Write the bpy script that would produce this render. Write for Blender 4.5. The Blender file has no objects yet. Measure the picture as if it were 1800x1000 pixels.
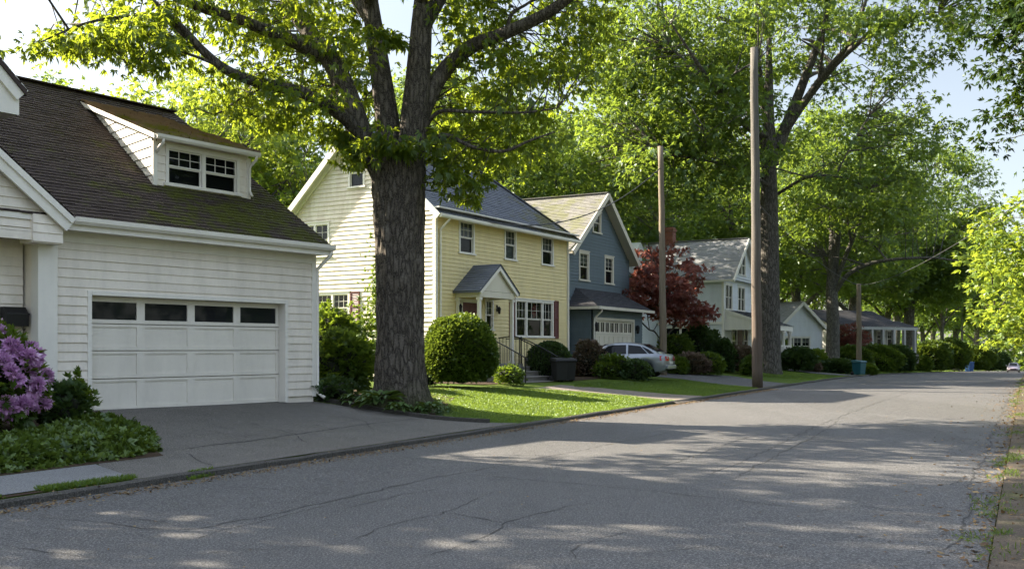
import bpy, bmesh, math, random
import numpy as np
from mathutils import Vector, Matrix

# ------------------------------------------------------------------ camera, sky, sun
scene = bpy.context.scene
F = 1750.0                      # focal length in pixels of the 1800 px wide photograph
HOR = 612.0
CAMZ = 1.6
cam_d = bpy.data.cameras.new("camera")
cam = bpy.data.objects.new("camera", cam_d)
scene.collection.objects.link(cam)
cam.location = (0, 0, CAMZ)
cam.rotation_euler = (math.radians(90), 0, 0)
cam_d.sensor_width = 36.0
cam_d.lens = 36.0 * F / 1800.0
cam_d.shift_y = (HOR - 500.0) / 1800.0
cam_d.clip_start = 0.1
cam_d.clip_end = 3000
scene.camera = cam

SUN_AZ = math.radians(-69.0)    # clockwise from +Y
SUN_EL = math.radians(31.0)
SUN_DIR = Vector((math.sin(SUN_AZ) * math.cos(SUN_EL), math.cos(SUN_AZ) * math.cos(SUN_EL), math.sin(SUN_EL)))
world = bpy.data.worlds.new("World")
scene.world = world
world.use_nodes = True
wn = world.node_tree.nodes
sky = wn.new("ShaderNodeTexSky")
sky.sky_type = 'NISHITA'
sky.sun_disc = False
sky.sun_elevation = SUN_EL
sky.sun_rotation = SUN_AZ
sky.air_density = 1.0
sky.dust_density = 1.5
sky.ozone_density = 0.3
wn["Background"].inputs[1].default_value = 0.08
hs = wn.new("ShaderNodeHueSaturation")
hs.inputs["Saturation"].default_value = 0.60
world.node_tree.links.new(sky.outputs[0], hs.inputs["Color"])
wl = world.node_tree.links
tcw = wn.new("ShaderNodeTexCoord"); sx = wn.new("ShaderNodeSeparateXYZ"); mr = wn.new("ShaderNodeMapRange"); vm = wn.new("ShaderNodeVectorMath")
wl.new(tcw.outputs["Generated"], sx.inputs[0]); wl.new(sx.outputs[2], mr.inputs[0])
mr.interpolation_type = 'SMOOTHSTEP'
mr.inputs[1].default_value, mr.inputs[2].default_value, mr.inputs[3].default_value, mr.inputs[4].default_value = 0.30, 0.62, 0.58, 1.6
vm.operation = 'SCALE'  # low sky dimmed, overhead sky brightened as added fill light
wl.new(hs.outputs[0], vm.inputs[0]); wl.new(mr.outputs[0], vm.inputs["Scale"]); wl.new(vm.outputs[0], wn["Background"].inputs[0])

sun_d = bpy.data.lights.new("sun", 'SUN')
sun = bpy.data.objects.new("sun", sun_d)
scene.collection.objects.link(sun)
sun_d.energy = 5.0
sun_d.angle = math.radians(0.5)
sun_d.color = (1.0, 0.88, 0.70)
sun.rotation_euler = SUN_DIR.to_track_quat('Z', 'Y').to_euler()
sun.location = SUN_DIR * 100

scene.view_settings.view_transform = 'Standard'
scene.view_settings.look = 'None'
scene.view_settings.exposure = 2.38
scene.view_settings.gamma = 1.0
scene.cycles.max_bounces = 7
scene.cycles.diffuse_bounces = 4
scene.cycles.glossy_bounces = 3
scene.cycles.transmission_bounces = 5
scene.cycles.transparent_max_bounces = 8
scene.cycles.caustics_reflective = False
scene.cycles.caustics_refractive = False
scene.cycles.sample_clamp_indirect = 6.0
scene.cycles.use_adaptive_sampling = True
scene.cycles.adaptive_threshold = 0.02

R = math.radians
rng = np.random.default_rng(11)
random.seed(5)

# ------------------------------------------------------------------ road frame and terrain
TH = math.atan2(905.0, F)
SN, CS = math.sin(TH), math.cos(TH)
V_R, V_L = 0.26, 9.2            # right and left edge of the road

def uv2xy(u, v):
    return (u * SN - v * CS, u * CS + v * SN)

def xy2uv(x, y):
    return (x * SN + y * CS, -x * CS + y * SN)

def drop(u):
    return -0.019 * (math.sqrt((u - 62.0) ** 2 + 150.0) + (u - 62.0)) / 2.0

def sm(t):
    t = min(1.0, max(0.0, t))
    return t * t * (3 - 2 * t)

def H_uv(u, v):
    d = drop(u)
    if v >= V_L:
        return d + 0.07 + 0.41 * sm((v - 9.4) / 6.5)
    if v <= V_R:
        return d + 0.05 + 0.25 * sm((-v - 2.0) / 6.0)
    return d

def H(x, y):
    return H_uv(*xy2uv(x, y))

def pt(px, py, depth):
    """point of the place on the sight line of a photograph pixel, at a given depth"""
    return Vector(((px - 900.0) / F * depth, depth, CAMZ + (HOR - py) / F * depth))

def gp(px, py):
    """ground point seen at a photograph pixel"""
    h = 0.0
    for _ in range(40):
        y = (CAMZ - h) * F / max(1.0, py - HOR)
        x = (px - 900.0) / F * y
        h = 0.5 * h + 0.5 * H(x, y)
    return Vector((x, y, H(x, y)))

# ------------------------------------------------------------------ scene helpers
COL = scene.collection

def link(o, parent=None):
    COL.objects.link(o)
    if parent is not None:
        o.parent = parent
    return o

def tag(o, label=None, cat=None, group=None, kind=None):
    if label: o["label"] = label
    if cat: o["category"] = cat
    if group: o["group"] = group
    if kind: o["kind"] = kind
    return o

def thing(name, label, cat, loc=(0, 0, 0), rotz=0.0, group=None):
    o = bpy.data.objects.new(name, None)
    o.empty_display_size = 0.3
    link(o)
    o.location = loc
    o.rotation_euler = (0, 0, rotz)
    return tag(o, label, cat, group)

def children_of(o):
    return list(o.children)

def copy_tree(o, parent=None):
    c = o.copy()
    COL.objects.link(c)
    if parent is not None:
        c.parent = parent
    for ch in children_of(o):
        copy_tree(ch, c)
    return c

class MB:
    def __init__(s):
        s.v, s.f, s.m, s.r = [], [], [], []
    def add(s, pts, faces, mat=0, r=0.0):
        b = len(s.v)
        s.v.extend([tuple(p) for p in pts])
        s.r.extend([r] * len(pts))
        for f in faces:
            s.f.append(tuple(b + i for i in f))
            s.m.append(mat)
    def quad(s, a, b, c, d, mat=0, r=0.0):
        s.add([a, b, c, d], [(0, 1, 2, 3)], mat, r)
    def poly(s, pts, mat=0, r=0.0):
        s.add(pts, [tuple(range(len(pts)))], mat, r)
    def box(s, x0, x1, y0, y1, z0, z1, mat=0, r=0.0):
        p = [(x0, y0, z0), (x1, y0, z0), (x1, y1, z0), (x0, y1, z0), (x0, y0, z1), (x1, y0, z1), (x1, y1, z1), (x0, y1, z1)]
        s.add(p, [(0, 3, 2, 1), (4, 5, 6, 7), (0, 1, 5, 4), (1, 2, 6, 5), (2, 3, 7, 6), (3, 0, 4, 7)], mat, r)
    def hexa(s, p, mat=0, r=0.0):
        s.add(p, [(0, 3, 2, 1), (4, 5, 6, 7), (0, 1, 5, 4), (1, 2, 6, 5), (2, 3, 7, 6), (3, 0, 4, 7)], mat, r)
    def beam(s, p, q, w, h, up=(0, 0, 1), mat=0, r=0.0):
        """box from p to q; w across, h along up, the p-q line is the middle of its section"""
        p, q, up = Vector(p), Vector(q), Vector(up)
        d = (q - p).normalized()
        sd = d.cross(up).normalized()
        u2 = sd.cross(d).normalized()
        a, b = sd * w / 2, u2 * h / 2
        s.hexa([p - a - b, p + a - b, q + a - b, q - a - b, p - a + b, p + a + b, q + a + b, q - a + b], mat, r)
    def prism(s, pts, ext, mat=0, r=0.0):
        """polygon pts extruded by the vector ext"""
        n = len(pts)
        pts = [Vector(p) for p in pts]
        e = Vector(ext)
        b = len(s.v)
        s.v.extend([tuple(p) for p in pts] + [tuple(p + e) for p in pts])
        s.r.extend([r] * (2 * n))
        fs = [tuple(range(n))[::-1], tuple(range(n, 2 * n))] + [(i, (i + 1) % n, n + (i + 1) % n, n + i) for i in range(n)]
        for f in fs:
            s.f.append(tuple(b + i for i in f)); s.m.append(mat)
    def tube(s, pts, radii, n=8, mat=0, r=0.0, caps=True):
        V, Q = tube_arrays(pts, radii, n)
        b = len(s.v)
        s.v.extend(map(tuple, V)); s.r.extend([r] * len(V))
        for q in Q:
            s.f.append(tuple(int(b + i) for i in q)); s.m.append(mat)
        if caps:
            s.f.append(tuple(b + i for i in range(n))[::-1]); s.m.append(mat)
            s.f.append(tuple(b + len(V) - n + i for i in range(n))); s.m.append(mat)
    def lathe(s, prof, c=(0, 0, 0), n=16, mat=0, axis='z', r=0.0):
        b = len(s.v)
        for (rad, h) in prof:
            for i in range(n):
                a = 2 * math.pi * i / n
                ca, sa = rad * math.cos(a), rad * math.sin(a)
                if axis == 'z': p = (c[0] + ca, c[1] + sa, c[2] + h)
                elif axis == 'y': p = (c[0] + ca, c[1] + h, c[2] + sa)
                else: p = (c[0] + h, c[1] + ca, c[2] + sa)
                s.v.append(p); s.r.append(r)
        for k in range(len(prof) - 1):
            for i in range(n):
                j = (i + 1) % n
                s.f.append((b + k * n + i, b + k * n + j, b + (k + 1) * n + j, b + (k + 1) * n + i)); s.m.append(mat)
        s.f.append(tuple(b + i for i in range(n))[::-1]); s.m.append(mat)
        s.f.append(tuple(b + (len(prof) - 1) * n + i for i in range(n))); s.m.append(mat)
    def build(s, name, mats, parent=None, smooth=False, bevel=0.0, fix=True):
        me = bpy.data.meshes.new(name)
        me.from_pydata(s.v, [], s.f)
        if not isinstance(mats, (list, tuple)): mats = [mats]
        for m in mats: me.materials.append(m)
        if len(mats) > 1:
            me.polygons.foreach_set("material_index", s.m)
        at = me.attributes.new("rnd", 'FLOAT', 'POINT')
        at.data.foreach_set("value", np.array(s.r, dtype=np.float32))
        if fix:
            bm = bmesh.new(); bm.from_mesh(me)
            bmesh.ops.recalc_face_normals(bm, faces=bm.faces)
            bm.to_mesh(me); bm.free()
        if smooth:
            me.polygons.foreach_set("use_smooth", [True] * len(me.polygons))
        me.update()
        o = bpy.data.objects.new(name, me)
        if bevel > 0:
            md = o.modifiers.new("bevel", 'BEVEL'); md.width = bevel; md.segments = 2; md.limit_method = 'ANGLE'
        return link(o, parent)

def tube_arrays(pts, radii, n=8):
    P = np.array([tuple(p) for p in pts], dtype=float)
    m = len(P)
    T = np.zeros_like(P)
    T[1:-1] = P[2:] - P[:-2]; T[0] = P[1] - P[0]; T[-1] = P[-1] - P[-2]
    T /= np.linalg.norm(T, axis=1)[:, None] + 1e-9
    up = np.array([0.0, 1.0, 0.0]) if abs(T[0][1]) < 0.9 else np.array([1.0, 0, 0])
    A = np.cross(T[0], up); A /= np.linalg.norm(A)
    ang = np.linspace(0, 2 * np.pi, n, endpoint=False)
    V = np.zeros((m, n, 3))
    for i in range(m):
        A = A - T[i] * np.dot(A, T[i]); A /= np.linalg.norm(A) + 1e-9
        B = np.cross(T[i], A)
        V[i] = P[i] + radii[i] * (np.cos(ang)[:, None] * A + np.sin(ang)[:, None] * B)
    Q = []
    for i in range(m - 1):
        a = i * n + np.arange(n); b = i * n + (np.arange(n) + 1) % n
        Q.append(np.stack([a, b, b + n, a + n], 1))
    return V.reshape(-1, 3), np.concatenate(Q)

def catmull(pts, k=6):
    P = [Vector(p) for p in pts]
    P = [P[0] * 2 - P[1]] + P + [P[-1] * 2 - P[-2]]
    out = []
    for i in range(1, len(P) - 2):
        for j in range(k):
            t = j / k
            a, b, c, d = P[i - 1], P[i], P[i + 1], P[i + 2]
            out.append(0.5 * ((2 * b) + (c - a) * t + (2 * a - 5 * b + 4 * c - d) * t * t + (3 * b - a - 3 * c + d) * t ** 3))
    out.append(P[-2])
    return out

def np_mesh(name, V, Q, mats, rnd=None, smooth=False, midx=None):
    me = bpy.data.meshes.new(name)
    V = np.asarray(V, dtype=np.float32).reshape(-1, 3)
    Q = np.asarray(Q, dtype=np.int32)
    k = Q.shape[1]
    me.vertices.add(len(V)); me.vertices.foreach_set("co", V.ravel())
    me.loops.add(Q.size); me.loops.foreach_set("vertex_index", Q.ravel())
    me.polygons.add(len(Q)); me.polygons.foreach_set("loop_start", np.arange(0, Q.size, k, dtype=np.int32))
    if smooth: me.polygons.foreach_set("use_smooth", np.ones(len(Q), dtype=bool))
    if not isinstance(mats, (list, tuple)): mats = [mats]
    for m in mats: me.materials.append(m)
    if midx is not None: me.polygons.foreach_set("material_index", np.asarray(midx, dtype=np.int32))
    if rnd is not None:
        at = me.attributes.new("rnd", 'FLOAT', 'POINT')
        at.data.foreach_set("value", np.asarray(rnd, dtype=np.float32))
    me.update(calc_edges=True)
    me.validate()
    return me

# ------------------------------------------------------------------ materials
class NT:
    """small node-tree writer"""
    def __init__(s, name):
        s.mat = bpy.data.materials.new(name)
        s.mat.use_nodes = True
        s.t = s.mat.node_tree
        s.t.nodes.clear()
        s.out = s.t.nodes.new("ShaderNodeOutputMaterial")
        s.co = None
    def n(s, typ, **kw):
        nd = s.t.nodes.new("ShaderNode" + typ)
        for k, v in kw.items():
            setattr(nd, k, v)
        return nd
    def l(s, a, b): s.t.links.new(a, b)
    def setin(s, nd, key, val):
        if isinstance(val, bpy.types.NodeSocket): s.l(val, nd.inputs[key])
        else: nd.inputs[key].default_value = val
    def obj(s, scale=(1, 1, 1)):
        if s.co is None: s.co = s.n("TexCoord")
        mp = s.n("Mapping"); mp.inputs["Scale"].default_value = scale
        s.l(s.co.outputs["Object"], mp.inputs["Vector"])
        return mp.outputs[0]
    def noise(s, scale, detail=4, rough=0.55, vec=None, dist=0.0):
        nd = s.n("TexNoise"); nd.inputs["Scale"].default_value = scale
        nd.inputs["Detail"].default_value = detail; nd.inputs["Roughness"].default_value = rough
        nd.inputs["Distortion"].default_value = dist
        s.l(vec if vec is not None else s.obj(), nd.inputs["Vector"])
        return nd.outputs[0]
    def voro(s, scale, vec=None, feature='F1', out="Distance"):
        nd = s.n("TexVoronoi"); nd.feature = feature; nd.inputs["Scale"].default_value = scale
        s.l(vec if vec is not None else s.obj(), nd.inputs["Vector"])
        return nd.outputs[out]
    def ramp(s, fac, stops, interp='LINEAR'):
        nd = s.n("ValToRGB"); nd.color_ramp.interpolation = interp
        el = nd.color_ramp.elements
        while len(el) < len(stops): el.new(0.5)
        for e, (p, c) in zip(el, stops):
            e.position = p
            e.color = (c, c, c, 1) if isinstance(c, (int, float)) else (*c, 1)
        s.l(fac, nd.inputs[0])
        return nd.outputs[0]
    def mix(s, fac, a, b, mode='MIX'):
        nd = s.n("Mix", data_type='RGBA', blend_type=mode)
        s.setin(nd, 0, fac)
        for i, val in ((6, a), (7, b)):
            if isinstance(val, bpy.types.NodeSocket): s.l(val, nd.inputs[i])
            else: nd.inputs[i].default_value = (*val, 1) if not isinstance(val, (int, float)) else (val, val, val, 1)
        return nd.outputs[2]
    def math(s, op, a, b=0.0):
        nd = s.n("Math", operation=op)
        s.setin(nd, 0, a); s.setin(nd, 1, b)
        return nd.outputs[0]
    def attr(s, name="rnd"):
        nd = s.n("Attribute"); nd.attribute_name = name
        return nd.outputs["Fac"]
    def sep(s, vec):
        nd = s.n("SeparateXYZ"); s.l(vec, nd.inputs[0])
        return nd.outputs
    def bump(s, height, strength=0.3, dist=0.01):
        nd = s.n("Bump"); nd.inputs["Strength"].default_value = strength; nd.inputs["Distance"].default_value = dist
        s.l(height, nd.inputs["Height"])
        return nd.outputs[0]
    def principled(s, color, rough=0.6, normal=None, spec=0.4, metal=0.0, **kw):
        p = s.n("BsdfPrincipled")
        if isinstance(color, bpy.types.NodeSocket): s.l(color, p.inputs["Base Color"])
        else: p.inputs["Base Color"].default_value = (*color, 1)
        s.setin(p, "Roughness", rough)
        p.inputs["Specular IOR Level"].default_value = spec
        p.inputs["Metallic"].default_value = metal
        for k, v in kw.items(): p.inputs[k.replace("_", " ")].default_value = v
        if normal is not None: s.l(normal, p.inputs["Normal"])
        s.l(p.outputs[0], s.out.inputs[0])
        return p

def m_paint(name, col, dirt=0.25, rough=0.55, dirtcol=None, streak=(2.5, 2.5, 0.6)):
    """exterior paint: weathering in patches and faint vertical streaks, a little per-board change"""
    t = NT(name)
    c2 = dirtcol or tuple(x * 0.55 for x in col)
    a = t.noise(1.0, 6, 0.65, t.obj(streak))
    b = t.noise(14, 5, 0.7)
    f = t.math('MULTIPLY', t.ramp(a, [(0.42, 0.0), (0.78, 1.0)]), dirt * 1.6)
    c = t.mix(f, col, c2)
    c = t.mix(t.math('MULTIPLY', t.ramp(b, [(0.5, 0.0), (0.8, 1.0)]), dirt * 0.8), c, c2)
    r = t.attr()
    c = t.mix(t.math('MULTIPLY', r, 0.14), c, tuple(x * 0.6 for x in col))
    t.principled(c, rough, t.bump(t.noise(60, 3, 0.6), 0.12, 0.004), 0.35)
    return t.mat

def m_shingle(name, dark, light, moss=0.0, mosscol=(0.09, 0.12, 0.012), moss_at=(0, 0, 0), moss_r=3.0, mossmore=0.0):
    t = NT(name)
    r = t.attr()
    big = t.noise(0.8, 5, 0.6)
    fine = t.noise(130, 2, 0.7)
    c = t.mix(r, dark, light)
    c = t.mix(t.math('MULTIPLY', t.ramp(big, [(0.35, 0.0), (0.75, 1.0)]), 0.5), c, tuple(x * 0.55 for x in dark))
    c = t.mix(t.math('MULTIPLY', fine, 0.6), c, tuple(min(1, x * 1.8) for x in light))
    if moss > 0:
        vec = t.obj()
        dist = t.n("VectorMath", operation='DISTANCE')
        t.l(vec, dist.inputs[0]); dist.inputs[1].default_value = moss_at
        near = t.n("MapRange"); near.inputs[1].default_value = moss_r; near.inputs[2].default_value = moss_r * 0.2
        near.inputs[3].default_value = -0.12 + mossmore; near.inputs[4].default_value = 0.16
        t.l(dist.outputs["Value"], near.inputs[0])
        mn = t.math('ADD', t.noise(1.6, 7, 0.72), near.outputs[0])
        mn = t.math('ADD', mn, t.math('MULTIPLY', t.math('SUBTRACT', r, 0.5), 0.10))
        mf = t.ramp(mn, [(0.54, 0.0), (0.68, moss)])
        c = t.mix(mf, c, t.mix(t.noise(30, 3), tuple(x * 0.5 for x in mosscol), tuple(x * 1.5 for x in mosscol)))
    t.principled(c, 0.9, t.bump(fine, 0.5, 0.006), 0.15)
    return t.mat

def m_leaf(name, dark, mid, light, trans, tfac=0.45, gloss=0.03):
    t = NT(name)
    r = t.attr()
    c = t.ramp(r, [(0.0, dark), (0.5, mid), (1.0, light)])
    tc = t.mix(r, tuple(x * 0.62 for x in trans), trans)
    df = t.n("BsdfDiffuse"); t.l(c, df.inputs[0])
    tr = t.n("BsdfTranslucent"); t.l(tc, tr.inputs[0])
    gl = t.n("BsdfGlossy"); gl.inputs["Roughness"].default_value = 0.42
    gl.inputs[0].default_value = (0.8, 0.9, 0.85, 1)
    m1 = t.n("MixShader"); m1.inputs[0].default_value = tfac
    t.l(df.outputs[0], m1.inputs[1]); t.l(tr.outputs[0], m1.inputs[2])
    m2 = t.n("MixShader"); m2.inputs[0].default_value = gloss
    t.l(m1.outputs[0], m2.inputs[1]); t.l(gl.outputs[0], m2.inputs[2])
    t.l(m2.outputs[0], t.out.inputs[0])
    return t.mat

def m_bark(name, dark, light, moss=0.0, scale=1.0):
    t = NT(name)
    v = t.obj((13 * scale, 13 * scale, 3.4 * scale))
    warp = t.n("TexNoise"); warp.inputs["Scale"].default_value = 0.8; warp.inputs["Detail"].default_value = 5; t.l(v, warp.inputs["Vector"])
    ad = t.n("VectorMath", operation='MULTIPLY_ADD'); t.l(warp.outputs["Color"], ad.inputs[0]); ad.inputs[1].default_value = (1.6, 1.6, 1.6); t.l(v, ad.inputs[2])
    ed = t.voro(0.75, ad.outputs[0], 'DISTANCE_TO_EDGE')
    crack = t.ramp(ed, [(0.02, 0.0), (0.26, 1.0)])
    n1 = t.noise(2.2, 6, 0.75, v, 0.3)
    n2 = t.noise(48, 4, 0.75)
    h = t.math('ADD', t.math('MULTIPLY', crack, 0.7), t.math('ADD', t.math('MULTIPLY', n1, 0.5), t.math('MULTIPLY', n2, 0.25)))
    c = t.mix(crack, tuple(x * 0.7 for x in dark), t.mix(n1, dark, light))
    c = t.mix(t.ramp(n2, [(0.48, 0.0), (0.7, 0.7)]), c, tuple(min(1, x * 1.5) for x in light))
    lich = t.ramp(t.noise(1.7, 6, 0.75), [(0.58, 0.0), (0.70, 0.45)])
    c = t.mix(lich, c, tuple(min(1, x * 1.5 + 0.02) for x in light))
    if moss > 0:
        z = t.sep(t.obj())[2]
        low = t.ramp(t.math('ADD', z, t.math('MULTIPLY', t.noise(3, 4), 0.8)), [(0.3, moss), (1.0, 0.0)])
        c = t.mix(low, c, (0.045, 0.055, 0.015))
    t.principled(c, 0.92, t.bump(h, 1.0, 0.035 / scale), 0.15)
    return t.mat

def m_simple(name, col, rough=0.5, metal=0.0, spec=0.5, var=0.12, vs=8, bump=0.0):
    t = NT(name)
    n = t.noise(vs, 5, 0.65)
    c = t.mix(t.math('MULTIPLY', n, 1.0), tuple(x * (1 - var) for x in col), tuple(min(1, x * (1 + var)) for x in col))
    nm = t.bump(t.noise(vs * 8, 3), bump, 0.004) if bump else None
    t.principled(c, rough, nm, spec, metal)
    return t.mat

M = {}
M['white'] = m_paint('white_paint', (0.78, 0.715, 0.62), 0.34)
M['white_trim'] = m_paint('white_trim_paint', (0.74, 0.71, 0.64), 0.16)
M['door_white'] = m_paint('garage_door_paint', (0.69, 0.65, 0.575), 0.18, 0.42)
M['cream'] = m_paint('cream_paint', (0.70, 0.645, 0.53), 0.45, 0.6, (0.36, 0.27, 0.17))
M['yellow'] = m_paint('yellow_paint', (0.74, 0.62, 0.32), 0.32, 0.55, (0.46, 0.39, 0.23))
M['blue'] = m_paint('slate_blue_paint', (0.115, 0.152, 0.172), 0.25)
M['paleblue'] = m_paint('pale_grey_paint', (0.66, 0.69, 0.72), 0.2)
M['shadedwall'] = m_paint('shaded_white_paint', (0.36, 0.36, 0.35), 0.3)  # white bungalow walls and columns greyed: shade put into the colour
M['tan_trim'] = m_paint('tan_trim_paint', (0.62, 0.58, 0.48), 0.2)
M['maroon'] = m_simple('maroon_paint', (0.10, 0.018, 0.014), 0.45)
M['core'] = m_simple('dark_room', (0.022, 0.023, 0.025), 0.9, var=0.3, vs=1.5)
M['concrete'] = m_simple('concrete', (0.17, 0.16, 0.145), 0.9, var=0.25, vs=4, bump=0.3)
M['foundation'] = m_simple('foundation', (0.16, 0.15, 0.135), 0.95, var=0.3, vs=5, bump=0.4)
M['black_iron'] = m_simple('black_iron', (0.012, 0.012, 0.013), 0.45, 0.4)
M['bin_black'] = m_simple('black_plastic', (0.005, 0.0053, 0.006), 0.7)
M['bin_teal'] = m_simple('teal_plastic', (0.012, 0.09, 0.115), 0.4)
M['bin_blue'] = m_simple('blue_plastic', (0.015, 0.07, 0.22), 0.4)
M['rubber'] = m_simple('rubber', (0.014, 0.014, 0.014), 0.85)
M['alloy'] = m_simple('alloy', (0.55, 0.56, 0.58), 0.3, 0.9)
M['brass'] = m_simple('brass', (0.5, 0.36, 0.14), 0.35, 0.9)
M['curtain'] = m_simple('curtain_cloth', (0.36, 0.36, 0.34), 0.9, var=0.2, vs=30)
M['curtain_dim'] = m_simple('dim_blind', (0.05, 0.06, 0.072), 0.9, var=0.3, vs=20)
M['wire'] = m_simple('wire', (0.03, 0.03, 0.032), 0.6)
M['red_ornament'] = m_simple('red_ornament', (0.42, 0.05, 0.06), 0.6)

def m_brickwall():
    t = NT('brick')
    b = t.n("TexBrick"); b.inputs["Scale"].default_value = 5.0
    mp = t.n("Mapping"); mp.inputs["Rotation"].default_value = (R(90), 0, 0)
    tc = t.n("TexCoord"); t.l(tc.outputs["Object"], mp.inputs[0]); t.l(mp.outputs[0], b.inputs[0])
    b.inputs["Color1"].default_value = (0.26, 0.075, 0.05, 1); b.inputs["Color2"].default_value = (0.17, 0.05, 0.035, 1)
    b.inputs["Mortar"].default_value = (0.28, 0.25, 0.22, 1)
    t.principled(b.outputs[0], 0.9)
    return t.mat
M['brick'] = m_brickwall()

def m_glass():
    t = NT('window_glass')
    gl = t.n("BsdfGlossy"); gl.inputs["Roughness"].default_value = 0.02
    bp = t.bump(t.noise(1.3, 2, 0.5), 0.08, 0.03)
    t.l(bp, gl.inputs["Normal"])
    tr = t.n("BsdfTransparent"); tr.inputs[0].default_value = (0.42, 0.46, 0.46, 1)
    fr = t.n("Fresnel"); fr.inputs[0].default_value = 1.24
    m = t.n("MixShader"); t.l(fr.outputs[0], m.inputs[0])
    t.l(tr.outputs[0], m.inputs[1]); t.l(gl.outputs[0], m.inputs[2])
    t.l(m.outputs[0], t.out.inputs[0])
    return t.mat
M['glass'] = m_glass()
def m_darkglass(name, col=(0.012, 0.014, 0.016)):
    t = NT(name)
    t.principled(col, 0.04, t.bump(t.noise(1.1, 2), 0.06, 0.03), 0.15)
    return t.mat
M['darkglass'] = m_darkglass('dark_glass')

M['roof_dark'] = m_shingle('charcoal_shingles', (0.028, 0.021, 0.020), (0.064, 0.049, 0.045), 0.85, (0.072, 0.082, 0.010), (3.9, 0.1, 4.1), 4.8, 0.07)
M['roof_mossy'] = m_shingle('mossy_brown_shingles', (0.09, 0.066, 0.05), (0.27, 0.205, 0.15), 0.8, (0.17, 0.18, 0.012), (2.6, 1.3, 6.0), 3.4, 0.05)
M['roof_slate'] = m_shingle('slate_grey_shingles', (0.06, 0.066, 0.08), (0.12, 0.128, 0.145), 0.7, (0.12, 0.115, 0.03), (8.5, -0.1, 6.4), 4.0)
M['roof_grey'] = m_shingle('weathered_grey_shingles', (0.085, 0.084, 0.078), (0.165, 0.158, 0.142), 0.6, (0.13, 0.135, 0.045), (1, 2.5, 7), 6.0, 0.0)
M['roof_pale'] = m_shingle('pale_grey_shingles', (0.15, 0.155, 0.165), (0.24, 0.245, 0.255))
M['roof_maroon'] = m_shingle('maroon_shingles', (0.035, 0.02, 0.02), (0.07, 0.042, 0.04))
M['roof_black'] = m_shingle('black_shingles', (0.03, 0.03, 0.034), (0.06, 0.06, 0.065))

def m_asphalt(name, base=(0.072, 0.072, 0.075), lightc=(0.15, 0.147, 0.14), stain=0.5, tracks=False):
    t = NT(name)
    big = t.noise(0.22, 6, 0.62)
    mid = t.noise(1.7, 6, 0.7)
    ag = t.voro(62)
    fine = t.noise(150, 2, 0.6)
    c = t.mix(t.ramp(big, [(0.3, 0.0), (0.72, 1.0)]), base, tuple(x * 1.45 for x in base))
    if tracks:      # worn lanes and old patches running along the street
        mp = t.n("Mapping"); mp.inputs["Rotation"].default_value = (0, 0, TH); mp.inputs["Scale"].default_value = (0.85, 0.05, 1)
        t.l(t.co.outputs["Object"], mp.inputs[0])
        c = t.mix(t.ramp(t.noise(1.0, 4, 0.6, mp.outputs[0]), [(0.35, 0.0), (0.65, 0.75)]), c, tuple(x * 1.6 for x in base))
        mp2 = t.n("Mapping"); mp2.inputs["Rotation"].default_value = (0, 0, TH); mp2.inputs["Scale"].default_value = (0.45, 0.10, 1)
        t.l(t.co.outputs["Object"], mp2.inputs[0])
        pv = t.n("TexVoronoi"); pv.inputs["Scale"].default_value = 1.0; pv.distance = 'CHEBYCHEV'; t.l(mp2.outputs[0], pv.inputs["Vector"])
        pc = t.sep(pv.outputs["Color"])[0]
        c = t.mix(t.ramp(pc, [(0.74, 0.0), (0.75, 0.5)], 'CONSTANT'), c, tuple(x * 0.72 for x in base))
    c = t.mix(t.math('MULTIPLY', t.ramp(mid, [(0.45, 0.0), (0.8, 1.0)]), stain), c, tuple(x * 0.6 for x in base))
    spk = t.noise(52, 3, 0.75)
    c = t.mix(t.ramp(spk, [(0.52, 0.0), (0.66, 0.75)]), c, lightc)
    c = t.mix(t.math('MULTIPLY', t.ramp(ag, [(0.0, 1.0), (0.40, 0.0)]), 0.7), c, lightc)
    c = t.mix(t.ramp(spk, [(0.34, 0.85), (0.47, 0.0)]), c, tuple(x * 0.25 for x in base))
    c = t.mix(t.ramp(fine, [(0.35, 0.6), (0.6, 0.0)]), c, tuple(x * 0.3 for x in base))
    h = t.math('ADD', t.math('MULTIPLY', ag, -0.8), t.math('MULTIPLY', fine, 0.5))
    t.principled(c, 0.82, t.bump(h, 0.7, 0.012), 0.35)
    return t.mat
M['asphalt'] = m_asphalt('road_asphalt', (0.062, 0.061, 0.061), (0.30, 0.295, 0.285), tracks=True)
M['asphalt_drive'] = m_asphalt('driveway_asphalt', (0.105, 0.097, 0.087), (0.33, 0.31, 0.28), 0.8)
M['crack'] = m_simple('crack_fill', (0.030, 0.029, 0.028), 0.95, var=0.3)
M['kerbm'] = m_asphalt('kerb_asphalt', (0.052, 0.048, 0.042), (0.17, 0.16, 0.14), 0.8)
M['slab'] = m_asphalt('sidewalk_concrete', (0.17, 0.172, 0.175), (0.27, 0.27, 0.265), 0.35)

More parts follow.
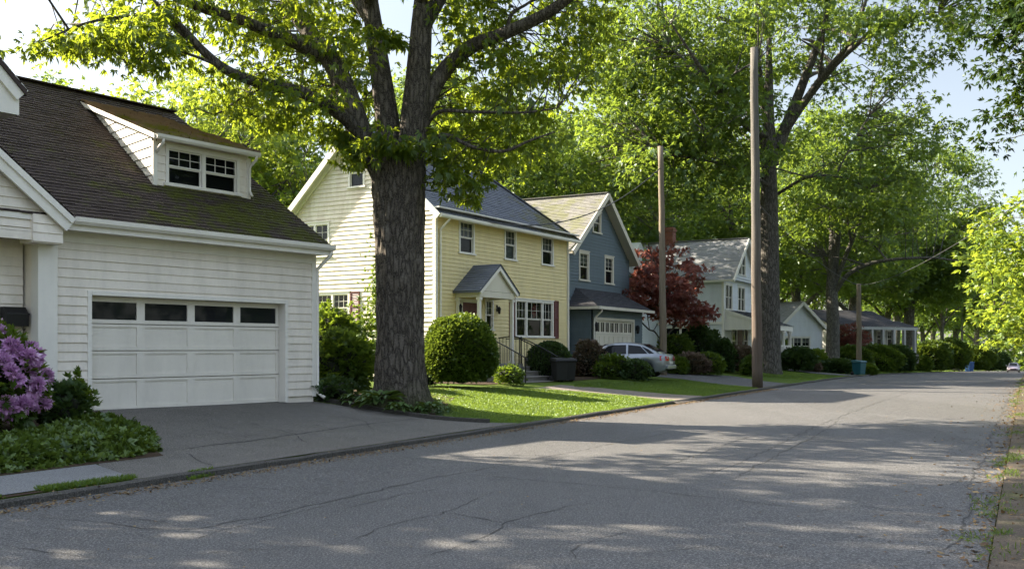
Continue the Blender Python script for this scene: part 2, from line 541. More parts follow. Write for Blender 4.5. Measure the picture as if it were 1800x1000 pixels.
def m_ground():
    t = NT('lawn_turf')
    n1 = t.noise(0.5, 5, 0.6); n2 = t.noise(9, 5, 0.7); n3 = t.noise(70, 3, 0.7)
    c = t.mix(n2, (0.055, 0.095, 0.014), (0.105, 0.165, 0.022))
    c = t.mix(t.ramp(n1, [(0.35, 0.0), (0.7, 0.6)]), c, (0.12, 0.15, 0.03))
    c = t.mix(t.ramp(n3, [(0.3, 0.55), (0.55, 0.0)]), c, (0.02, 0.035, 0.006))
    t.principled(c, 0.9, t.bump(n3, 0.9, 0.03), 0.1)
    return t.mat
def m_dirt(name, a, b, g=0.35):
    t = NT(name)
    n1 = t.noise(1.2, 6, 0.7); n2 = t.noise(24, 5, 0.75); v = t.voro(42)
    c = t.mix(n2, a, b)
    c = t.mix(t.ramp(v, [(0.0, 0.6), (0.35, 0.0)]), c, tuple(min(1, x * 1.7) for x in b))
    c = t.mix(t.ramp(n1, [(0.52, 0.0), (0.68, g)]), c, (0.05, 0.065, 0.018))
    t.principled(c, 0.95, t.bump(t.math('ADD', n2, t.math('MULTIPLY', v, 0.6)), 0.8, 0.02), 0.1)
    return t.mat
M['turf'] = m_ground()
M['dirt'] = m_dirt('verge_dirt', (0.032, 0.027, 0.021), (0.140, 0.116, 0.092), 0.8)
M['mulch'] = m_dirt('mulch', (0.030, 0.021, 0.014), (0.075, 0.052, 0.035), 0.25)
M['pave'] = m_dirt('worn_paving', (0.11, 0.095, 0.082), (0.22, 0.19, 0.165), 0.6)

def m_pole(name, a, b, red=0.0):
    t = NT(name)
    v = t.obj((14, 14, 0.5))
    n = t.noise(2.0, 6, 0.7, v); k = t.noise(0.35, 3)
    c = t.mix(t.ramp(n, [(0.3, 0.0), (0.7, 1.0)]), a, b)
    if red:
        z = t.sep(t.obj())[2]
        c = t.mix(t.ramp(t.math('MULTIPLY', z, 0.1), [(0.25, red), (0.7, 0.0)]), c, (0.10, 0.05, 0.03))
    t.principled(c, 0.85, t.bump(n, 0.6, 0.02), 0.2)
    return t.mat
M['pole'] = m_pole('pole_wood', (0.058, 0.053, 0.046), (0.155, 0.142, 0.124), 0.35)
M['pole_pale'] = m_pole('pale_pole_wood', (0.10, 0.082, 0.058), (0.20, 0.165, 0.12))

M['bark_big'] = m_bark('furrowed_bark', (0.036, 0.031, 0.026), (0.165, 0.145, 0.12), 0.8)
M['bark'] = m_bark('grey_bark', (0.045, 0.041, 0.036), (0.18, 0.165, 0.145), 0.3, 0.9)
M['bark_pale'] = m_bark('pale_grey_bark', (0.06, 0.056, 0.05), (0.20, 0.19, 0.17), 0.2, 1.0)
M['bark_thin'] = m_bark('thin_bark', (0.05, 0.045, 0.04), (0.16, 0.15, 0.13), 0.0, 1.5)
M['leaf_big'] = m_leaf('big_tree_leaf', (0.026, 0.058, 0.008), (0.052, 0.105, 0.012), (0.100, 0.160, 0.018), (0.40, 0.49, 0.03), 0.54)
M['leaf_a'] = m_leaf('maple_leaf', (0.024, 0.054, 0.010), (0.055, 0.105, 0.017), (0.115, 0.172, 0.028), (0.32, 0.44, 0.048), 0.49, 0.035)
M['leaf_b'] = m_leaf('oak_leaf', (0.022, 0.050, 0.011), (0.050, 0.098, 0.018), (0.105, 0.158, 0.028), (0.30, 0.415, 0.048), 0.49, 0.035)
M['leaf_over_shade'] = m_leaf('shaded_overhang_leaf', (0.009, 0.024, 0.005), (0.017, 0.038, 0.007), (0.032, 0.058, 0.010), (0.08, 0.13, 0.012), 0.3, 0.012)  # leaf colour darkened so the overhanging crown reads backlit and shaded
M['leaf_bright'] = m_leaf('bright_leaf', (0.060, 0.11, 0.014), (0.10, 0.165, 0.02), (0.15, 0.21, 0.03), (0.42, 0.52, 0.05), 0.5)
M['leaf_red'] = m_leaf('red_maple_leaf', (0.07, 0.020, 0.020), (0.16, 0.050, 0.045), (0.28, 0.12, 0.085), (0.56, 0.20, 0.14), 0.48)
M['leaf_shrub'] = m_leaf('shrub_leaf', (0.030, 0.062, 0.010), (0.064, 0.115, 0.016), (0.12, 0.175, 0.024), (0.26, 0.36, 0.03), 0.38)
M['leaf_box'] = m_leaf('boxwood_leaf', (0.028, 0.055, 0.008), (0.055, 0.10, 0.012), (0.11, 0.165, 0.018), (0.22, 0.30, 0.03), 0.32)
M['leaf_dark'] = m_leaf('evergreen_leaf', (0.018, 0.040, 0.012), (0.034, 0.068, 0.018), (0.060, 0.105, 0.026), (0.12, 0.18, 0.03), 0.28)
M['leaf_hosta'] = m_leaf('hosta_leaf', (0.035, 0.07, 0.02), (0.06, 0.11, 0.03), (0.10, 0.16, 0.05), (0.16, 0.22, 0.03), 0.25, 0.05)
M['leaf_cover'] = m_leaf('ground_cover_leaf', (0.034, 0.066, 0.008), (0.066, 0.112, 0.014), (0.115, 0.172, 0.024), (0.18, 0.25, 0.03), 0.28, 0.05)
M['leaf_pink'] = m_leaf('pinkish_leaf', (0.06, 0.05, 0.03), (0.12, 0.085, 0.06), (0.22, 0.15, 0.12), (0.2, 0.16, 0.08), 0.3)
M['grass'] = m_leaf('grass_blade', (0.05, 0.095, 0.012), (0.08, 0.145, 0.016), (0.14, 0.20, 0.03), (0.26, 0.36, 0.035), 0.4, 0.04)
M['petal'] = m_leaf('rhododendron_petal', (0.42, 0.19, 0.42), (0.62, 0.33, 0.59), (0.80, 0.57, 0.76), (0.6, 0.34, 0.62), 0.3, 0.03)
M['litter'] = m_leaf('fallen_leaf', (0.07, 0.04, 0.02), (0.15, 0.09, 0.04), (0.26, 0.19, 0.09), (0.2, 0.12, 0.05), 0.15, 0.03)
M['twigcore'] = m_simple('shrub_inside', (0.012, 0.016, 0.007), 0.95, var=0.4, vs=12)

# ------------------------------------------------------------------ leaves
def unit(a):
    return a / (np.linalg.norm(a, axis=-1, keepdims=True) + 1e-9)

def leaf_arrays(base, d, s, L, W, fold=0.08, droop=0.0):
    n = np.cross(d, s)
    L = L[:, None]; W = W[:, None]
    v = np.empty((len(base), 4, 3))
    v[:, 0] = base
    v[:, 1] = base + d * (0.46 * L) + s * (W / 2) + n * (fold * L)
    v[:, 2] = base + d * L; v[:, 2, 2] -= droop * L[:, 0]
    v[:, 3] = base + d * (0.46 * L) - s * (W / 2) + n * (fold * L)
    return v

def sprigs(c, axis, size, rnd, g, k=5, fan=1.15, aspect=0.36, droop=0.15, up=0.6):
    """palmate sprigs: k leaflets fanned round each axis; arrays of verts and random values"""
    n = len(c)
    axis = unit(axis)
    ref = unit(g.normal(size=(n, 3)) * 0.7 + np.array([0, 0, up * 1.6]))
    side = unit(np.cross(axis, ref))
    vs, rs = [], []
    for i, a in enumerate(np.linspace(-fan, fan, k)):
        aa = a + g.normal(0, 0.16, n)
        d = unit(axis * np.cos(aa)[:, None] + side * np.sin(aa)[:, None] + g.normal(0, 0.13, (n, 3)))
        s = unit(np.cross(d, np.cross(axis, side)) + g.normal(0, 0.28, (n, 3)))
        s = unit(s - d * np.sum(s * d, 1, keepdims=True))
        L = size * (1.0 - 0.28 * abs(a) / fan) * g.uniform(0.8, 1.15, n)
        vs.append(leaf_arrays(c, d, s, L, L * aspect * g.uniform(0.85, 1.15, n), 0.07, droop))
        rs.append(np.repeat(np.clip(rnd + g.normal(0, 0.10, n), 0, 1), 4))
    return np.concatenate(vs).reshape(-1, 3), np.concatenate(rs)

def quads_for(V):
    return np.arange(len(V), dtype=np.int32).reshape(-1, 4)

def crown_mesh(name, centers, radii, per, size, mat, g, flat=0.5, k=5, droop=0.15, aspect=0.36, crown_c=None):
    cs, ax, sz, rn = [], [], [], []
    for c, r in zip(centers, radii):
        n = max(4, int(per * g.uniform(0.7, 1.3) * (r / np.mean(radii)) ** 2))
        o = g.normal(0, 0.5, (n, 3)) * np.array([r, r, r * flat])
        cs.append(c + o)
        outw = unit(o + 1e-3)
        ax.append(outw * 0.9 + g.normal(0, 0.55, (n, 3)) + np.array([0, 0, -0.32]))
        sz.append(size * g.uniform(0.65, 1.25, n))
        rn.append(np.clip(g.normal(0.45, 0.15) + g.normal(0, 0.13, n), 0, 1))
    V, r = sprigs(np.concatenate(cs), np.concatenate(ax), np.concatenate(sz), np.concatenate(rn), g, k=k, droop=droop, aspect=aspect)
    return np_mesh(name, V, quads_for(V), mat, r)

class Bark:
    def __init__(s): s.V, s.Q, s.n = [], [], 0
    def tube(s, pts, radii, n=8):
        V, Q = tube_arrays(pts, radii, n)
        s.V.append(V); s.Q.append(Q + s.n); s.n += len(V)
    def mesh(s, name, mat):
        return np_mesh(name, np.concatenate(s.V), np.concatenate(s.Q), mat, None, True)

def lattice(na, nz, seed):
    return np.random.default_rng(seed).uniform(-1, 1, (nz, na))
_LA = [lattice(26, 60, 1), lattice(52, 160, 2), lattice(18, 40, 3)]
def lat(L, a, z):
    nz, na = L.shape
    a = (a / (2 * np.pi) * na) % na; z = z % nz
    i0 = np.floor(a).astype(int) % na; i1 = (i0 + 1) % na; fa = a - np.floor(a)
    j0 = np.floor(z).astype(int) % nz; j1 = (j0 + 1) % nz; fz = z - np.floor(z)
    fa = fa * fa * (3 - 2 * fa); fz = fz * fz * (3 - 2 * fz)
    return (L[j0, i0] * (1 - fa) + L[j0, i1] * fa) * (1 - fz) + (L[j1, i0] * (1 - fa) + L[j1, i1] * fa) * fz
def FUR(ang, h):
    z = np.full_like(ang, h)
    w = ang + 0.16 * lat(_LA[2], ang, z * 1.7)
    a = 1 - np.abs(lat(_LA[0], w, z * 1.5)) * 2.2          # vertical ridges
    b = 1 - np.abs(lat(_LA[1], w, z * 5.0)) * 2.0          # plates
    return 0.7 * a + 0.35 * b - 0.4
BURLS = [(3.25, 0.38, 3.14 * 0.5, 0.5, 0.10), (3.05, 0.3, -3.14 * 0.5, 0.5, 0.10), (1.5, 0.25, 2.6, 0.35, 0.07), (4.3, 0.3, -0.4, 0.4, 0.08), (2.2, 0.2, 0.2, 0.3, 0.06)]
def trunk_tube(B, pts, radii, g, n=28, flare=0.0, ridge=0.03, k=5, furrow=0.0, burl=False):
    """a trunk with root flare and irregular section"""
    P = catmull(pts, k)
    rr = np.interp(np.linspace(0, 1, len(P)), np.linspace(0, 1, len(radii)), radii)
    V, Q = tube_arrays(P, rr, n)
    V = V.reshape(len(P), n, 3)
    C = np.array([tuple(p) for p in P])
    ang = np.linspace(0, 2 * np.pi, n, endpoint=False)
    ph = g.uniform(0, 6.28, 6)
    hh = C[:, 2] - C[0, 2]
    lob = 0.55 * np.sin(3 * ang + ph[0]) + 0.45 * np.sin(5 * ang + ph[1])
    for i in range(len(P)):
        f = 1 + flare * math.exp(-hh[i] / 0.45) * (0.75 + 0.45 * lob)
        wob = ridge * (np.sin(2 * ang + ph[2] + hh[i] * 0.5) + 0.7 * np.sin(7 * ang + ph[3] + hh[i] * 0.8) + 0.5 * np.sin(11 * ang + ph[4] - hh[i] * 1.3))
        sc = f * (1 + wob)
        if burl: sc = sc * (1 + sum(am * np.exp(-((hh[i] - h0) / hs_) ** 2) * np.exp(-(np.angle(np.exp(1j * (ang - a0))) / aw) ** 2) for h0, hs_, a0, aw, am in BURLS))
        if furrow: sc = sc * (1 + FUR(ang, hh[i]) * furrow / max(0.15, rr[i]))
        V[i] = C[i] + (V[i] - C[i]) * sc[:, None]
    B.V.append(V.reshape(-1, 3)); B.Q.append(Q + B.n); B.n += n * len(P)
    return P, rr

def limb(B, nodes, pts, r0, r1, g, n=8, k=5, wob=0.0):
    P = catmull(pts, k)
    P = [p + Vector(g.normal(0, wob, 3)) * (0 if i == 0 else 1) for i, p in enumerate(P)] if wob else P
    rr = r1 + (r0 - r1) * (1 - np.linspace(0, 1, len(P))) ** 0.85
    B.tube(P, rr, n)
    for p, r in zip(P[2:], rr[2:]):
        nodes.append((np.array(p), r))

def twig_to(B, nodes_xyz, c, g, r=0.03, n=5):
    d = nodes_xyz - c
    dist = np.linalg.norm(d, axis=1) + 0.8 * np.clip(nodes_xyz[:, 2] - c[2], 0, None)
    i = int(np.argmin(dist))
    a = nodes_xyz[i]
    L = np.linalg.norm(c - a)
    if L < 0.15: return
    m = (a + c) / 2 + np.array([0, 0, 0.10 * L]) + g.normal(0, 0.08 * L, 3)
    rr = min(0.05, r * (0.45 + 0.25 * L))
    B.tube([a, (a * 0.6 + m * 0.4) , m, c], [rr, rr * 0.8, rr * 0.6, rr * 0.25], n)

def blob_points(ells, n, g, shell=2.0):
    vol = np.array([e[3] * e[4] * e[5] for e in ells]); vol = vol / vol.sum()
    out = []
    while len(out) < n:
        e = ells[g.choice(len(ells), p=vol)]
        d = unit(g.normal(size=3)); rad = g.uniform() ** (1 / (shell + 1))
        out.append(np.array(e[:3]) + d * rad * np.array(e[3:]))
    return np.array(out)

def make_tree(name, seed, Ht, r0, fork, ells, ncl, clr, per, size, leafm, barkm, flat=0.5, limbs=None, k=5, shell=1.6, lean=(0, 0), droop=0.15, aspect=0.36, nlimb=7, keep=None):
    """returns (trunk mesh, crown mesh), origin at the foot"""
    g = np.random.default_rng(seed)
    B = Bark(); nodes = []
    top = Vector((lean[0], lean[1], Ht * 0.8))
    tp = [Vector((0, 0, -0.15)), Vector((0.02, 0, 0.6)), Vector((lean[0] * 0.2 + g.normal(0, r0 * .3), lean[1] * 0.2, fork * 0.55)), Vector((lean[0] * 0.4, lean[1] * 0.4 + g.normal(0, r0 * .3), fork)),
          Vector((lean[0] * 0.7 + g.normal(0, .35), lean[1] * 0.7 + g.normal(0, .35), (fork + Ht * 0.8) / 2)), top]
    P, rr = trunk_tube(B, tp, [r0 * 1.05, r0, r0 * 0.92, r0 * 0.82, r0 * 0.45, r0 * 0.1], g, 20, 0.5, 0.02)
    for p, r in zip(P, rr):
        if p.z > fork * 0.9: nodes.append((np.array(p), r))
    cl = blob_points(ells, ncl, g, shell)
    if keep: cl = np.array([c for c in cl if keep(c, g)])
    if limbs is None:
        limbs = []
        tr = [p for p in P if p.z > fork * 0.85 and p.z < Ht * 0.62]
        for i in range(nlimb):
            a = tr[int(i * (len(tr) - 1) / max(1, nlimb - 1))]
            th = i * 2.4 + g.uniform(-0.4, 0.4)
            e = ells[0]
            q = Vector((e[0] + math.cos(th) * e[3] * 0.72, e[1] + math.sin(th) * e[4] * 0.72, min(Ht * 0.95, a.z + g.uniform(0.22, 0.5) * (Ht - fork))))
            m = a.lerp(q, 0.45) + Vector((0, 0, g.uniform(-0.03, 0.12) * (q - a).length))
            limbs.append(([a, a.lerp(m, 0.5) + Vector((0, 0, 0.15)), m, q], r0 * g.uniform(0.32, 0.5)))
    for pts, r in limbs:
        limb(B, nodes, pts, r, 0.04, g, 10, 5)
        P2 = catmull(pts, 5)
        for _ in range(2):
            a = P2[int(len(P2) * g.uniform(0.35, 0.75))]
            q = a + Vector((g.normal(0, 1.8), g.normal(0, 1.8), g.uniform(0.4, 2.6))) * (Ht / 20.0)
            limb(B, nodes, [a, a.lerp(q, 0.5) + Vector((g.normal(0, .2), g.normal(0, .2), 0.1)), q], r * 0.5, 0.03, g, 7, 4)
    xyz = np.array([p for p, _ in nodes])
    for c in cl:
        twig_to(B, xyz, c, g, 0.026)
    rad = clr * g.uniform(0.7, 1.35, len(cl))
    return B.mesh(name + "_trunk", barkm), crown_mesh(name + "_crown", cl, rad, per, size, leafm, g, flat, k, droop, aspect)

def plant_tree(meshes, name, label, loc, rotz=0.0, scale=1.0, group=None, cat="tree", sz=None):
    t = thing(name, label, cat, loc, rotz, group)
    t.scale = (scale, scale, scale if sz is None else sz)
    a = bpy.data.objects.new("trunk", meshes[0]); link(a, t)
    b = bpy.data.objects.new("crown", meshes[1]); link(b, t)
    return t

# ------------------------------------------------------------------ ground, road, kerb, driveways, paths
def sheet(name, us, vs, zf, mat, extra=None):
    V = []
    for u in us:
        for v in vs:
            x, y = uv2xy(u, v)
            V.append((x, y, zf(u, v)))
    nu, nv = len(us), len(vs)
    Q = [(i * nv + j, (i + 1) * nv + j, (i + 1) * nv + j + 1, i * nv + j + 1) for i in range(nu - 1) for j in range(nv - 1)]
    me = bpy.data.meshes.new(name)
    me.from_pydata(V, [], [q[::-1] for q in Q])
    me.materials.append(mat)
    bm = bmesh.new(); bm.from_mesh(me)
    for f in bm.faces:
        if f.normal.z < 0: f.normal_flip()
    bm.to_mesh(me); bm.free()
    o = bpy.data.objects.new(name, me)
    link(o); o["kind"] = "structure"
    return o

us_all = np.concatenate([np.arange(-40, 60, 1.0), np.arange(60, 130, 2.0), np.arange(130, 320, 6.0), np.linspace(320, 1300, 24)])
vl = [9.25] + list(np.arange(9.6, 17, 0.6)) + [18, 21, 25, 32, 45, 70, 120, 250, 500]
vr = [-500, -250, -120, -60, -30, -16, -9, -6, -4, -3, -2, -1.2, -0.5, 0.2]
ground = sheet("ground", us_all, [-500, -60] + vr[4:] + [0.3, 9.2, 9.26] + vl[1:], lambda u, v: (drop(u) - 0.08) if V_R < v <= 9.25 else H_uv(u, v), M['turf'])
verge = sheet("verge", np.arange(-12, 160, 1.0), [-9, -6, -4, -2.6, -1.6, -0.8, -0.2, 0.24], lambda u, v: H_uv(u, v) + 0.012 + 0.012 * math.sin(u * 2.1 + v * 3) * (v < 0), M['dirt'])
road = sheet("road", np.concatenate([np.arange(-40, 60, 2.0), np.arange(60, 500, 6.0)]), list(np.linspace(V_R, V_L, 9)), lambda u, v: drop(u) + 0.002 * (v - 4.7) ** 2 * -0.3 + 0.012, M['asphalt'])

def road_z(x, y):
    u, v = xy2uv(x, y)
    return drop(u) - 0.0006 * (v - 4.7) ** 2 + 0.012

# cracks and seams of the road surface, part of the road's own mesh
def crack_ribbon(mb, pxs, w, g):
    P = [gp(*p) for p in pxs]
    pts = []
    for a, b in zip(P[:-1], P[1:]):
        L = (b - a).length
        n = max(2, int(L / 0.09))
        off = 0.0
        for i in range(n):
            off = off * 0.72 + g.normal(0, 0.017)
            q = a.lerp(b, i / n)
            s = Vector((-(b - a).y, (b - a).x, 0)).normalized()
            pts.append(q + s * off)
    pts.append(P[-1])
    prev = None
    for i, p in enumerate(pts):
        d = (pts[min(i + 1, len(pts) - 1)] - pts[max(i - 1, 0)]); d.z = 0
        s = Vector((-d.y, d.x, 0)).normalized()
        ww = 0.62 * w * g.uniform(0.25, 1.4) * min(1.0, 0.25 + min(i, len(pts) - 1 - i) / 8.0)
        a, b = p + s * ww / 2, p - s * ww / 2
        a.z = road_z(a.x, a.y) + 0.004; b.z = road_z(b.x, b.y) + 0.004
        if prev: mb.quad(prev[0], prev[1], b, a, 0)
        prev = (a, b)
CR = [
    ([(600, 877), (755, 842), (806, 834), (900, 816), (1051, 786), (1180, 760)], .030), ([(600, 897), (690, 874), (771, 860)], .022),
    ([(806, 834), (989, 850), (1183, 869), (1300, 881), (1420, 896)], .028), ([(600, 961), (689, 924), (783, 902), (868, 866)], .022),
    ([(783, 902), (888, 922), (942, 930)], .026), ([(740, 982), (868, 939), (888, 922), (950, 904), (1039, 885)], .026),
    ([(1020, 994), (1004, 970), (1059, 947), (1120, 930)], .022), ([(1152, 827), (1257, 788), (1330, 765)], .035),
    ([(1249, 838), (1300, 815), (1438, 748), (1542, 708), (1600, 690)], .034), ([(1290, 842), (1366, 802), (1426, 772), (1474, 740)], .045),
    ([(1634, 972), (1690, 952), (1702, 908), (1716, 880), (1706, 850), (1722, 820), (1730, 800), (1745, 770), (1758, 736), (1770, 700)], .034),
    ([(1666, 854), (1706, 836), (1730, 850)], .024), ([(1702, 908), (1722, 892), (1738, 896)], .02), ([(1690, 880), (1725, 866)], .02),
    ([(58, 906), (117, 914), (206, 922), (249, 931), (350, 931), (564, 887), (700, 856)], .026), ([(206, 922), (230, 913), (290, 918), (249, 931)], .025),
    ([(0, 960), (80, 972), (180, 982)], .02), ([(319, 955), (440, 922), (600, 885)], .018), ([(360, 852), (500, 862), (580, 870)], .018),
    ([(1249, 838), (1330, 850), (1460, 858)], .016), ([(880, 760), (1010, 735), (1240, 700)], .02), ([(1380, 905), (1520, 890), (1660, 920)], .014),
    ([(1100, 975), (1250, 960), (1345, 985)], .016), ([(250, 985), (420, 968), (600, 961)], .018)]
g0 = np.random.default_rng(3)
mbc = MB()
for pxs, w in CR: crack_ribbon(mbc, pxs, w, g0)
def line_on(mb, pxs, w, g, lift):
    P = [gp(*p) for p in pxs]; pts = []
    for a, b in zip(P[:-1], P[1:]):
        n = max(2, int((b - a).length / 0.1)); off = 0.0
        for i in range(n):
            off = off * 0.75 + g.normal(0, 0.012); q = a.lerp(b, i / n); sd = Vector((-(b - a).y, (b - a).x, 0)).normalized()
            pts.append(q + sd * off)
    prev = None
    for i in range(len(pts)):
        d = pts[min(i + 1, len(pts) - 1)] - pts[max(i - 1, 0)]; d.z = 0; sd = Vector((-d.y, d.x, 0)).normalized(); ww = w * g.uniform(0.3, 1.3)
        a, b = pts[i] + sd * ww / 2, pts[i] - sd * ww / 2
        a.z = H(a.x, a.y) + lift; b.z = H(b.x, b.y) + lift
        if prev: mb.quad(prev[0], prev[1], b, a)
        prev = (a, b)
def join_into(o, mb, mat):
    me = o.data
    bm = bmesh.new(); bm.from_mesh(me)
    me.materials.append(mat)
    idx = len(me.materials) - 1
    for f in mb.f:
        vs = [bm.verts.new(mb.v[i]) for i in f]
        fc = bm.faces.new(vs); fc.material_index = idx
        fc.normal_update()
        if fc.normal.z < 0: fc.normal_flip()
    bm.to_mesh(me); bm.free()
join_into(road, mbc, M['crack'])

# kerb along the left side: a low rolled berm
def kerb_strip(name, u0, u1, v0, hgt, wid, mat, step=0.8):
    mb = MB()
    prof = [(0.0, -0.05), (0.012, hgt * 0.75), (0.05, hgt), (wid - 0.05, hgt + 0.005), (wid, hgt * 0.4), (wid + 0.01, -0.05)]
    us = np.arange(u0, u1, step)
    gg = np.random.default_rng(8)
    rows = []
    for u in us:
        j = gg.normal(0, 0.006); jz = gg.normal(0, 0.005)
        rows.append([(*uv2xy(u, v0 + a + j), drop(u) + b + (jz if b > 0 else 0)) for a, b in prof])
    for r0, r1 in zip(rows[:-1], rows[1:]):
        for k in range(len(prof) - 1):
            mb.quad(r0[k], r0[k + 1], r1[k + 1], r1[k])
    return tag(mb.build(name, mat, None, True), kind="structure")
kerb_strip("kerb", -20, 230, 9.15, 0.078, 0.13, M['kerbm'])

def patch(name, A, B, mat, n=26, m=14, lift=0.012, kind="structure"):
    """sheet between two ground polylines, lying on the terrain"""
    def res(P, n):
        P = [Vector((p[0], p[1], 0)) for p in P]
        L = [0.0]
        for a, b in zip(P[:-1], P[1:]): L.append(L[-1] + (b - a).length)
        out = []
        for t in np.linspace(0, L[-1], n):
            for i in range(len(P) - 1):
                if t <= L[i + 1] + 1e-6:
                    out.append(P[i].lerp(P[i + 1], (t - L[i]) / max(1e-6, L[i + 1] - L[i]))); break
        return out
    a, b = res(A, n), res(B, n)
    V, Q = [], []
    for i in range(n):
        for j in range(m):
            p = a[i].lerp(b[i], j / (m - 1))
            V.append((p.x, p.y, H(p.x, p.y) + lift))
    for i in range(n - 1):
        for j in range(m - 1):
            Q.append((i * m + j, (i + 1) * m + j, (i + 1) * m + j + 1, i * m + j + 1))
    me = bpy.data.meshes.new(name); me.from_pydata(V, [], Q); me.materials.append(mat)
    bm = bmesh.new(); bm.from_mesh(me)
    for f in bm.faces:
        if f.normal.z < 0: f.normal_flip()
    bm.to_mesh(me); bm.free()
    return tag(link(bpy.data.objects.new(name, me)), kind=kind)

def uvp(u, v): return Vector((*uv2xy(u, v), 0))

# the garage's own frame: X along its front, Y into the house, Z up from the road level
GF = dict(o=Vector((-7.61, 18.0, 0)), phi=math.atan(1310.0 / F))
def to_world(fr, x, y):
    s, c = math.sin(fr['phi']), math.cos(fr['phi'])
    return Vector((fr['o'].x + x * s - y * c, fr['o'].y + x * c + y * s, 0))
def rotz_of(fr): return math.pi / 2 - fr['phi']

left_edge = [uvp(8.3, 9.26), uvp(8.95, 10.66), uvp(10.35, 10.95), gp(240, 742), to_world(GF, -0.05, 0.25)]
right_edge = [gp(892, 744), gp(760, 738), gp(640, 720), to_world(GF, 5.3, 0.25)]
right_edge[0] = uvp(xy2uv(*right_edge[0].xy)[0], 9.26)
drive = patch("driveway", left_edge, right_edge, M['asphalt_drive'], 60, 50, 0.016)
mbd = MB()
for pxs, w in (([(318, 792), (420, 779), (540, 762), (660, 745), (740, 737)], 0.030), ([(430, 742), (470, 752), (520, 765), (545, 782)], 0.016), ([(600, 733), (640, 741), (655, 757)], 0.014), ([(330, 800), (352, 812), (372, 822)], 0.02)):
    line_on(mbd, pxs, w, g0, 0.021)
join_into(drive, mbd, M['crack'])
# joint across the driveway is a thin strip of the same kerb stuff at the lawn side
def edging(name, pts, w, h, mat):
    mb = MB()
    P = catmull(pts, 6)
    for a, b in zip(P[:-1], P[1:]):
        a = Vector((a.x, a.y, H(a.x, a.y) + h / 2 - 0.02)); b = Vector((b.x, b.y, H(b.x, b.y) + h / 2 - 0.02))
        mb.beam(a, b + (b - a) * 0.02, w, h)
    return tag(mb.build(name, mat), kind="structure")
edging("driveway_edging", [gp(860, 744), gp(760, 737), gp(640, 719), gp(560, 704)], 0.10, 0.11, M['kerbm'])
sw_u0 = -4.0
_c = gp(248, 838); uC = xy2uv(_c.x, _c.y)[0]
uC = 8.45
patch("sidewalk", [uvp(sw_u0, 9.55), uvp(uC, 9.45)], [uvp(sw_u0, 10.62), uvp(uC + 0.45, 10.62)], M['slab'], 40, 8, 0.02)
patch("kerb_bed", [uvp(sw_u0, 9.33), uvp(uC - 0.05, 9.33)], [uvp(sw_u0, 9.54), uvp(uC, 9.44)], M['mulch'], 40, 4, 0.012)
# flower bed in front of the garage house, and the bed round the big tree
patch("flower_bed", [uvp(sw_u0, 10.64), uvp(uC + 1.6, 10.64)], [to_world(GF, -9, -0.05), to_world(GF, 0.1, -0.05)], M['mulch'], 30, 12, 0.02)
patch("tree_bed", [gp(565, 703), gp(640, 717), gp(760, 735)], [gp(585, 688), gp(680, 682), gp(800, 700)], M['mulch'], 20, 10, 0.014)
YF = dict(o=Vector((-2.59, 33.6, 0)), phi=R(31.5))
patch("house_bed", [to_world(YF, -1.2, -2.6), to_world(YF, 4.0, -2.9), to_world(YF, 10.5, -2.2)], [to_world(YF, -1.2, 0.3), to_world(YF, 4.5, 0.1), to_world(YF, 10.5, 0.1)], M['mulch'], 24, 8, 0.014)
patch("front_path", [gp(1190, 708), gp(1110, 697), gp(1010, 688), gp(930, 684)], [gp(1245, 699), gp(1140, 690), gp(1050, 682), gp(985, 677)], M['pave'], 24, 6, 0.016)
BF = dict(o=Vector((2.41, 43.0, 0)), phi=R(29.0))
bl0 = uvp(xy2uv(*gp(1345, 683).xy)[0] + 0.3, 9.3); bl1 = uvp(bl0.x * SN + bl0.y * CS + 5.2, 9.3)
patch("neighbour_driveway", [bl0, gp(1200, 666.5), to_world(BF, 0.6, -1.0)], [bl1, gp(1290, 661.5), to_world(BF, 5.0, -1.0)], M['asphalt'], 26, 12, 0.016)
VF = dict(o=Vector((12.75, 60.0, 0)), phi=R(28.0))
patch("far_driveway", [uvp(62, 9.3), uvp(64.5, 21)], [uvp(66, 9.3), uvp(68, 21)], M['asphalt'], 20, 8, 0.016)
patch("far_path", [uvp(70, 13.2), uvp(110, 13.2)], [uvp(70, 14.6), uvp(110, 14.6)], M['slab'], 24, 4, 0.016)
patch("right_sidewalk", [uvp(17, -0.5), uvp(140, -0.5)], [uvp(17, -1.8), uvp(140, -1.8)], M['pave'], 90, 5, 0.035)

# ------------------------------------------------------------------ building kit
class Wall:
    def __init__(s, O, U, N):
        s.O, s.U, s.N = Vector(O), Vector(U), Vector(N)
    def P(s, u, z, n=0.0):
        q = s.O + s.U * u + s.N * n
        return Vector((q.x, q.y, q.z + z))

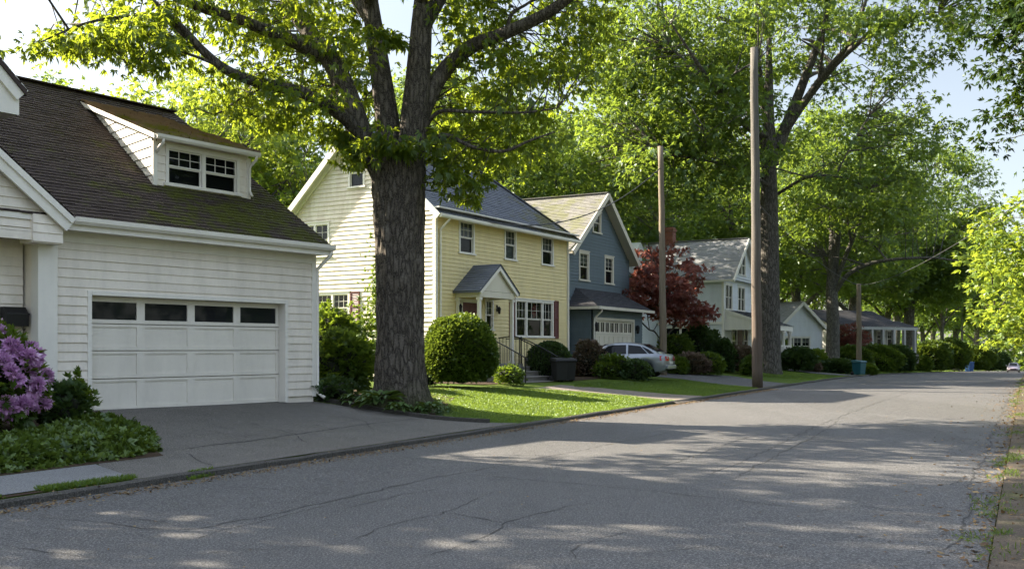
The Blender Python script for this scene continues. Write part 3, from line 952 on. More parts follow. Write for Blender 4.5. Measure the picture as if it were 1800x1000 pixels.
def clapboard(mb, W, prof, z0, z1, openings, ex=0.16, lap=0.018, mat=0, seed=1, n0=0.0):
    """lapped boards; prof = [(z, u_left, u_right), ...] ascending; openings = [(u0,u1,z0,z1)]"""
    g = np.random.default_rng(seed)
    pz = [p[0] for p in prof]; pl = [p[1] for p in prof]; pr = [p[2] for p in prof]
    L = lambda z: float(np.interp(z, pz, pl)); Rr = lambda z: float(np.interp(z, pz, pr))
    nrow = max(1, int(round((z1 - z0) / ex)))
    e = (z1 - z0) / nrow
    for i in range(nrow):
        za, zb = z0 + i * e, z0 + (i + 1) * e
        cuts = sorted({za, zb} | {z for o in openings for z in (o[2], o[3]) if za < z < zb} | {z for z in pz if za < z < zb})
        lp = lap * g.uniform(0.8, 1.25)
        rv = g.uniform()
        for c, d in zip(cuts[:-1], cuts[1:]):
            if d - c < 1e-4: continue
            mid = (c + d) / 2
            la, lb, ra, rb = L(c), L(d), Rr(c), Rr(d)
            ops = sorted([(o[0], o[1]) for o in openings if o[2] < mid < o[3]])
            segs = []; cur = (la, lb)
            for (a, b) in ops:
                if b <= min(cur) or a >= max(ra, rb): continue
                if a > max(cur): segs.append((cur, (a, a)))
                cur = (b, b)
            if cur[0] < ra or cur[1] < rb: segs.append((cur, (ra, rb)))
            oc = n0 + lp * (1 - (c - za) / e) + 0.002; od = n0 + lp * (1 - (d - za) / e) + 0.002
            for (x0, x1) in segs:
                if x1[0] - x0[0] < 0.005 and x1[1] - x0[1] < 0.005: continue
                mb.quad(W.P(x0[0], c, oc), W.P(x1[0], c, oc), W.P(x1[1], d, od), W.P(x0[1], d, od), mat, rv)
                if c == za:
                    mb.quad(W.P(x0[0], c, n0 - 0.003), W.P(x1[0], c, n0 - 0.003), W.P(x1[0], c, oc), W.P(x0[0], c, oc), mat, rv)

def wbox(mb, W, u0, u1, z0, z1, n0, n1, mat=0, r=0.0):
    mb.hexa([W.P(u0, z0, n0), W.P(u1, z0, n0), W.P(u1, z0, n1), W.P(u0, z0, n1), W.P(u0, z1, n0), W.P(u1, z1, n0), W.P(u1, z1, n1), W.P(u0, z1, n1)], mat, r)

def window(parent, W, u0, u1, z0, z1, units=1, cols=2, rows=2, trim='white_trim', cw=0.09, curtain=0.0, flat=False, picture=None, cmat='curtain', glass='glass', upper_only=True):
    """sash window; outer casing u0..u1, z0..z1 on the wall; parts: frame (the window), sash, pane, sill, curtain"""
    mb = MB()
    wbox(mb, W, u0, u0 + cw, z0, z1, -0.11, 0.036); wbox(mb, W, u1 - cw, u1, z0, z1, -0.11, 0.036)
    wbox(mb, W, u0 + cw, u1 - cw, z1 - cw, z1, -0.11, 0.034)
    wbox(mb, W, u0 - 0.03, u1 + 0.03, z1, z1 + 0.035, -0.02, 0.06)
    iu0, iu1 = u0 + cw, u1 - cw
    widths = picture or [1.0] * units
    tot = sum(widths); mw = 0.09
    free = iu1 - iu0 - mw * (len(widths) - 1)
    x = iu0; cells = []
    for i, w in enumerate(widths):
        cells.append((x, x + free * w / tot)); x += free * w / tot
        if i < len(widths) - 1:
            wbox(mb, W, x, x + mw, z0 + 0.05, z1 - cw, -0.11, 0.030); x += mw
    host = parent
    fr = mb.build("window_frame" if flat else "window", M[trim], parent)
    if not flat: host = fr
    sb, gb, cb = MB(), MB(), MB()
    zi0, zi1 = z0 + 0.05, z1 - cw
    zm = (zi0 + zi1) / 2
    st = 0.028
    for (a, b) in cells:
        for k, (c, d) in enumerate(((zm, zi1), (zi0, zm))):
            n1 = -0.010 if k == 0 else -0.028
            n0 = n1 - 0.03
            wbox(sb, W, a, a + st, c, d, n0, n1); wbox(sb, W, b - st, b, c, d, n0, n1)
            wbox(sb, W, a + st, b - st, d - st, d, n0, n1); wbox(sb, W, a + st, b - st, c, c + st, n0, n1 + (0.006 if k == 0 else 0))
            if k == 0 or not upper_only:
                for q in range(1, cols):
                    u = a + (b - a) * q / cols
                    wbox(sb, W, u - 0.006, u + 0.006, c + st, d - st, n0 + 0.008, n1 - 0.004)
                for q in range(1, rows):
                    z = c + (d - c) * q / rows
                    for q2 in range(cols):
                        s0 = a + (b - a) * q2 / cols + (0.008 if q2 else st); s1 = a + (b - a) * (q2 + 1) / cols - (0.008 if q2 < cols - 1 else st)
                        wbox(sb, W, s0, s1, z - 0.006, z + 0.006, n0 + 0.008, n1 - 0.004)
            gb.quad(W.P(a + st, c + st, n0 + 0.012), W.P(b - st, c + st, n0 + 0.012), W.P(b - st, d - st, n0 + 0.012), W.P(a + st, d - st, n0 + 0.012))
        if curtain > 0:
            zc = zi1 - (zi1 - zi0) * curtain
            nn = 9
            for q in range(nn):
                ua, ub = a + (b - a) * q / nn, a + (b - a) * (q + 1) / nn
                na, nb = -0.085 - 0.012 * (q % 2), -0.085 - 0.012 * ((q + 1) % 2)
                cb.quad(W.P(ua, zc, na), W.P(ub, zc, nb), W.P(ub, zi1, nb), W.P(ua, zi1, na))
    sb.build("sash", M[trim], host)
    gb.build("pane", M[glass], host, fix=False)
    if cb.v: cb.build("curtain", M[cmat], host, fix=False)
    sl = MB(); wbox(sl, W, u0 - 0.05, u1 + 0.05, z0 - 0.01, z0 + 0.05, -0.11, 0.075)
    sl.build("sill", M[trim], host)
    return fr

def roof_plane(mb, eL, eR, rR, rL, ex=0.14, seg=0.33, lap=0.014, seed=2, mat=0, jit=0.006):
    g = np.random.default_rng(seed)
    eL, eR, rR, rL = Vector(eL), Vector(eR), Vector(rR), Vector(rL)
    N = (eR - eL).cross((rL + rR) / 2 - eL).normalized()
    if N.z < 0: N = -N
    slope = ((rL + rR) / 2 - (eL + eR) / 2).length
    nrow = max(2, int(slope / ex))
    up = ((rL + rR) / 2 - (eL + eR) / 2).normalized()
    for i in range(nrow):
        t0, t1 = i / nrow, (i + 1) / nrow
        a0, a1 = eL.lerp(rL, t0), eR.lerp(rR, t0); b0, b1 = eL.lerp(rL, t1), eR.lerp(rR, t1)
        w = (a1 - a0).length
        ns = max(1, int(w / seg))
        xs = [0.0] + sorted([min(0.999, max(0.001, (k + (0.5 if i % 2 else 0.0) + g.uniform(-0.12, 0.12)) / ns)) for k in range(1, ns)]) + [1.0]
        for p, q in zip(xs[:-1], xs[1:]):
            h = lap * g.uniform(0.7, 1.3); j = up * g.normal(0, jit)
            rv = float(np.clip(g.normal(0.5, 0.24), 0, 1))
            A, Bq, C, D = a0.lerp(a1, p) + j + N * h, a0.lerp(a1, q) + j + N * h, b0.lerp(b1, q) + N * 0.002, b0.lerp(b1, p) + N * 0.002
            mb.quad(A, Bq, C, D, mat, rv)
            mb.quad(A - N * h, Bq - N * h, Bq, A, mat, rv * 0.3)

def slab(mb, pts, thick, mat=0):
    """roof deck under the shingles, extruded down"""
    mb.prism(pts, (0, 0, -thick), mat)

def part(parent, name, mb, mat, smooth=False, bevel=0.0, label=None):
    o = mb.build(name, mat, parent, smooth, bevel)
    if label: o["label"] = label
    return o

def downspout(parent, x, y, ztop, zbot, kick=(0.0, -0.25), r=0.038, mat='white_trim', off=(0.0, -0.30)):
    mb = MB()
    p = [(x + off[0], y + off[1], ztop), (x + off[0], y + off[1], ztop - 0.10), (x, y, ztop - 0.42), (x, y, ztop - 0.55), (x, y, (ztop + zbot) / 2), (x, y, zbot + 0.16), (x + kick[0], y + kick[1], zbot + 0.05)]
    mb.tube(p, [r] * len(p), 8)
    return part(parent, "downspout", mb, M[mat], True)

# ------------------------------------------------------------------ 1. the white garage house
gh = thing("garage_house", "white clapboard house with wide garage door and dark mossy roof with dormer", "house", GF['o'], rotz_of(GF))
WF = Wall((0, 0, 0), (1, 0, 0), (0, -1, 0))           # the front: u = X, outward = -Y
GZ = 0.43
X0, X1 = -1.05, 5.33
ZE = 3.70
DW, DH = 4.47, 2.13
mb = MB()
clapboard(mb, WF, [(GZ + 0.12, -0.70, X1 - 0.10), (9, -0.70, X1 - 0.10)], GZ + 0.12, ZE - 0.02, [(-0.08, DW + 0.08, GZ - 0.1, GZ + DH + 0.08)], 0.165, 0.02, 0, 4)
part(gh, "wall", mb, M['white'])
mb = MB()   # the closed body behind the boards
mb.hexa([(X0 + 0.02, 0.30, 0.2), (X1 - 0.02, 0.30, 0.2), (X1 - 0.02, 9.8, 0.2), (X0 + 0.02, 9.8, 0.2), (X0 + 0.02, 0.30, ZE), (X1 - 0.02, 0.30, ZE), (X1 - 0.02, 9.8, ZE), (X0 + 0.02, 9.8, ZE)])
mb.prism([(X1 - 0.06, 0.12, ZE), (X1 - 0.06, 9.8, ZE), (X1 - 0.06, 5.45, 7.4)], (0.04, 0, 0))
mb.box(X0 + 0.02, -0.08, 0.02, 0.30, 0.2, ZE); mb.box(DW + 0.08, X1 - 0.02, 0.02, 0.30, 0.2, ZE); mb.box(-0.08, DW + 0.08, 0.02, 0.30, GZ + DH + 0.08, ZE)
part(gh, "inner_wall", mb, M['white'])
mb = MB()
side = Wall((X1 - 0.02, 0, 0), (0, 1, 0), (1, 0, 0))
clapboard(mb, side, [(GZ, 0.0, 9.9), (ZE, 0.0, 9.9), (7.45, 5.4, 5.5)], GZ + 0.12, 7.4, [], 0.165, 0.02, 0, 5)
part(gh, "side_wall", mb, M['white'])
mb = MB()
mb.box(X0, DW * 0 - 0.16, 0.03, 0.14, 0.05, GZ + 0.12); part(gh, "foundation", mb, M['foundation']); mb = MB(); mb.box(DW + 0.16, X1 - 0.03, 0.03, 0.14, 0.05, GZ + 0.12)
mb.box(X1 - 0.10, X1 - 0.03, 0.14, 9.8, 0.05, GZ + 0.12)
part(gh, "foundation", mb, M['foundation'])
mb = MB()   # corner boards, frieze, door casing
mb.box(X1 - 0.10, X1 + 0.02, -0.035, 0.10, GZ + 0.1, ZE - 0.02)
mb.box(-0.08, 0.0, -0.035, 0.30, GZ, GZ + DH + 0.08); mb.box(DW, DW + 0.08, -0.035, 0.30, GZ, GZ + DH + 0.08)
mb.box(0.0, DW, -0.035, 0.30, GZ + DH, GZ + DH + 0.08)
part(gh, "trim", mb, M['white_trim'], bevel=0.006)
mb = MB()   # corner pilaster left of the garage front
mb.box(X0, -0.70, -0.14, 0.10, GZ - 0.1, ZE - 0.18); mb.box(X0 - 0.04, -0.66, -0.18, 0.12, ZE - 0.18, ZE - 0.10); mb.box(X0 - 0.07, -0.63, -0.21, 0.14, ZE - 0.10, ZE - 0.02)
part(gh, "pilaster", mb, M['white_trim'], bevel=0.008)
# garage door: four sections, four columns of sunk panels, four glazed lights on top
mb = MB(); pane = MB()
cols = 4; sec = [0.0, 0.60, 1.12, 1.62, DH]
st = 0.085
cwid = DW / cols
for k in range(4):
    za, zb = GZ + sec[k] + 0.012, GZ + sec[k + 1]
    rl, rh = (0.07, 0.05)
    mb.box(0.01, DW - 0.01, 0.18, 0.22, za, za + rl); mb.box(0.01, DW - 0.01, 0.18, 0.22, zb - rh - (0.05 if k == 3 else 0), zb - 0.004)
    top = zb - rh - (0.05 if k == 3 else 0)
    for c in range(cols + 1):
        u = c * cwid
        a, b = max(0.01, u - st), min(DW - 0.01, u + st)
        mb.box(a, b, 0.18, 0.22, za + rl, top)
    for c in range(cols):
        a, b = c * cwid + st, (c + 1) * cwid - st
        a, b = max(a, 0.01), min(b, DW - 0.01)
        if k < 3:
            mb.box(a, b, 0.202, 0.218, za + rl, top)
            mb.box(a, b, 0.190, 0.202, top - 0.018, top)
        else:
            pane.quad((a, 0.205, za + rl), (b, 0.205, za + rl), (b, 0.205, top), (a, 0.205, top))
gd = part(gh, "garage_door", mb, M['door_white'])
for i in range(4):
    p1 = MB(); p1.v = pane.v[i * 4:i * 4 + 4]; p1.r = [0] * 4; p1.f = [(0, 1, 2, 3)]; p1.m = [0]
    p1.build("pane", M['darkglass'], gd, fix=False)
mb = MB(); mb.box(0.02, DW - 0.02, 0.185, 0.215, GZ - 0.02, GZ + 0.012); mb.build("rubber_seal", M['rubber'], gd)
# roof: charcoal shingles, deck, eave box and gutter
YR, ZR = 5.47, 7.66
XL, XR = -1.25, X1 + 0.14
sl_m = (ZR - 3.86) / (YR + 0.42)
rz = lambda y: 3.86 + sl_m * (y + 0.42)
mb = MB()
roof_plane(mb, (XL - 6, -0.42, 3.86), (XR, -0.42, 3.86), (XR, YR, ZR), (XL - 6, YR, ZR), 0.135, 0.30, 0.018, 7)
roof_plane(mb, (XL - 6, YR * 2 + .42, 3.86), (XR, YR * 2 + .42, 3.86), (XR, YR, ZR), (XL - 6, YR, ZR), 0.3, 1.0, 0.018, 8)
mb.beam((XL - 6, YR, ZR + 0.02), (XR, YR, ZR + 0.02), 0.26, 0.035, r=0.4)
part(gh, "roof", mb, M['roof_dark'])
mb = MB()
for s in (1, -1):
    y0 = -0.40 if s == 1 else YR * 2 + 0.40
    mb.hexa([(XL - 6, y0, 3.76), (XR, y0, 3.76), (XR, YR, ZR - 0.11), (XL - 6, YR, ZR - 0.11), (XL - 6, y0, 3.86), (XR, y0, 3.86), (XR, YR, ZR - 0.006), (XL - 6, YR, ZR - 0.006)])
part(gh, "roof_edge", mb, M['white_trim'])
mb = MB()
mb.box(-1.05, XR - 0.02, -0.40, 0.02, ZE - 0.03, ZE + 0.015)                    # soffit
mb.box(-1.05, XR - 0.02, -0.425, -0.40, ZE - 0.05, 3.85)                          # fascia
mb.box(-1.05, X1 - 0.1, -0.03, 0.03, ZE - 0.22, ZE - 0.03)                        # frieze board
part(gh, "eave", mb, M['white_trim'])
mb = MB()
gy = -0.425
prof = [(gy - 0.001, 3.755), (gy - 0.075, 3.75), (gy - 0.115, 3.80), (gy - 0.125, 3.875), (gy - 0.105, 3.875), (gy - 0.095, 3.81), (gy - 0.06, 3.77), (gy - 0.02, 3.77)]
pts0 = [(-0.60, a, b) for a, b in prof]
mb.prism(pts0, (XR + 0.60, 0, 0))
part(gh, "gutter", mb, M['white_trim'])
downspout(gh, X1 + 0.06, -0.02, 3.78, GZ + 0.02, (0.04, -0.2), 0.04, off=(0.03, -0.43))

# dormer on the garage roof
dm_root = thing("tmp", "", "")
bpy.data.objects.remove(dm_root)
DX0, DX1, DY, DZ = 2.12, 4.55, 1.30, 5.93
zb0 = rz(DY)
WD = Wall((0, DY, 0), (1, 0, 0), (0, -1, 0))
mb = MB()
clapboard(mb, WD, [(zb0 - 0.05, DX0 + 0.08, DX1 - 0.08), (9, DX0 + 0.08, DX1 - 0.08)], zb0 - 0.05, DZ, [(DX0 + 0.28, DX1 - 0.28, zb0 + 0.02, DZ - 0.10)], 0.16, 0.016, 0, 3)
dm = part(gh, "dormer", mb, M['white'])
mb = MB()
YB = 4.80; ZB = rz(YB) + 0.02
xs = lambda y: DX0 + (y - DY) * 0.17                     # the cheek stands a little askew
mb.prism([(DX0 + 0.02, DY + 0.13, zb0 - 0.6), (DX1 - 0.02, DY + 0.13, zb0 - 0.6), (DX1 - 0.02, DY + 0.13, DZ), (DX0 + 0.02, DY + 0.13, DZ)], (0, 0.02, 0))
part(dm, "dormer_back", mb, M['core'])
mb = MB()   # cheeks: boards that shorten up the roof
U = Vector((0.17, 1.0, 0)).normalized(); N = Vector((-1.0, 0.17, 0)).normalized()
WC = Wall((DX0, DY, 0), U, N)
kk = U.y
n = 11
top_z = lambda y: DZ + (ZB - DZ) * (y - DY) / (YB - DY) - 0.03
for i in range(n):
    za = zb0 + (ZB - 0.1 - zb0) * i / n; zb = zb0 + (ZB - 0.1 - zb0) * (i + 1) / n
    def lim(z):
        y_roof = (z - 3.86) / sl_m - 0.42
        if z <= DZ: yl = DY
        else: yl = DY + (z - DZ) * (YB - DY) / (ZB - DZ)
        return yl, max(yl, y_roof)
    (l0, r0_), (l1, r1_) = lim(za), lim(zb)
    if za < DZ < zb: l1 = DY if False else l1
    mb.quad(WC.P((l0 - DY) / kk, za, 0.024), WC.P((r0_ - DY) / kk + 0.02, za, 0.024), WC.P((r1_ - DY) / kk + 0.02, zb, 0.004), WC.P((l1 - DY) / kk, zb, 0.004), 0, random.random())
    mb.quad(WC.P((l0 - DY) / kk, za, -0.01), WC.P((r0_ - DY) / kk + 0.02, za, -0.01), WC.P((r0_ - DY) / kk + 0.02, za, 0.024), WC.P((l0 - DY) / kk, za, 0.024), 0, 0.2)
mb.prism([(DX0 + 0.03, DY + 0.02, zb0 - 0.3), (DX0 + 0.03, DY + 0.02, DZ - 0.01), (xs(YB) + 0.03, YB, ZB - 0.05), (xs(YB) + 0.03, YB, ZB - 0.4)], (0.05, 0, 0))
mb.prism([(DX1 - 0.05, DY + 0.02, zb0 - 0.3), (DX1 - 0.05, DY + 0.02, DZ - 0.01), (DX1 - 0.05, YB, ZB - 0.05), (DX1 - 0.05, YB, ZB - 0.4)], (0.05, 0, 0))
part(dm, "cheek", mb, M['white_trim'])
mb = MB()
roof_plane(mb, (DX0 - 0.16, DY - 0.26, DZ + 0.04), (DX1 + 0.10, DY - 0.26, DZ + 0.04), (DX1 + 0.10, YB + 0.1, ZB + 0.06), (xs(YB) - 0.16, YB + 0.1, ZB + 0.06), 0.14, 0.16, 0.055, 12, 0, 0.03)
part(dm, "dormer_roof", mb, M['roof_mossy'])
mb = MB()
mb.hexa([(DX0 - 0.14, DY - 0.24, DZ - 0.06), (DX1 + 0.08, DY - 0.24, DZ - 0.06), (DX1 + 0.08, YB + 0.1, ZB - 0.04), (xs(YB) - 0.14, YB + 0.1, ZB - 0.04),
         (DX0 - 0.14, DY - 0.24, DZ + 0.034), (DX1 + 0.08, DY - 0.24, DZ + 0.034), (DX1 + 0.08, YB + 0.1, ZB + 0.054), (xs(YB) - 0.14, YB + 0.1, ZB + 0.054)])
mb.box(DX0 - 0.02, DX0 + 0.08, DY - 0.035, DY + 0.02, zb0 - 0.05, DZ - 0.07); mb.box(DX1 - 0.08, DX1 + 0.02, DY - 0.035, DY + 0.02, zb0 - 0.05, DZ - 0.07)
mb.box(DX0 + 0.08, DX1 - 0.08, DY - 0.032, DY + 0.02, DZ - 0.10, DZ - 0.065)
part(dm, "dormer_trim", mb, M['white_trim'])
mb = MB()
mb.prism([(DX0 - 0.12, DY - 0.245 - a, DZ - 0.07 + b) for a, b in ((0, 0), (0.07, 0.0), (0.10, 0.04), (0.105, 0.10), (0.0, 0.10))], (DX1 - DX0 + 0.18, 0, 0))
part(dm, "gutter", mb, M['white_trim'])
for xx in (DX0 + 0.04, DX1 - 0.03):
    mb = MB(); q = [(xx, DY - 0.30, DZ - 0.06), (xx, DY - 0.29, DZ - 0.13), (xx, DY - 0.10, DZ - 0.24), (xx, DY - 0.06, DZ - 0.30)] + ([(xx, DY - 0.06, zb0 + 0.15), (xx, DY - 0.15, zb0 + 0.03)] if xx > 3 else [])
    mb.tube(q, [0.032] * len(q), 8); part(dm, "downspout", mb, M['white_trim'], True)
window(dm, WD, DX0 + 0.28, DX1 - 0.28, zb0 + 0.02, DZ - 0.10, 2, 3, 2, 'white_trim', 0.07, 0.0, flat=True, upper_only=True)

# the entry at the left: porch gable with boxed return, recess wall, mailbox, and the main roof's corner above
mb = MB()
EX0, EX1 = -5.2, X0 - 0.02
WR = Wall((0, 0.35, 0), (1, 0, 0), (0, -1, 0))
clapboard(mb, WR, [(GZ, EX0 - 2, EX1), (9, EX0 - 2, EX1)], GZ, 3.5, [(-2.87, -1.52, GZ - 0.2, 2.75)], 0.165, 0.02, 0, 9)
part(gh, "entry_wall", mb, M['white'])
mb = MB(); mb.box(EX0 - 2, EX1, 0.47, 0.6, 0.2, 3.6)
part(gh, "entry_back", mb, M['core'])
mb = MB()
for a, b, c, d in ((-2.87, -2.74, GZ, 2.75), (-1.65, -1.52, GZ, 2.75), (-2.74, -1.65, 2.62, 2.75)): mb.box(a, b, 0.29, 0.47, c, d)
part(gh, "door_frame", mb, M['white_trim'])
mb = MB(); mb.box(-2.74, -1.65, 0.37, 0.43, GZ + 0.02, 2.62)
for a, b in ((0.75, 1.45), (1.6, 2.45)): 
    for x in (-2.62, -2.15): mb.box(x, x + 0.40, 0.355, 0.372, a, b)
part(gh, "front_door", mb, M['bin_black'])
mb = MB()   # mailbox on the recess wall
mx, my, mz = -1.285, 0.215, 1.98
mb.prism([(mx - 0.19, my - 0.13, mz), (mx - 0.19, my + 0.11, mz), (mx - 0.19, my + 0.11, mz + 0.33), (mx - 0.19, my - 0.02, mz + 0.33), (mx - 0.19, my - 0.15, mz + 0.20)], (0.38, 0, 0))
mb.beam((mx - 0.2, my - 0.145, mz + 0.205), (mx + 0.2, my - 0.145, mz + 0.205), 0.02, 0.03)
for s in (-0.12, 0.12): mb.tube([(mx + s, my - 0.03, mz), (mx + s, my - 0.05, mz - 0.07), (mx + s, my - 0.12, mz - 0.07), (mx + s, my - 0.14, mz - 0.04)], [0.008] * 4, 6)
part(gh, "mailbox", mb, M['black_iron'], bevel=0.006)
# porch gable: right rake comes down to the garage eave
PY = -0.50
px_e, pz_e = -0.72, 3.83
slope_p = 0.80
gx = -4.2; gz = pz_e + slope_p * (px_e - gx)
mb = MB()
WP = Wall((0, PY + 0.14, 0), (1, 0, 0), (0, -1, 0))
clapboard(mb, WP, [(3.62, -7.5, -0.80), (3.74, -7.5, -0.72), (gz - 0.02, gx - 0.05, gx)], 3.62, gz - 0.10, [], 0.165, 0.018, 0, 14)
mb.box(-7.5, -1.30, PY + 0.16, PY + 0.34, 3.60, 3.70)
part(gh, "porch_gable", mb, M['white'])
mb = MB()
mb.box(-7.5, -1.30, PY + 0.1, 1.24, 3.55, 3.60)                              # porch ceiling
mb.box(-7.5, X0 - 0.1, PY + 0.10, PY + 0.20, 3.42, 3.56)
part(gh, "porch_ceiling", mb, M['white'])
mb = MB()   # boxed return at the foot of the rake, sided
WB2 = Wall((0, PY + 0.06, 0), (1, 0, 0), (0, -1, 0))
clapboard(mb, WB2, [(3.40, -1.30, -0.78), (9, -1.30, -0.78)], 3.40, 3.86, [], 0.155, 0.018, 0, 15)
mb.box(-1.30, -0.78, PY + 0.07, -0.02, 3.38, 3.84)
part(gh, "eave_return", mb, M['white'])
mb = MB()
mb.beam((px_e + 0.04, PY - 0.02, pz_e - 0.12), (gx, PY - 0.02, gz - 0.12), 0.05, 0.26, (0, 0, 1))
mb.beam((px_e + 0.06, PY - 0.065, pz_e - 0.04), (gx, PY - 0.065, gz - 0.04), 0.04, 0.10, (0, 0, 1))
part(gh, "bargeboard", mb, M['white_trim'])
mb = MB()
yb = (gz - 3.86) / sl_m - 0.42
roof_plane(mb, (px_e + 0.06, PY - 0.08, pz_e + 0.05), (px_e + 0.06, 0.0, pz_e + 0.05), (gx, yb, gz + 0.05), (gx, PY - 0.08, gz + 0.05), 0.14, 0.3, 0.016, 17)
part(gh, "porch_roof", mb, M['roof_dark'])
# main block with its own gable; only its roof corner reaches into the picture
mx1 = -1.62; my0 = -0.62; mz1 = 5.72
mb = MB()
mw = Wall((0, -0.05, 0), (1, 0, 0), (0, -1, 0))
clapboard(mb, mw, [(3.7, -6.0, -2.15), (5.7, -6.0, -2.15), (7.95, -4.15, -4.05)], 5.0, 7.95, [], 0.165, 0.02, 0, 19)
mb.box(-6.0, -2.15, 0.02, 8, 4.9, 5.72)
part(gh, "upper_wall", mb, M['white'])
mb = MB()
mb.hexa([(mx1 - 0.6, my0, mz1 - 0.30), (mx1, my0, mz1 - 0.30), (mx1, 0.4, mz1 - 0.30), (mx1 - 0.6, 0.4, mz1 - 0.30), (mx1 - 0.6, my0, mz1 + 0.62), (mx1, my0, mz1 + 0.02), (mx1, 0.4, mz1 + 0.02), (mx1 - 0.6, 0.4, mz1 + 0.62)])
mb.beam((mx1 + 0.03, my0 - 0.03, mz1 + 0.02), (-4.1, my0 - 0.03, mz1 + 2.54), 0.06, 0.26)
part(gh, "cornice", mb, M['white_trim'])
mb = MB()
roof_plane(mb, (mx1 + 0.08, my0 - 0.1, mz1 + 0.10), (mx1 + 0.08, 8, mz1 + 0.10), (-4.1, 8, mz1 + 2.66), (-4.1, my0 - 0.1, mz1 + 2.66), 0.14, 0.3, 0.016, 21)
roof_plane(mb, (-6.6, my0 - 0.1, mz1 + 0.10), (-6.6, 8, mz1 + 0.10), (-4.1, 8, mz1 + 2.66), (-4.1, my0 - 0.1, mz1 + 2.66), 0.3, 1, 0.016, 22)
mb.prism([(mx1 + 0.08, my0 - 0.1, mz1 + 0.10), (-4.1, my0 - 0.1, mz1 + 2.66), (-6.6, my0 - 0.1, mz1 + 0.1), (-6.6, my0 - 0.1, mz1 + 0.02), (-4.1, my0 - 0.1, mz1 + 2.56), (mx1 + 0.08, my0 - 0.1, mz1 + 0.02)], (0, 8, 0), 0, 0.2)
part(gh, "main_roof", mb, M['roof_dark'])
mb = MB()
mb.box(-6.0, -2.15, 1.6, 8, 0.1, 5.0)
part(gh, "main_block", mb, M['white'])

# ------------------------------------------------------------------ 2. the yellow house
yh = thing("yellow_house", "yellow two-storey clapboard house with maroon shutters and small entry portico", "house", YF['o'], rotz_of(YF))
YL, YD, YE = 9.42, 6.74, 6.32         # length, depth, wall top
YBASE = 0.62
SLP = 0.93
YRZ = YE + 0.12 + SLP * (YD / 2)
W1 = Wall((0, 0, 0), (1, 0, 0), (0, -1, 0))
W2 = Wall((0, 0, 0), (0, 1, 0), (-1, 0, 0))
ops1 = [(1.38, 2.36, 4.92, 6.12), (4.38, 5.25, 4.92, 6.12), (7.17, 8.16, 4.92, 6.12), (5.16, 8.15, 2.02, 3.50), (1.50, 2.72, 1.0, 3.34), (3.06, 3.62, 2.25, 3.40)]
mb = MB(); clapboard(mb, W1, [(YBASE, 0.10, YL - 0.10), (9, 0.10, YL - 0.10)], YBASE, YE, ops1, 0.135, 0.018, 0, 31)
part(yh, "front_wall", mb, M['yellow'])
ops2 = [(3.05, 3.81, 7.30, 8.40), (4.70, 6.12, 4.92, 6.18), (3.74, 5.40, 2.5, 3.62)]
mb = MB(); clapboard(mb, W2, [(YBASE, 0.10, YD - 0.10), (YE, 0.10, YD - 0.10), (YRZ - 0.12, YD / 2 - 0.02, YD / 2 + 0.02)], YBASE, YRZ - 0.15, ops2, 0.158, 0.026, 0, 32)
part(yh, "gable_wall", mb, M['cream'])
mb = MB()
mb.box(0.13, YL - 0.13, 0.13, YD - 0.13, 0.3, YE)
mb.prism([(0.13, 0.13, YE), (0.13, YD - 0.13, YE), (0.13, YD / 2, YRZ - 0.3)], (0.05, 0, 0))
part(yh, "room_backing", mb, M['core'])
W3 = Wall((YL, 0, 0), (0, 1, 0), (1, 0, 0)); mb = MB()
clapboard(mb, W3, [(YBASE, 0.1, YD - 0.1), (9, 0.1, YD - 0.1)], YBASE, YE, [], 0.135, 0.018, 0, 33)
part(yh, "side_wall", mb, M['yellow']); mb = MB(); W4 = Wall((0, YD, 0), (1, 0, 0), (0, 1, 0)); clapboard(mb, W4, [(YBASE, 0.1, YL - 0.1), (9, 0.1, YL - 0.1)], YBASE, YE, [], 0.135, 0.018, 0, 34)
part(yh, "side_wall", mb, M['yellow'])
mb = MB(); mb.box(0.03, YL - 0.03, 0.03, YD - 0.03, 0.1, YBASE + 0.01)
part(yh, "foundation", mb, M['foundation'])
mb = MB()
for (a, b, c, d) in ((-0.025, 0.10, -0.03, 0.10), (YL - 0.10, YL + 0.025, -0.03, 0.10), (-0.025, 0.1, YD - 0.1, YD + 0.03)):
    mb = MB(); mb.box(a, b, c, d, YBASE, YE); part(yh, "corner_board", mb, M['white_trim'])
mb = MB(); mb.box(0.10, YL - 0.1, -0.028, 0.02, YE - 0.16, YE)
part(yh, "frieze", mb, M['white_trim'])
# roof: gable at the near end, hip at the far end
OV = 0.30; ze = YE + 0.12 - SLP * 0.0
eF = -0.36; eB = YD + 0.36
zeF = YRZ - SLP * (YD / 2 - eF)
xr2 = YL - 3.9
mb = MB()
roof_plane(mb, (-OV, eF, zeF), (YL + 0.36, eF, zeF), (xr2, YD / 2, YRZ), (-OV, YD / 2, YRZ), 0.14, 0.33, 0.016, 35)
roof_plane(mb, (-OV, eB, zeF), (YL + 0.36, eB, zeF), (xr2, YD / 2, YRZ), (-OV, YD / 2, YRZ), 0.14, 0.33, 0.016, 36)
roof_plane(mb, (YL + 0.36, eF, zeF), (YL + 0.36, eB, zeF), (xr2, YD / 2, YRZ), (xr2, YD / 2, YRZ), 0.14, 0.33, 0.016, 37)
mb.beam((-OV, YD / 2, YRZ + 0.03), (xr2, YD / 2, YRZ + 0.03), 0.25, 0.04, r=0.4)
mb.beam((YL + 0.34, eF + 0.02, zeF + 0.02), (xr2, YD / 2, YRZ + 0.03), 0.25, 0.04, r=0.3)
part(yh, "roof", mb, M['roof_slate'])
mb = MB()
t = 0.1
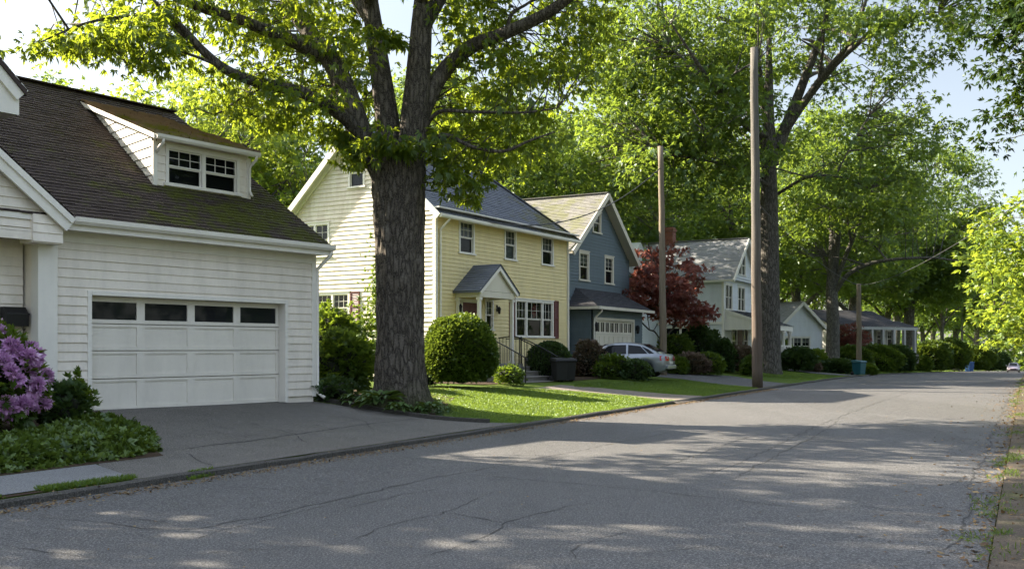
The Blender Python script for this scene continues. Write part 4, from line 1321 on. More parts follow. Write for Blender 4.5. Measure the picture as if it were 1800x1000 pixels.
for (ya, s) in ((eF, 1), (eB, -1)):
    mb.hexa([(-OV + 0.02, ya, zeF - t), (YL + 0.34, ya, zeF - t), (xr2, YD / 2, YRZ - t), (-OV + 0.02, YD / 2, YRZ - t), (-OV + 0.02, ya, zeF - 0.005), (YL + 0.34, ya, zeF - 0.005), (xr2, YD / 2, YRZ - 0.005), (-OV + 0.02, YD / 2, YRZ - 0.005)])
mb.box(-OV + 0.02, YL + 0.34, eF - 0.02, 0.0, YE - 0.02, YE + 0.02)
mb.box(YL, YL + 0.34, 0.0, YD, YE - 0.02, YE + 0.02)
part(yh, "soffit", mb, M['white_trim'])
mb = MB()
for (ya, s) in ((eF, 1), (eB, -1)):
    mb.beam((-OV - 0.01, ya, zeF - 0.10), (-OV - 0.01, YD / 2, YRZ - 0.10), 0.05, 0.20)
    mb.beam((-0.05, ya + s * 0.3, zeF + SLP * 0.3 - 0.2), (-0.05, YD / 2, YRZ - 0.2), 0.05, 0.16)
part(yh, "bargeboard", mb, M['white_trim'])
mb = MB()
mb.prism([(-OV, eF - 0.005 - a, zeF - 0.13 + b) for a, b in ((0, 0), (0.08, 0.0), (0.11, 0.04), (0.115, 0.12), (0.0, 0.12))], (YL + OV + 0.36, 0, 0))
part(yh, "gutter", mb, M['white_trim'])
downspout(yh, 0.22, -0.06, zeF - 0.05, 0.55, (0, -0.2), 0.04, off=(0.06, -0.34))
downspout(yh, YL - 0.06, -0.06, zeF - 0.05, 0.55, (0, -0.2), 0.04, off=(0.06, -0.34))
for i, o in enumerate(ops1[:3]): window(yh, W1, *o, 1, 3, 2, 'white_trim', 0.085, [0.52, 0.95, 0.5][i])
window(yh, W1, *ops1[3], 3, 3, 2, 'white_trim', 0.09, 0.0, picture=[0.85, 1.35, 0.85])
window(yh, W1, *ops1[5], 1, 2, 2, 'white_trim', 0.07, 0.5)
window(yh, W2, *ops2[0], 1, 1, 1, 'white_trim', 0.08, 0.9, cmat='curtain_dim')
window(yh, W2, *ops2[1], 2, 2, 2, 'white_trim', 0.09, 0.65, cmat='curtain_dim')
window(yh, W2, *ops2[2], 2, 3, 2, 'white_trim', 0.09, 0.75, upper_only=False, cmat='curtain_dim')
def shutter(parent, W, u0, u1, z0, z1, mat, brick=False):
    mb = MB(); f = 0.05
    wbox(mb, W, u0, u0 + f, z0, z1, 0.012, 0.05); wbox(mb, W, u1 - f, u1, z0, z1, 0.012, 0.05)
    zs = [z0, (z0 + z1) / 2, z1 - f]
    for z in zs: wbox(mb, W, u0 + f, u1 - f, z, z + f, 0.012, 0.05)
    n = int((z1 - z0) / 0.055)
    for i in range(n):
        z = z0 + f + i * 0.055
        if z + 0.05 > z1 - f: break
        mb.quad(W.P(u0 + f, z, 0.044), W.P(u1 - f, z, 0.044), W.P(u1 - f, z + 0.055, 0.02), W.P(u0 + f, z + 0.055, 0.02))
    return part(parent, "shutter", mb, M[mat])
shutter(yh, W1, 4.72, 5.12, 2.0, 3.54, 'maroon'); shutter(yh, W1, 8.19, 8.56, 2.0, 3.54, 'maroon')
shutter(yh, W2, 3.28, 3.70, 2.48, 3.62, 'maroon')
# red ornament hanging in the triple window
mb = MB(); oc = W1.P(6.75, 3.08, -0.06)
for k in range(14):
    a = k * math.tau / 14; r = 0.2 if k % 2 else 0.28
    mb.beam(oc, oc + Vector((math.cos(a) * r, 0, math.sin(a) * r)), 0.035, 0.06)
part(yh, "window_star", mb, M['red_ornament'])
# door, lamps
mb = MB()
wbox(mb, W1, 1.50, 1.60, 1.0, 3.34, -0.1, 0.035); wbox(mb, W1, 2.62, 2.72, 1.0, 3.34, -0.1, 0.035); wbox(mb, W1, 1.6, 2.62, 3.22, 3.34, -0.1, 0.035)
part(yh, "door_frame", mb, M['white_trim'])
mb = MB(); wbox(mb, W1, 1.60, 2.62, 1.05, 3.22, -0.08, -0.04)
for (a, b) in ((1.70, 2.07), (2.15, 2.52)):
    for (c, d) in ((1.2, 1.85), (1.95, 2.6), (2.7, 3.1)): wbox(mb, W1, a, b, c, d, -0.04, -0.026)
fd = part(yh, "front_door", mb, M['maroon'], bevel=0.01)
mb = MB(); mb.lathe([(0.0, 0), (0.03, 0.01), (0.035, 0.03), (0.0, 0.06)], tuple(W1.P(2.54, 2.0, -0.03)), 10, axis='y'); part(fd, "handle", mb, M['brass'], True)
def lantern(parent, W, u, z, s=1.0):
    mb = MB(); c = W.P(u, z, 0.12)
    mb.lathe([(0.02 * s, -0.16 * s), (0.06 * s, -0.13 * s), (0.085 * s, 0.10 * s), (0.10 * s, 0.11 * s), (0.05 * s, 0.18 * s), (0.01 * s, 0.22 * s)], tuple(c), 8)
    mb.beam(W.P(u, z + 0.16 * s, 0.02), W.P(u, z + 0.2 * s, 0.12), 0.02, 0.02)
    wbox(mb, W, u - 0.04, u + 0.04, z - 0.02, z + 0.22, 0.015, 0.035)
    return part(parent, "wall_lantern", mb, M['black_iron'])
lantern(yh, W1, 1.30, 2.95, 0.95); lantern(yh, W1, 3.86, 2.98, 0.75)
# portico
mb = MB()
PX0, PX1, PP = 1.22, 3.42, 1.0; pz = 3.52; pm = (PX0 + PX1) / 2; pa = 4.42
mb.prism([(PX0 - 0.05, -PP - 0.02, pz + 0.06), (PX1 + 0.05, -PP - 0.02, pz + 0.06), (pm, -PP - 0.02, pa - 0.06)], (0, 0.05, 0))
mb.box(PX0 - 0.06, PX1 + 0.06, -PP - 0.04, -PP + 0.10, pz - 0.16, pz + 0.05)
mb.box(PX0 - 0.06, PX0 + 0.08, -PP + 0.10, -0.02, pz - 0.16, pz + 0.05); mb.box(PX1 - 0.08, PX1 + 0.06, -PP + 0.10, -0.02, pz - 0.16, pz + 0.05)
mb.box(PX0 + 0.08, PX1 - 0.08, -PP + 0.1, -0.02, pz, pz + 0.03)
port = part(yh, "portico", mb, M['tan_trim'])
mb = MB()
for s in (-1, 1):
    e = pm + s * (PX1 - PX0 + 0.3) / 2
    mb.beam((e, -PP - 0.10, pz + 0.0), (pm, -PP - 0.10, pa + 0.02), 0.07, 0.17)
part(port, "bargeboard", mb, M['white_trim'])
mb = MB()
for s in (-1, 1):
    e = pm + s * ((PX1 - PX0) / 2 + 0.22)
    roof_plane(mb, (e, -PP - 0.16, pz + 0.05), (e, -0.02, pz + 0.05), (pm, -0.02, pa + 0.14), (pm, -PP - 0.16, pa + 0.14), 0.13, 0.3, 0.014, 40 + s)
    mb.prism([(e, -PP - 0.14, pz + 0.045), (pm, -PP - 0.14, pa + 0.135), (pm, -PP - 0.14, pa + 0.06), (e, -PP - 0.14, pz - 0.02)], (0, PP + 0.12, 0), 0, 0.1)
part(port, "portico_roof", mb, M['roof_slate'])
for (x, y) in ((PX0 + 0.02, -PP + 0.04), (PX1 - 0.04, -PP + 0.04), (PX0 + 0.02, -0.08)):
    mb = MB(); mb.box(x - 0.055, x + 0.055, y - 0.055, y + 0.055, 1.05, pz - 0.16); mb.box(x - 0.08, x + 0.08, y - 0.08, y + 0.08, pz - 0.26, pz - 0.17); mb.box(x - 0.08, x + 0.08, y - 0.08, y + 0.08, 1.03, 1.15)
    part(port, "post", mb, M['white_trim'])
# flaking patch over the portico: bare primer on the boards
# entry steps with landing
SX0, SX1 = 1.2, 3.7
mb = MB(); mb.box(SX0 - 0.1, SX1, -1.25, -0.04, 0.2, 1.05)
ld = part(yh, "landing", mb, M['concrete'], bevel=0.02)
for i in range(4):
    z1 = 1.05 - 0.165 * (i + 1) + 0.02; y0 = -1.25 - 0.36 * (i + 1)
    mb = MB(); mb.box(SX0 - 0.02 * i, SX1 + 0.25 + 0.16 * i, y0, y0 + 0.359, 0.2, z1)
    mb.box(SX0 - 0.03 - 0.02 * i, SX1 + 0.28 + 0.16 * i, y0 - 0.03, y0 + 0.355, z1, z1 + 0.05)
    part(yh, "step", mb, M['concrete'], bevel=0.012)
for x in (SX0 + 0.12, SX1 - 0.10):
    mb = MB()
    top = [(x, -0.25, 1.98), (x, -1.2, 1.98), (x, -2.72, 1.30), (x, -2.80, 1.18)]
    mb.tube(catmull(top, 4), [0.022] * 13, 8)
    for y in np.arange(-0.3, -1.25, -0.14): mb.tube([(x, y, 1.05), (x, y, 1.97)], [0.010] * 2, 6)
    for k, y in enumerate(np.arange(-1.36, -2.75, -0.14)):
        zt = 1.98 - (-(y) - 1.2) * 0.447; sb_ = max(0.4, 1.05 - 0.165 * (1 + int((-y - 1.25) / 0.36)) + 0.05)
        mb.tube([(x, y, sb_), (x, y, zt)], [0.010] * 2, 6)
    mb.tube([(x, -1.22, 1.03), (x, -1.22, 2.02)], [0.026] * 2, 8); mb.tube([(x, -2.76, 0.40), (x, -2.76, 1.32)], [0.026] * 2, 8)
    part(yh, "railing", mb, M['black_iron'])
mb = MB()
q0, q1 = (SX1 + 0.55, -0.9, 1.05), (SX1 + 0.55, -0.9, 1.9)
mb.tube([(SX1 - 0.1, -0.6, 1.95), (SX1 + 0.5, -0.8, 1.95), (SX1 + 1.2, -2.2, 1.15), (SX1 + 1.3, -2.6, 0.85)], [0.022] * 4, 8)
for k in np.linspace(0, 1, 8):
    p = Vector((SX1 + 0.5, -0.8, 1.95)).lerp(Vector((SX1 + 1.25, -2.4, 1.0)), k); mb.tube([(p.x, p.y, 0.40), tuple(p)], [0.010] * 2, 6)
part(yh, "railing", mb, M['black_iron'])

# ------------------------------------------------------------------ 3. the slate blue house
bh = thing("blue_house", "slate blue gabled house with attached low garage, behind parked silver car", "house", BF['o'], rotz_of(BF))
BL, BD = 6.85, 9.5; BE = 5.95; BA = 8.62
W1 = Wall((0, 0, 0), (1, 0, 0), (0, -1, 0)); W2 = Wall((0, 0, 0), (0, 1, 0), (-1, 0, 0))
bo = [(1.10, 2.17, 4.60, 5.92), (3.89, 4.96, 4.60, 5.92), (2.55, 3.49, 6.86, 7.85)]
mb = MB(); clapboard(mb, W1, [(0.6, 0.08, BL - 0.08), (BE, 0.08, BL - 0.08), (BA - 0.1, BL / 2 - .02, BL / 2 + .02)], 0.6, BA - 0.15, bo, 0.14, 0.02, 0, 51)
part(bh, "front_wall", mb, M['blue'])
mb = MB(); clapboard(mb, W2, [(0.6, 0.08, BD), (9, 0.08, BD)], 0.6, BE, [], 0.14, 0.02, 0, 52)
part(bh, "side_wall", mb, M['blue']); mb = MB(); Wr = Wall((BL, 0, 0), (0, 1, 0), (1, 0, 0)); clapboard(mb, Wr, [(0.6, 0.08, BD), (9, 0.08, BD)], 0.6, BE, [], 0.14, 0.02, 0, 53)
part(bh, "side_wall", mb, M['blue'])
mb = MB(); mb.box(0.13, BL - 0.13, 0.13, BD, 0.2, BE); mb.prism([(0.13, 0.13, BE), (BL - 0.13, 0.13, BE), (BL / 2, 0.13, BA - 0.3)], (0, 0.05, 0))
mb.prism([(0.13, BD, BE), (BL - 0.13, BD, BE), (BL / 2, BD, BA - 0.1)], (0, 0.05, 0))
part(bh, "room_backing", mb, M['core'])
mb = MB()
for a, b in ((-0.02, 0.08), (BL - 0.08, BL + 0.02)): mb = MB(); mb.box(a, b, -0.03, 0.08, 0.6, BE); part(bh, "corner_board", mb, M['blue'])
def gable_roof(parent, x0, x1, ye, depth, zeave, zapex, ov, ovf, mat, trim, ex=0.14, seed=60, bw=0.24):
    """front-facing gable, ridge running back along Y"""
    xm = (x0 + x1) / 2; m = (zapex - zeave) / (xm - x0)
    ze = zeave - m * ov
    mb = MB()
    for s in (-1, 1):
        xe = x0 - ov if s < 0 else x1 + ov
        roof_plane(mb, (xe, ye - ovf, ze + 0.1), (xe, ye + depth, ze + 0.1), (xm, ye + depth, zapex + 0.1), (xm, ye - ovf, zapex + 0.1), ex, 0.33, 0.016, seed + s)
    mb.beam((xm, ye - ovf, zapex + 0.13), (xm, ye + depth, zapex + 0.13), 0.25, 0.04, r=0.4)
    rf = part(parent, "roof", mb, M[mat])
    mb = MB()
    for s in (-1, 1):
        xe = x0 - ov if s < 0 else x1 + ov
        mb.hexa([(xe, ye - ovf + 0.02, ze - 0.02), (xe, ye + depth, ze - 0.02), (xm, ye + depth, zapex - 0.02), (xm, ye - ovf + 0.02, zapex - 0.02),
                 (xe, ye - ovf + 0.02, ze + 0.094), (xe, ye + depth, ze + 0.094), (xm, ye + depth, zapex + 0.094), (xm, ye - ovf + 0.02, zapex + 0.094)])
    part(parent, "soffit", mb, M[trim])
    mb = MB()
    for s in (-1, 1):
        xe = x0 - ov if s < 0 else x1 + ov
        mb.beam((xe, ye - ovf - 0.02, ze + 0.0), (xm, ye - ovf - 0.02, zapex + 0.0), 0.05, bw)
    part(parent, "bargeboard", mb, M[trim])
    return rf
gable_roof(bh, 0, BL, 0, BD, BE, BA, 0.36, 0.42, 'roof_grey', 'tan_trim', seed=61)
window(bh, W1, *bo[0], 1, 2, 3, 'tan_trim', 0.1, 0.4); window(bh, W1, *bo[1], 1, 2, 3, 'tan_trim', 0.1, 0.35); window(bh, W1, *bo[2], 1, 2, 2, 'tan_trim', 0.09, 0.3)
# low garage
GP = 1.05; g0x, g1x = 0.22, 6.05; ge = 3.32
W5 = Wall((g0x, -GP, 0), (1, 0, 0), (0, -1, 0)); W6 = Wall((g0x, 0, 0), (0, -1, 0), (-1, 0, 0))
dw0, dw1, dz1 = 0.42, 4.62, 2.82
mb = MB(); clapboard(mb, W5, [(0.5, 0.06, g1x - g0x - 0.06), (9, 0.06, g1x - g0x - 0.06)], 0.5, ge, [(dw0 - 0.12, dw1 + 0.12, 0.2, dz1 + 0.12)], 0.14, 0.02, 0, 64)
clapboard(mb, W6, [(0.5, 0.03, GP - 0.03), (9, 0.03, GP - 0.03)], 0.5, ge, [], 0.14, 0.026, 0, 65)
clapboard(mb, Wall((g1x, 0, 0), (0, -1, 0), (1, 0, 0)), [(0.5, 0.03, GP - 0.03), (9, 0.03, GP - 0.03)], 0.5, ge, [], 0.14, 0.026, 0, 66)
mb.box(g0x + 0.02, g1x - 0.02, -GP + 0.13, 0.1, 0.2, ge)
part(bh, "garage_wall", mb, M['blue'])
mb = MB()
for a, b in ((dw0 - 0.12, dw0), (dw1, dw1 + 0.12)): wbox(mb, W5, a, b, 0.42, dz1 + 0.12, -0.12, 0.04)
wbox(mb, W5, dw0, dw1, dz1, dz1 + 0.12, -0.12, 0.04)
part(bh, "trim", mb, M['tan_trim'])
mb = MB(); gl = MB()
ns = 4; hh = (dz1 - 0.42) / ns
for k in range(ns):
    z0 = 0.42 + k * hh
    wbox(mb, W5, dw0, dw1, z0, z0 + 0.10, -0.09, -0.04); wbox(mb, W5, dw0, dw1, z0 + hh - 0.09, z0 + hh - 0.006, -0.09, -0.04)
    nc = 8
    cw_ = (dw1 - dw0) / nc
    for c in range(nc + 1):
        u = dw0 + c * cw_; wbox(mb, W5, max(dw0, u - 0.07), min(dw1, u + 0.07), z0 + 0.1, z0 + hh - 0.09, -0.09, -0.04)
    for c in range(nc):
        a, b = dw0 + c * cw_ + 0.07, dw0 + (c + 1) * cw_ - 0.07
        if k < ns - 1: wbox(mb, W5, a, b, z0 + 0.1, z0 + hh - 0.09, -0.09, -0.062)
        else:
            gl.quad(W5.P(a, z0 + 0.10, -0.075), W5.P(b, z0 + 0.10, -0.075), W5.P(b, z0 + hh - 0.09, -0.075), W5.P(a, z0 + hh - 0.09, -0.075))
            wbox(mb, W5, (a + b) / 2 - 0.015, (a + b) / 2 + 0.015, z0 + 0.1, z0 + hh - 0.09, -0.08, -0.05)
gdo = part(bh, "garage_door", mb, M['tan_trim'])
gl.build("pane", M['darkglass'], gdo, fix=False)
mb = MB()
ea, eb, ez = g0x - 0.28, g1x + 0.32, 3.40
roof_plane(mb, (ea, -GP - 0.40, ez), (eb, -GP - 0.40, ez), (eb - 0.9, 0.0, ez + 0.86), (ea + 0.85, 0.0, ez + 0.86), 0.14, 0.33, 0.016, 71)
roof_plane(mb, (ea, 0.3, ez), (ea, -GP - 0.40, ez), (ea + 0.85, 0.0, ez + 0.86), (ea + 0.85, 0.3, ez + 0.86), 0.14, 0.33, 0.016, 72)
roof_plane(mb, (eb, 0.3, ez), (eb, -GP - 0.40, ez), (eb - 0.9, 0.0, ez + 0.86), (eb - 0.9, 0.3, ez + 0.86), 0.14, 0.33, 0.016, 73)
part(bh, "garage_roof", mb, M['roof_black'])
mb = MB(); mb.box(ea, eb, -GP - 0.40, 0.0, ez - 0.06, ez - 0.003); mb.box(ea - 0.02, eb + 0.02, -GP - 0.50, -GP - 0.405, ez - 0.13, ez - 0.005); mb.box(ea - 0.09, ea - 0.005, -GP - 0.50, 0.0, ez - 0.128, ez - 0.008)
part(bh, "eave", mb, M['tan_trim'])
mb = MB(); q = [(g0x + 0.1, -GP - 0.42, ez - 0.12), (g0x + 0.1, -GP - 0.40, ez - 0.22), (g0x + 0.1, -GP - 0.08, ez - 0.5), (g0x + 0.1, -GP - 0.06, ez - 0.7), (g0x + 0.1, -GP - 0.06, 0.5)]
mb.tube(q, [0.04] * 5, 8); part(bh, "downspout", mb, M['white_trim'], True)
lantern(bh, W5, 0.17, 2.5, 1.1); lantern(bh, W5, 4.95, 2.45, 1.1)

# ------------------------------------------------------------------ 4. the white Victorian with a porch
vz = H(13, 60)
vh = thing("victorian_house", "pale clapboard house with steep front gable, brick chimney and columned porch", "house", VF['o'], rotz_of(VF))
VL, VD = 6.5, 9.5; VE = 5.9; VA = 8.4
W1 = Wall((0, 0, 0), (1, 0, 0), (0, -1, 0)); W2 = Wall((0, 0, 0), (0, 1, 0), (-1, 0, 0))
def vx(px):
    k = (px - 900) / F
    return (60 * k - 12.75) / (0.4695 - 0.883 * k)
vo = [(vx(1274.5), vx(1287), 3.95, 5.55), (vx(1296.5), vx(1309), 3.95, 5.55)]
mb = MB(); clapboard(mb, W1, [(0.5, 0.08, VL - 0.08), (9, 0.08, VL - 0.08)], 0.5, VE, vo + [(1.7, 5.6, 1.0, 3.0)], 0.15, 0.02, 0, 81)
part(vh, "front_wall", mb, M['paleblue'])
mb = MB(); clapboard(mb, W2, [(0.5, 0.08, VD), (9, 0.08, VD)], 0.5, VE, [(1.4, 4.0, 1.45, 2.95)], 0.15, 0.024, 0, 82)
part(vh, "side_wall", mb, M['paleblue']); mb = MB(); clapboard(mb, Wall((VL, 0, 0), (0, 1, 0), (1, 0, 0)), [(0.5, 0.08, VD), (9, 0.08, VD)], 0.5, VE, [], 0.15, 0.02, 0, 82)
part(vh, "side_wall", mb, M['paleblue'])
mb = MB(); mb.box(0.13, VL - 0.13, 0.13, VD, 0.2, VE)
part(vh, "room_backing", mb, M['core'])
W7 = Wall((0, -0.35, 0), (1, 0, 0), (0, -1, 0))
ao = (vx(1287) + 0.05, vx(1300.5), 6.15, 7.5)
mb = MB(); clapboard(mb, W7, [(VE, 0.05, VL - 0.05), (VA - 0.1, VL / 2 - .02, VL / 2 + .02)], VE + 0.05, VA - 0.15, [ao], 0.14, 0.02, 0, 83)
mb.prism([(0.1, -0.22, VE), (VL - 0.1, -0.22, VE), (VL / 2, -0.22, VA - 0.15)], (0, 0.05, 0)); mb.box(-0.02, VL + 0.02, -0.34, 0.02, VE - 0.1, VE + 0.02)
part(vh, "gable_wall", mb, M['paleblue'])
window(vh, W7, *ao, 2, 1, 1, 'white_trim', 0.1, 0.0)
for o in vo: window(vh, W1, *o, 2, 1, 1, 'white_trim', 0.1, 0.4)
window(vh, W2, 1.4, 4.0, 1.45, 2.95, 2, 1, 1, 'white_trim', 0.1, 0.0)
rf = gable_roof(vh, 0, VL, -0.35, VD + 0.3, VE - 0.02, VA, 0.35, 0.35, 'roof_pale', 'white_trim', seed=84)
mb = MB(); mb.box(VL / 2 - 0.34, VL / 2 + 0.34, 4.2, 4.9, 7.5, 9.45); mb.box(VL / 2 - 0.39, VL / 2 + 0.39, 4.15, 4.95, 9.2, 9.34)
part(vh, "chimney", mb, M['brick'])
mb = MB(); mb.box(-0.08, 0.1, -0.04, 0.1, 0.5, VE - 0.1); mb.box(-0.1, 0.1, 0.1, VD, 3.05, 3.2)
part(vh, "trim", mb, M['white_trim'])
# porch
PD = 2.4; pe = 3.0
mb = MB()
roof_plane(mb, (0.1, -PD - 0.3, pe), (VL + 0.3, -PD - 0.3, pe), (VL + 0.3, -0.02, pe + 0.95), (0.1, -0.02, pe + 0.95), 0.14, 0.33, 0.016, 88)
part(vh, "porch_roof", mb, M['roof_black'])
mb = MB()
mb.prism([(0.12, -PD - 0.28, pe - 0.01), (0.12, -0.02, pe + 0.94), (0.12, -0.02, pe - 0.3), (0.12, -PD - 0.1, pe - 0.3)], (0.08, 0, 0))
mb.beam((0.10, -PD - 0.3, pe - 0.06), (0.10, 0, pe + 0.90), 0.06, 0.18)
mb.box(0.2, VL + 0.2, -PD - 0.26, -PD - 0.08, pe - 0.3, pe - 0.01); mb.box(0.2, VL + 0.2, -PD - 0.08, -0.03, pe - 0.12, pe - 0.06)
part(vh, "porch_frame", mb, M['white_trim'])
mb = MB(); mb.box(0.1, VL + 0.2, -PD - 0.2, -0.03, 0.2, 1.0)
part(vh, "porch_deck", mb, M['tan_trim'])
for x in (0.3, 2.6, 4.6, VL):
    mb = MB(); mb.lathe([(0.17, 1.0), (0.17, 1.12), (0.12, 1.16), (0.13, 1.6), (0.105, 2.5), (0.16, 2.56), (0.18, 2.7)], (x, -PD - 0.1, 0), 14)
    part(vh, "porch_column", mb, M['white_trim'], True)
    for s in (-1, 1):
        mb = MB(); mb.beam((x, -PD - 0.1, 2.45), (x + s * 0.4, -PD - 0.1, 2.72), 0.05, 0.08); part(vh, "bracket", mb, M['white_trim'])
mb = MB()
mb.box(0.3, VL, -PD - 0.14, -PD - 0.06, 1.72, 1.79); mb.box(0.3, VL, -PD - 0.13, -PD - 0.07, 1.10, 1.15)
for x in np.arange(0.5, VL, 0.16): mb.box(x - 0.025, x + 0.025, -PD - 0.125, -PD - 0.075, 1.15, 1.72)
part(vh, "porch_railing", mb, M['white_trim'])
window(vh, W1, 1.7, 3.0, 1.2, 3.0, 1, 1, 1, 'white_trim', 0.12, 0.2)
mb = MB(); wbox(mb, W1, 3.3, 4.3, 1.0, 3.0, -0.1, -0.02); part(vh, "front_door", mb, M['maroon'])
window(vh, W1, 4.5, 5.6, 1.2, 3.0, 1, 1, 1, 'white_trim', 0.12, 0.2)
# low rear wing with a dark roof and its vent hood
mb = MB(); mb.box(-3.0, 0.0, 4.2, 9.0, 0.2, 5.4); rw = part(vh, "rear_wing", mb, M['paleblue'])
mb = MB()
roof_plane(mb, (-3.3, 3.9, 5.3), (0.2, 3.9, 5.3), (0.2, 6.6, 7.4), (-3.3, 6.6, 7.4), 0.15, 0.33, 0.016, 92); roof_plane(mb, (-3.3, 9.3, 5.3), (0.2, 9.3, 5.3), (0.2, 6.6, 7.4), (-3.3, 6.6, 7.4), 0.15, 0.33, 0.016, 93)
part(rw, "wing_roof", mb, M['roof_black'])
mb = MB(); mb.box(-2.6, -1.6, 4.6, 6.4, 6.0, 7.5); mb.prism([(-2.75, 4.5, 7.5), (-1.45, 4.5, 7.5), (-2.1, 4.5, 8.0)], (0, 2.0, 0)); part(rw, "wing_dormer", mb, M['paleblue'])

# ------------------------------------------------------------------ 5, 6. the low white houses farther along
def low_house(name, label, px0, depth, phi, L, D, ze, za, gable, wallm, roofm, wins, columns=0, seed=100, base=None):
    o = Vector(((px0 - 900) / F * depth, depth, 0))
    b = H(o.x, o.y) if base is None else base
    t = thing(name, label, "house", (o.x, o.y, b), math.pi / 2 - R(phi))
    W = Wall((0, 0, 0), (1, 0, 0), (0, -1, 0)); Wl = Wall((0, 0, 0), (0, 1, 0), (-1, 0, 0))
    prof = [(0.2, 0.06, L - 0.06), (ze, 0.06, L - 0.06)] + ([(za - 0.1, L / 2 - .02, L / 2 + .02)] if gable else [(9, 0.06, L - 0.06)])
    mb = MB(); clapboard(mb, W, prof, 0.2, za - 0.15 if gable else ze, wins, 0.17, 0.024, 0, seed)
    part(t, "front_wall", mb, M[wallm])
    mb = MB(); clapboard(mb, Wl, [(0.2, 0.06, D), (9, 0.06, D)], 0.2, ze, [], 0.17, 0.024, 0, seed + 1)
    if not gable: 
        mb2 = MB(); mb2.prism([(0, 0, ze), (0, D, ze), (0, D / 2, za)], (0.1, 0, 0)); part(t, "gable_end", mb2, M[wallm]); mb2 = MB(); mb2.prism([(L - 0.1, 0, ze), (L - 0.1, D, ze), (L - 0.1, D / 2, za)], (0.1, 0, 0)); part(t, "gable_end", mb2, M[wallm])
    part(t, "side_wall", mb, M[wallm])
    mb = MB(); mb.box(0.13, L - 0.13, 0.13, D, -0.6, ze)
    if gable: mb.prism([(0.13, 0.13, ze), (L - 0.13, 0.13, ze), (L / 2, 0.13, za - 0.3)], (0, 0.05, 0))
    part(t, "room_backing", mb, M['core'])
    for w in wins: window(t, W, *w, 3 if w[1] - w[0] > 2 else 1, 2, 2, 'white_trim', 0.1, 0.3)
    for a in (-0.04, L - 0.06): mb = MB(); mb.box(a, a + 0.1, -0.04, 0.06, 0.2, ze); part(t, "corner_board", mb, M['white_trim'])
    if gable:
        gable_roof(t, 0, L, 0, D, ze, za, 0.3, 0.35, roofm, 'white_trim', seed=seed + 5)
    else:
        mb = MB()
        roof_plane(mb, (-0.3, -0.4, ze), (L + 0.3, -0.4, ze), (L + 0.3, D / 2, za), (-0.3, D / 2, za), 0.15, 0.4, 0.016, seed + 6)
        roof_plane(mb, (-0.3, D + 0.4, ze), (L + 0.3, D + 0.4, ze), (L + 0.3, D / 2, za), (-0.3, D / 2, za), 0.15, 0.4, 0.016, seed + 7)
        part(t, "roof", mb, M[roofm])
        mb = MB(); mb.box(-0.3, L + 0.3, -0.44, 0, ze - 0.12, ze - 0.01); part(t, "eave", mb, M['white_trim'])
    if columns:
        mb = MB()
        roof_plane(mb, (-0.2, -2.3, ze - 0.25), (L + 0.2, -2.3, ze - 0.25), (L + 0.2, -0.02, ze + 0.35), (-0.2, -0.02, ze + 0.35), 0.15, 0.4, 0.016, seed + 8)
        part(t, "porch_roof", mb, M[roofm])
        mb = MB(); mb.box(-0.2, L + 0.2, -2.3, -2.1, ze - 0.52, ze - 0.26); part(t, "porch_beam", mb, M['shadedwall'])
        for i in range(columns):
            x = 0.15 + (L - 0.3) * i / (columns - 1)
            mb = MB(); mb.box(x - 0.12, x + 0.12, -2.32, -2.08, 0, ze - 0.52); mb.box(x - 0.16, x + 0.16, -2.36, -2.04, 0, 0.2); part(t, "porch_column", mb, M['shadedwall'])
        mb = MB(); mb.box(-0.2, L + 0.2, -2.4, 0, -0.6, 0.25); part(t, "porch_deck", mb, M['foundation'])
    return t
low_house("gabled_cottage", "small white clapboard cottage with front gable and wide picture window", 1368, 78, 60, 4.8, 8, 3.0, 4.85, True, 'paleblue', 'roof_pale', [(0.7, 3.5, 0.75, 2.2)], seed=101, base=0.32)
low_house("porch_bungalow", "low dark roofed bungalow with white columned porch behind the hedges", 1456, 88, 60, 8.8, 6, 2.9, 4.3, False, 'shadedwall', 'roof_black', [(1.0, 2.2, 0.9, 2.4), (3.4, 4.6, 0.9, 2.4), (6.2, 7.4, 0.9, 2.4), (7.6, 8.4, 0.9, 2.4)], columns=7, seed=121, base=0.85)

# ------------------------------------------------------------------ utility poles and wires
def pole(name, label, base, height, r0, r1, mat, lean=(0, 0)):
    t = thing(name, label, "utility pole", (base.x, base.y, base.z), 0, "utility poles along the street")
    mb = MB()
    n = 14
    g = np.random.default_rng(int(height * 100))
    P = [Vector((lean[0] * k / n + g.normal(0, .012), lean[1] * k / n + g.normal(0, .012), -0.3 + (height + 0.3) * k / n)) for k in range(n + 1)]
    mb.tube(P, [r0 + (r1 - r0) * k / n for k in range(n + 1)], 18)
    part(t, "post", mb, mat, True)
    return t
def on_ground(px, depth):
    x = (px - 900) / F * depth
    return Vector((x, depth, H(x, depth)))
pA = on_ground(1331, 39.3)
tA = pole("utility_pole", "tall bare wooden pole standing at the kerb in front of the second big trunk", pA, 13.4, 0.212, 0.145, M['pole'], (-0.12, 0))
mb = MB()
for z, a in ((12.3, 0.4), (9.9, 2.0), (6.9, 0.2)): mb.lathe([(0.0, 0), (0.05, 0.0), (0.05, 0.05), (0.02, 0.09), (0.0, 0.1)], (0.17 * math.cos(a) - .1, 0.17 * math.sin(a), z), 8)
part(tA, "insulator", mb, M['wire'])
pB = on_ground(1167, 44.4)
tB = pole("utility_pole", "slimmer pale pole beside the silver car's rear end", pB, 10.2, 0.165, 0.12, M['pole_pale'], (-0.15, 0))
pC = on_ground(1510, 70)
tC = pole("utility_pole", "pale pole rising behind the teal bin", pC, 6.3, 0.20, 0.15, M['pole_pale'])
pD = on_ground(1691, 172)
tD = pole("utility_pole", "farthest thin pole beside the blue bin", pD, 15, 0.2, 0.14, M['pole'])
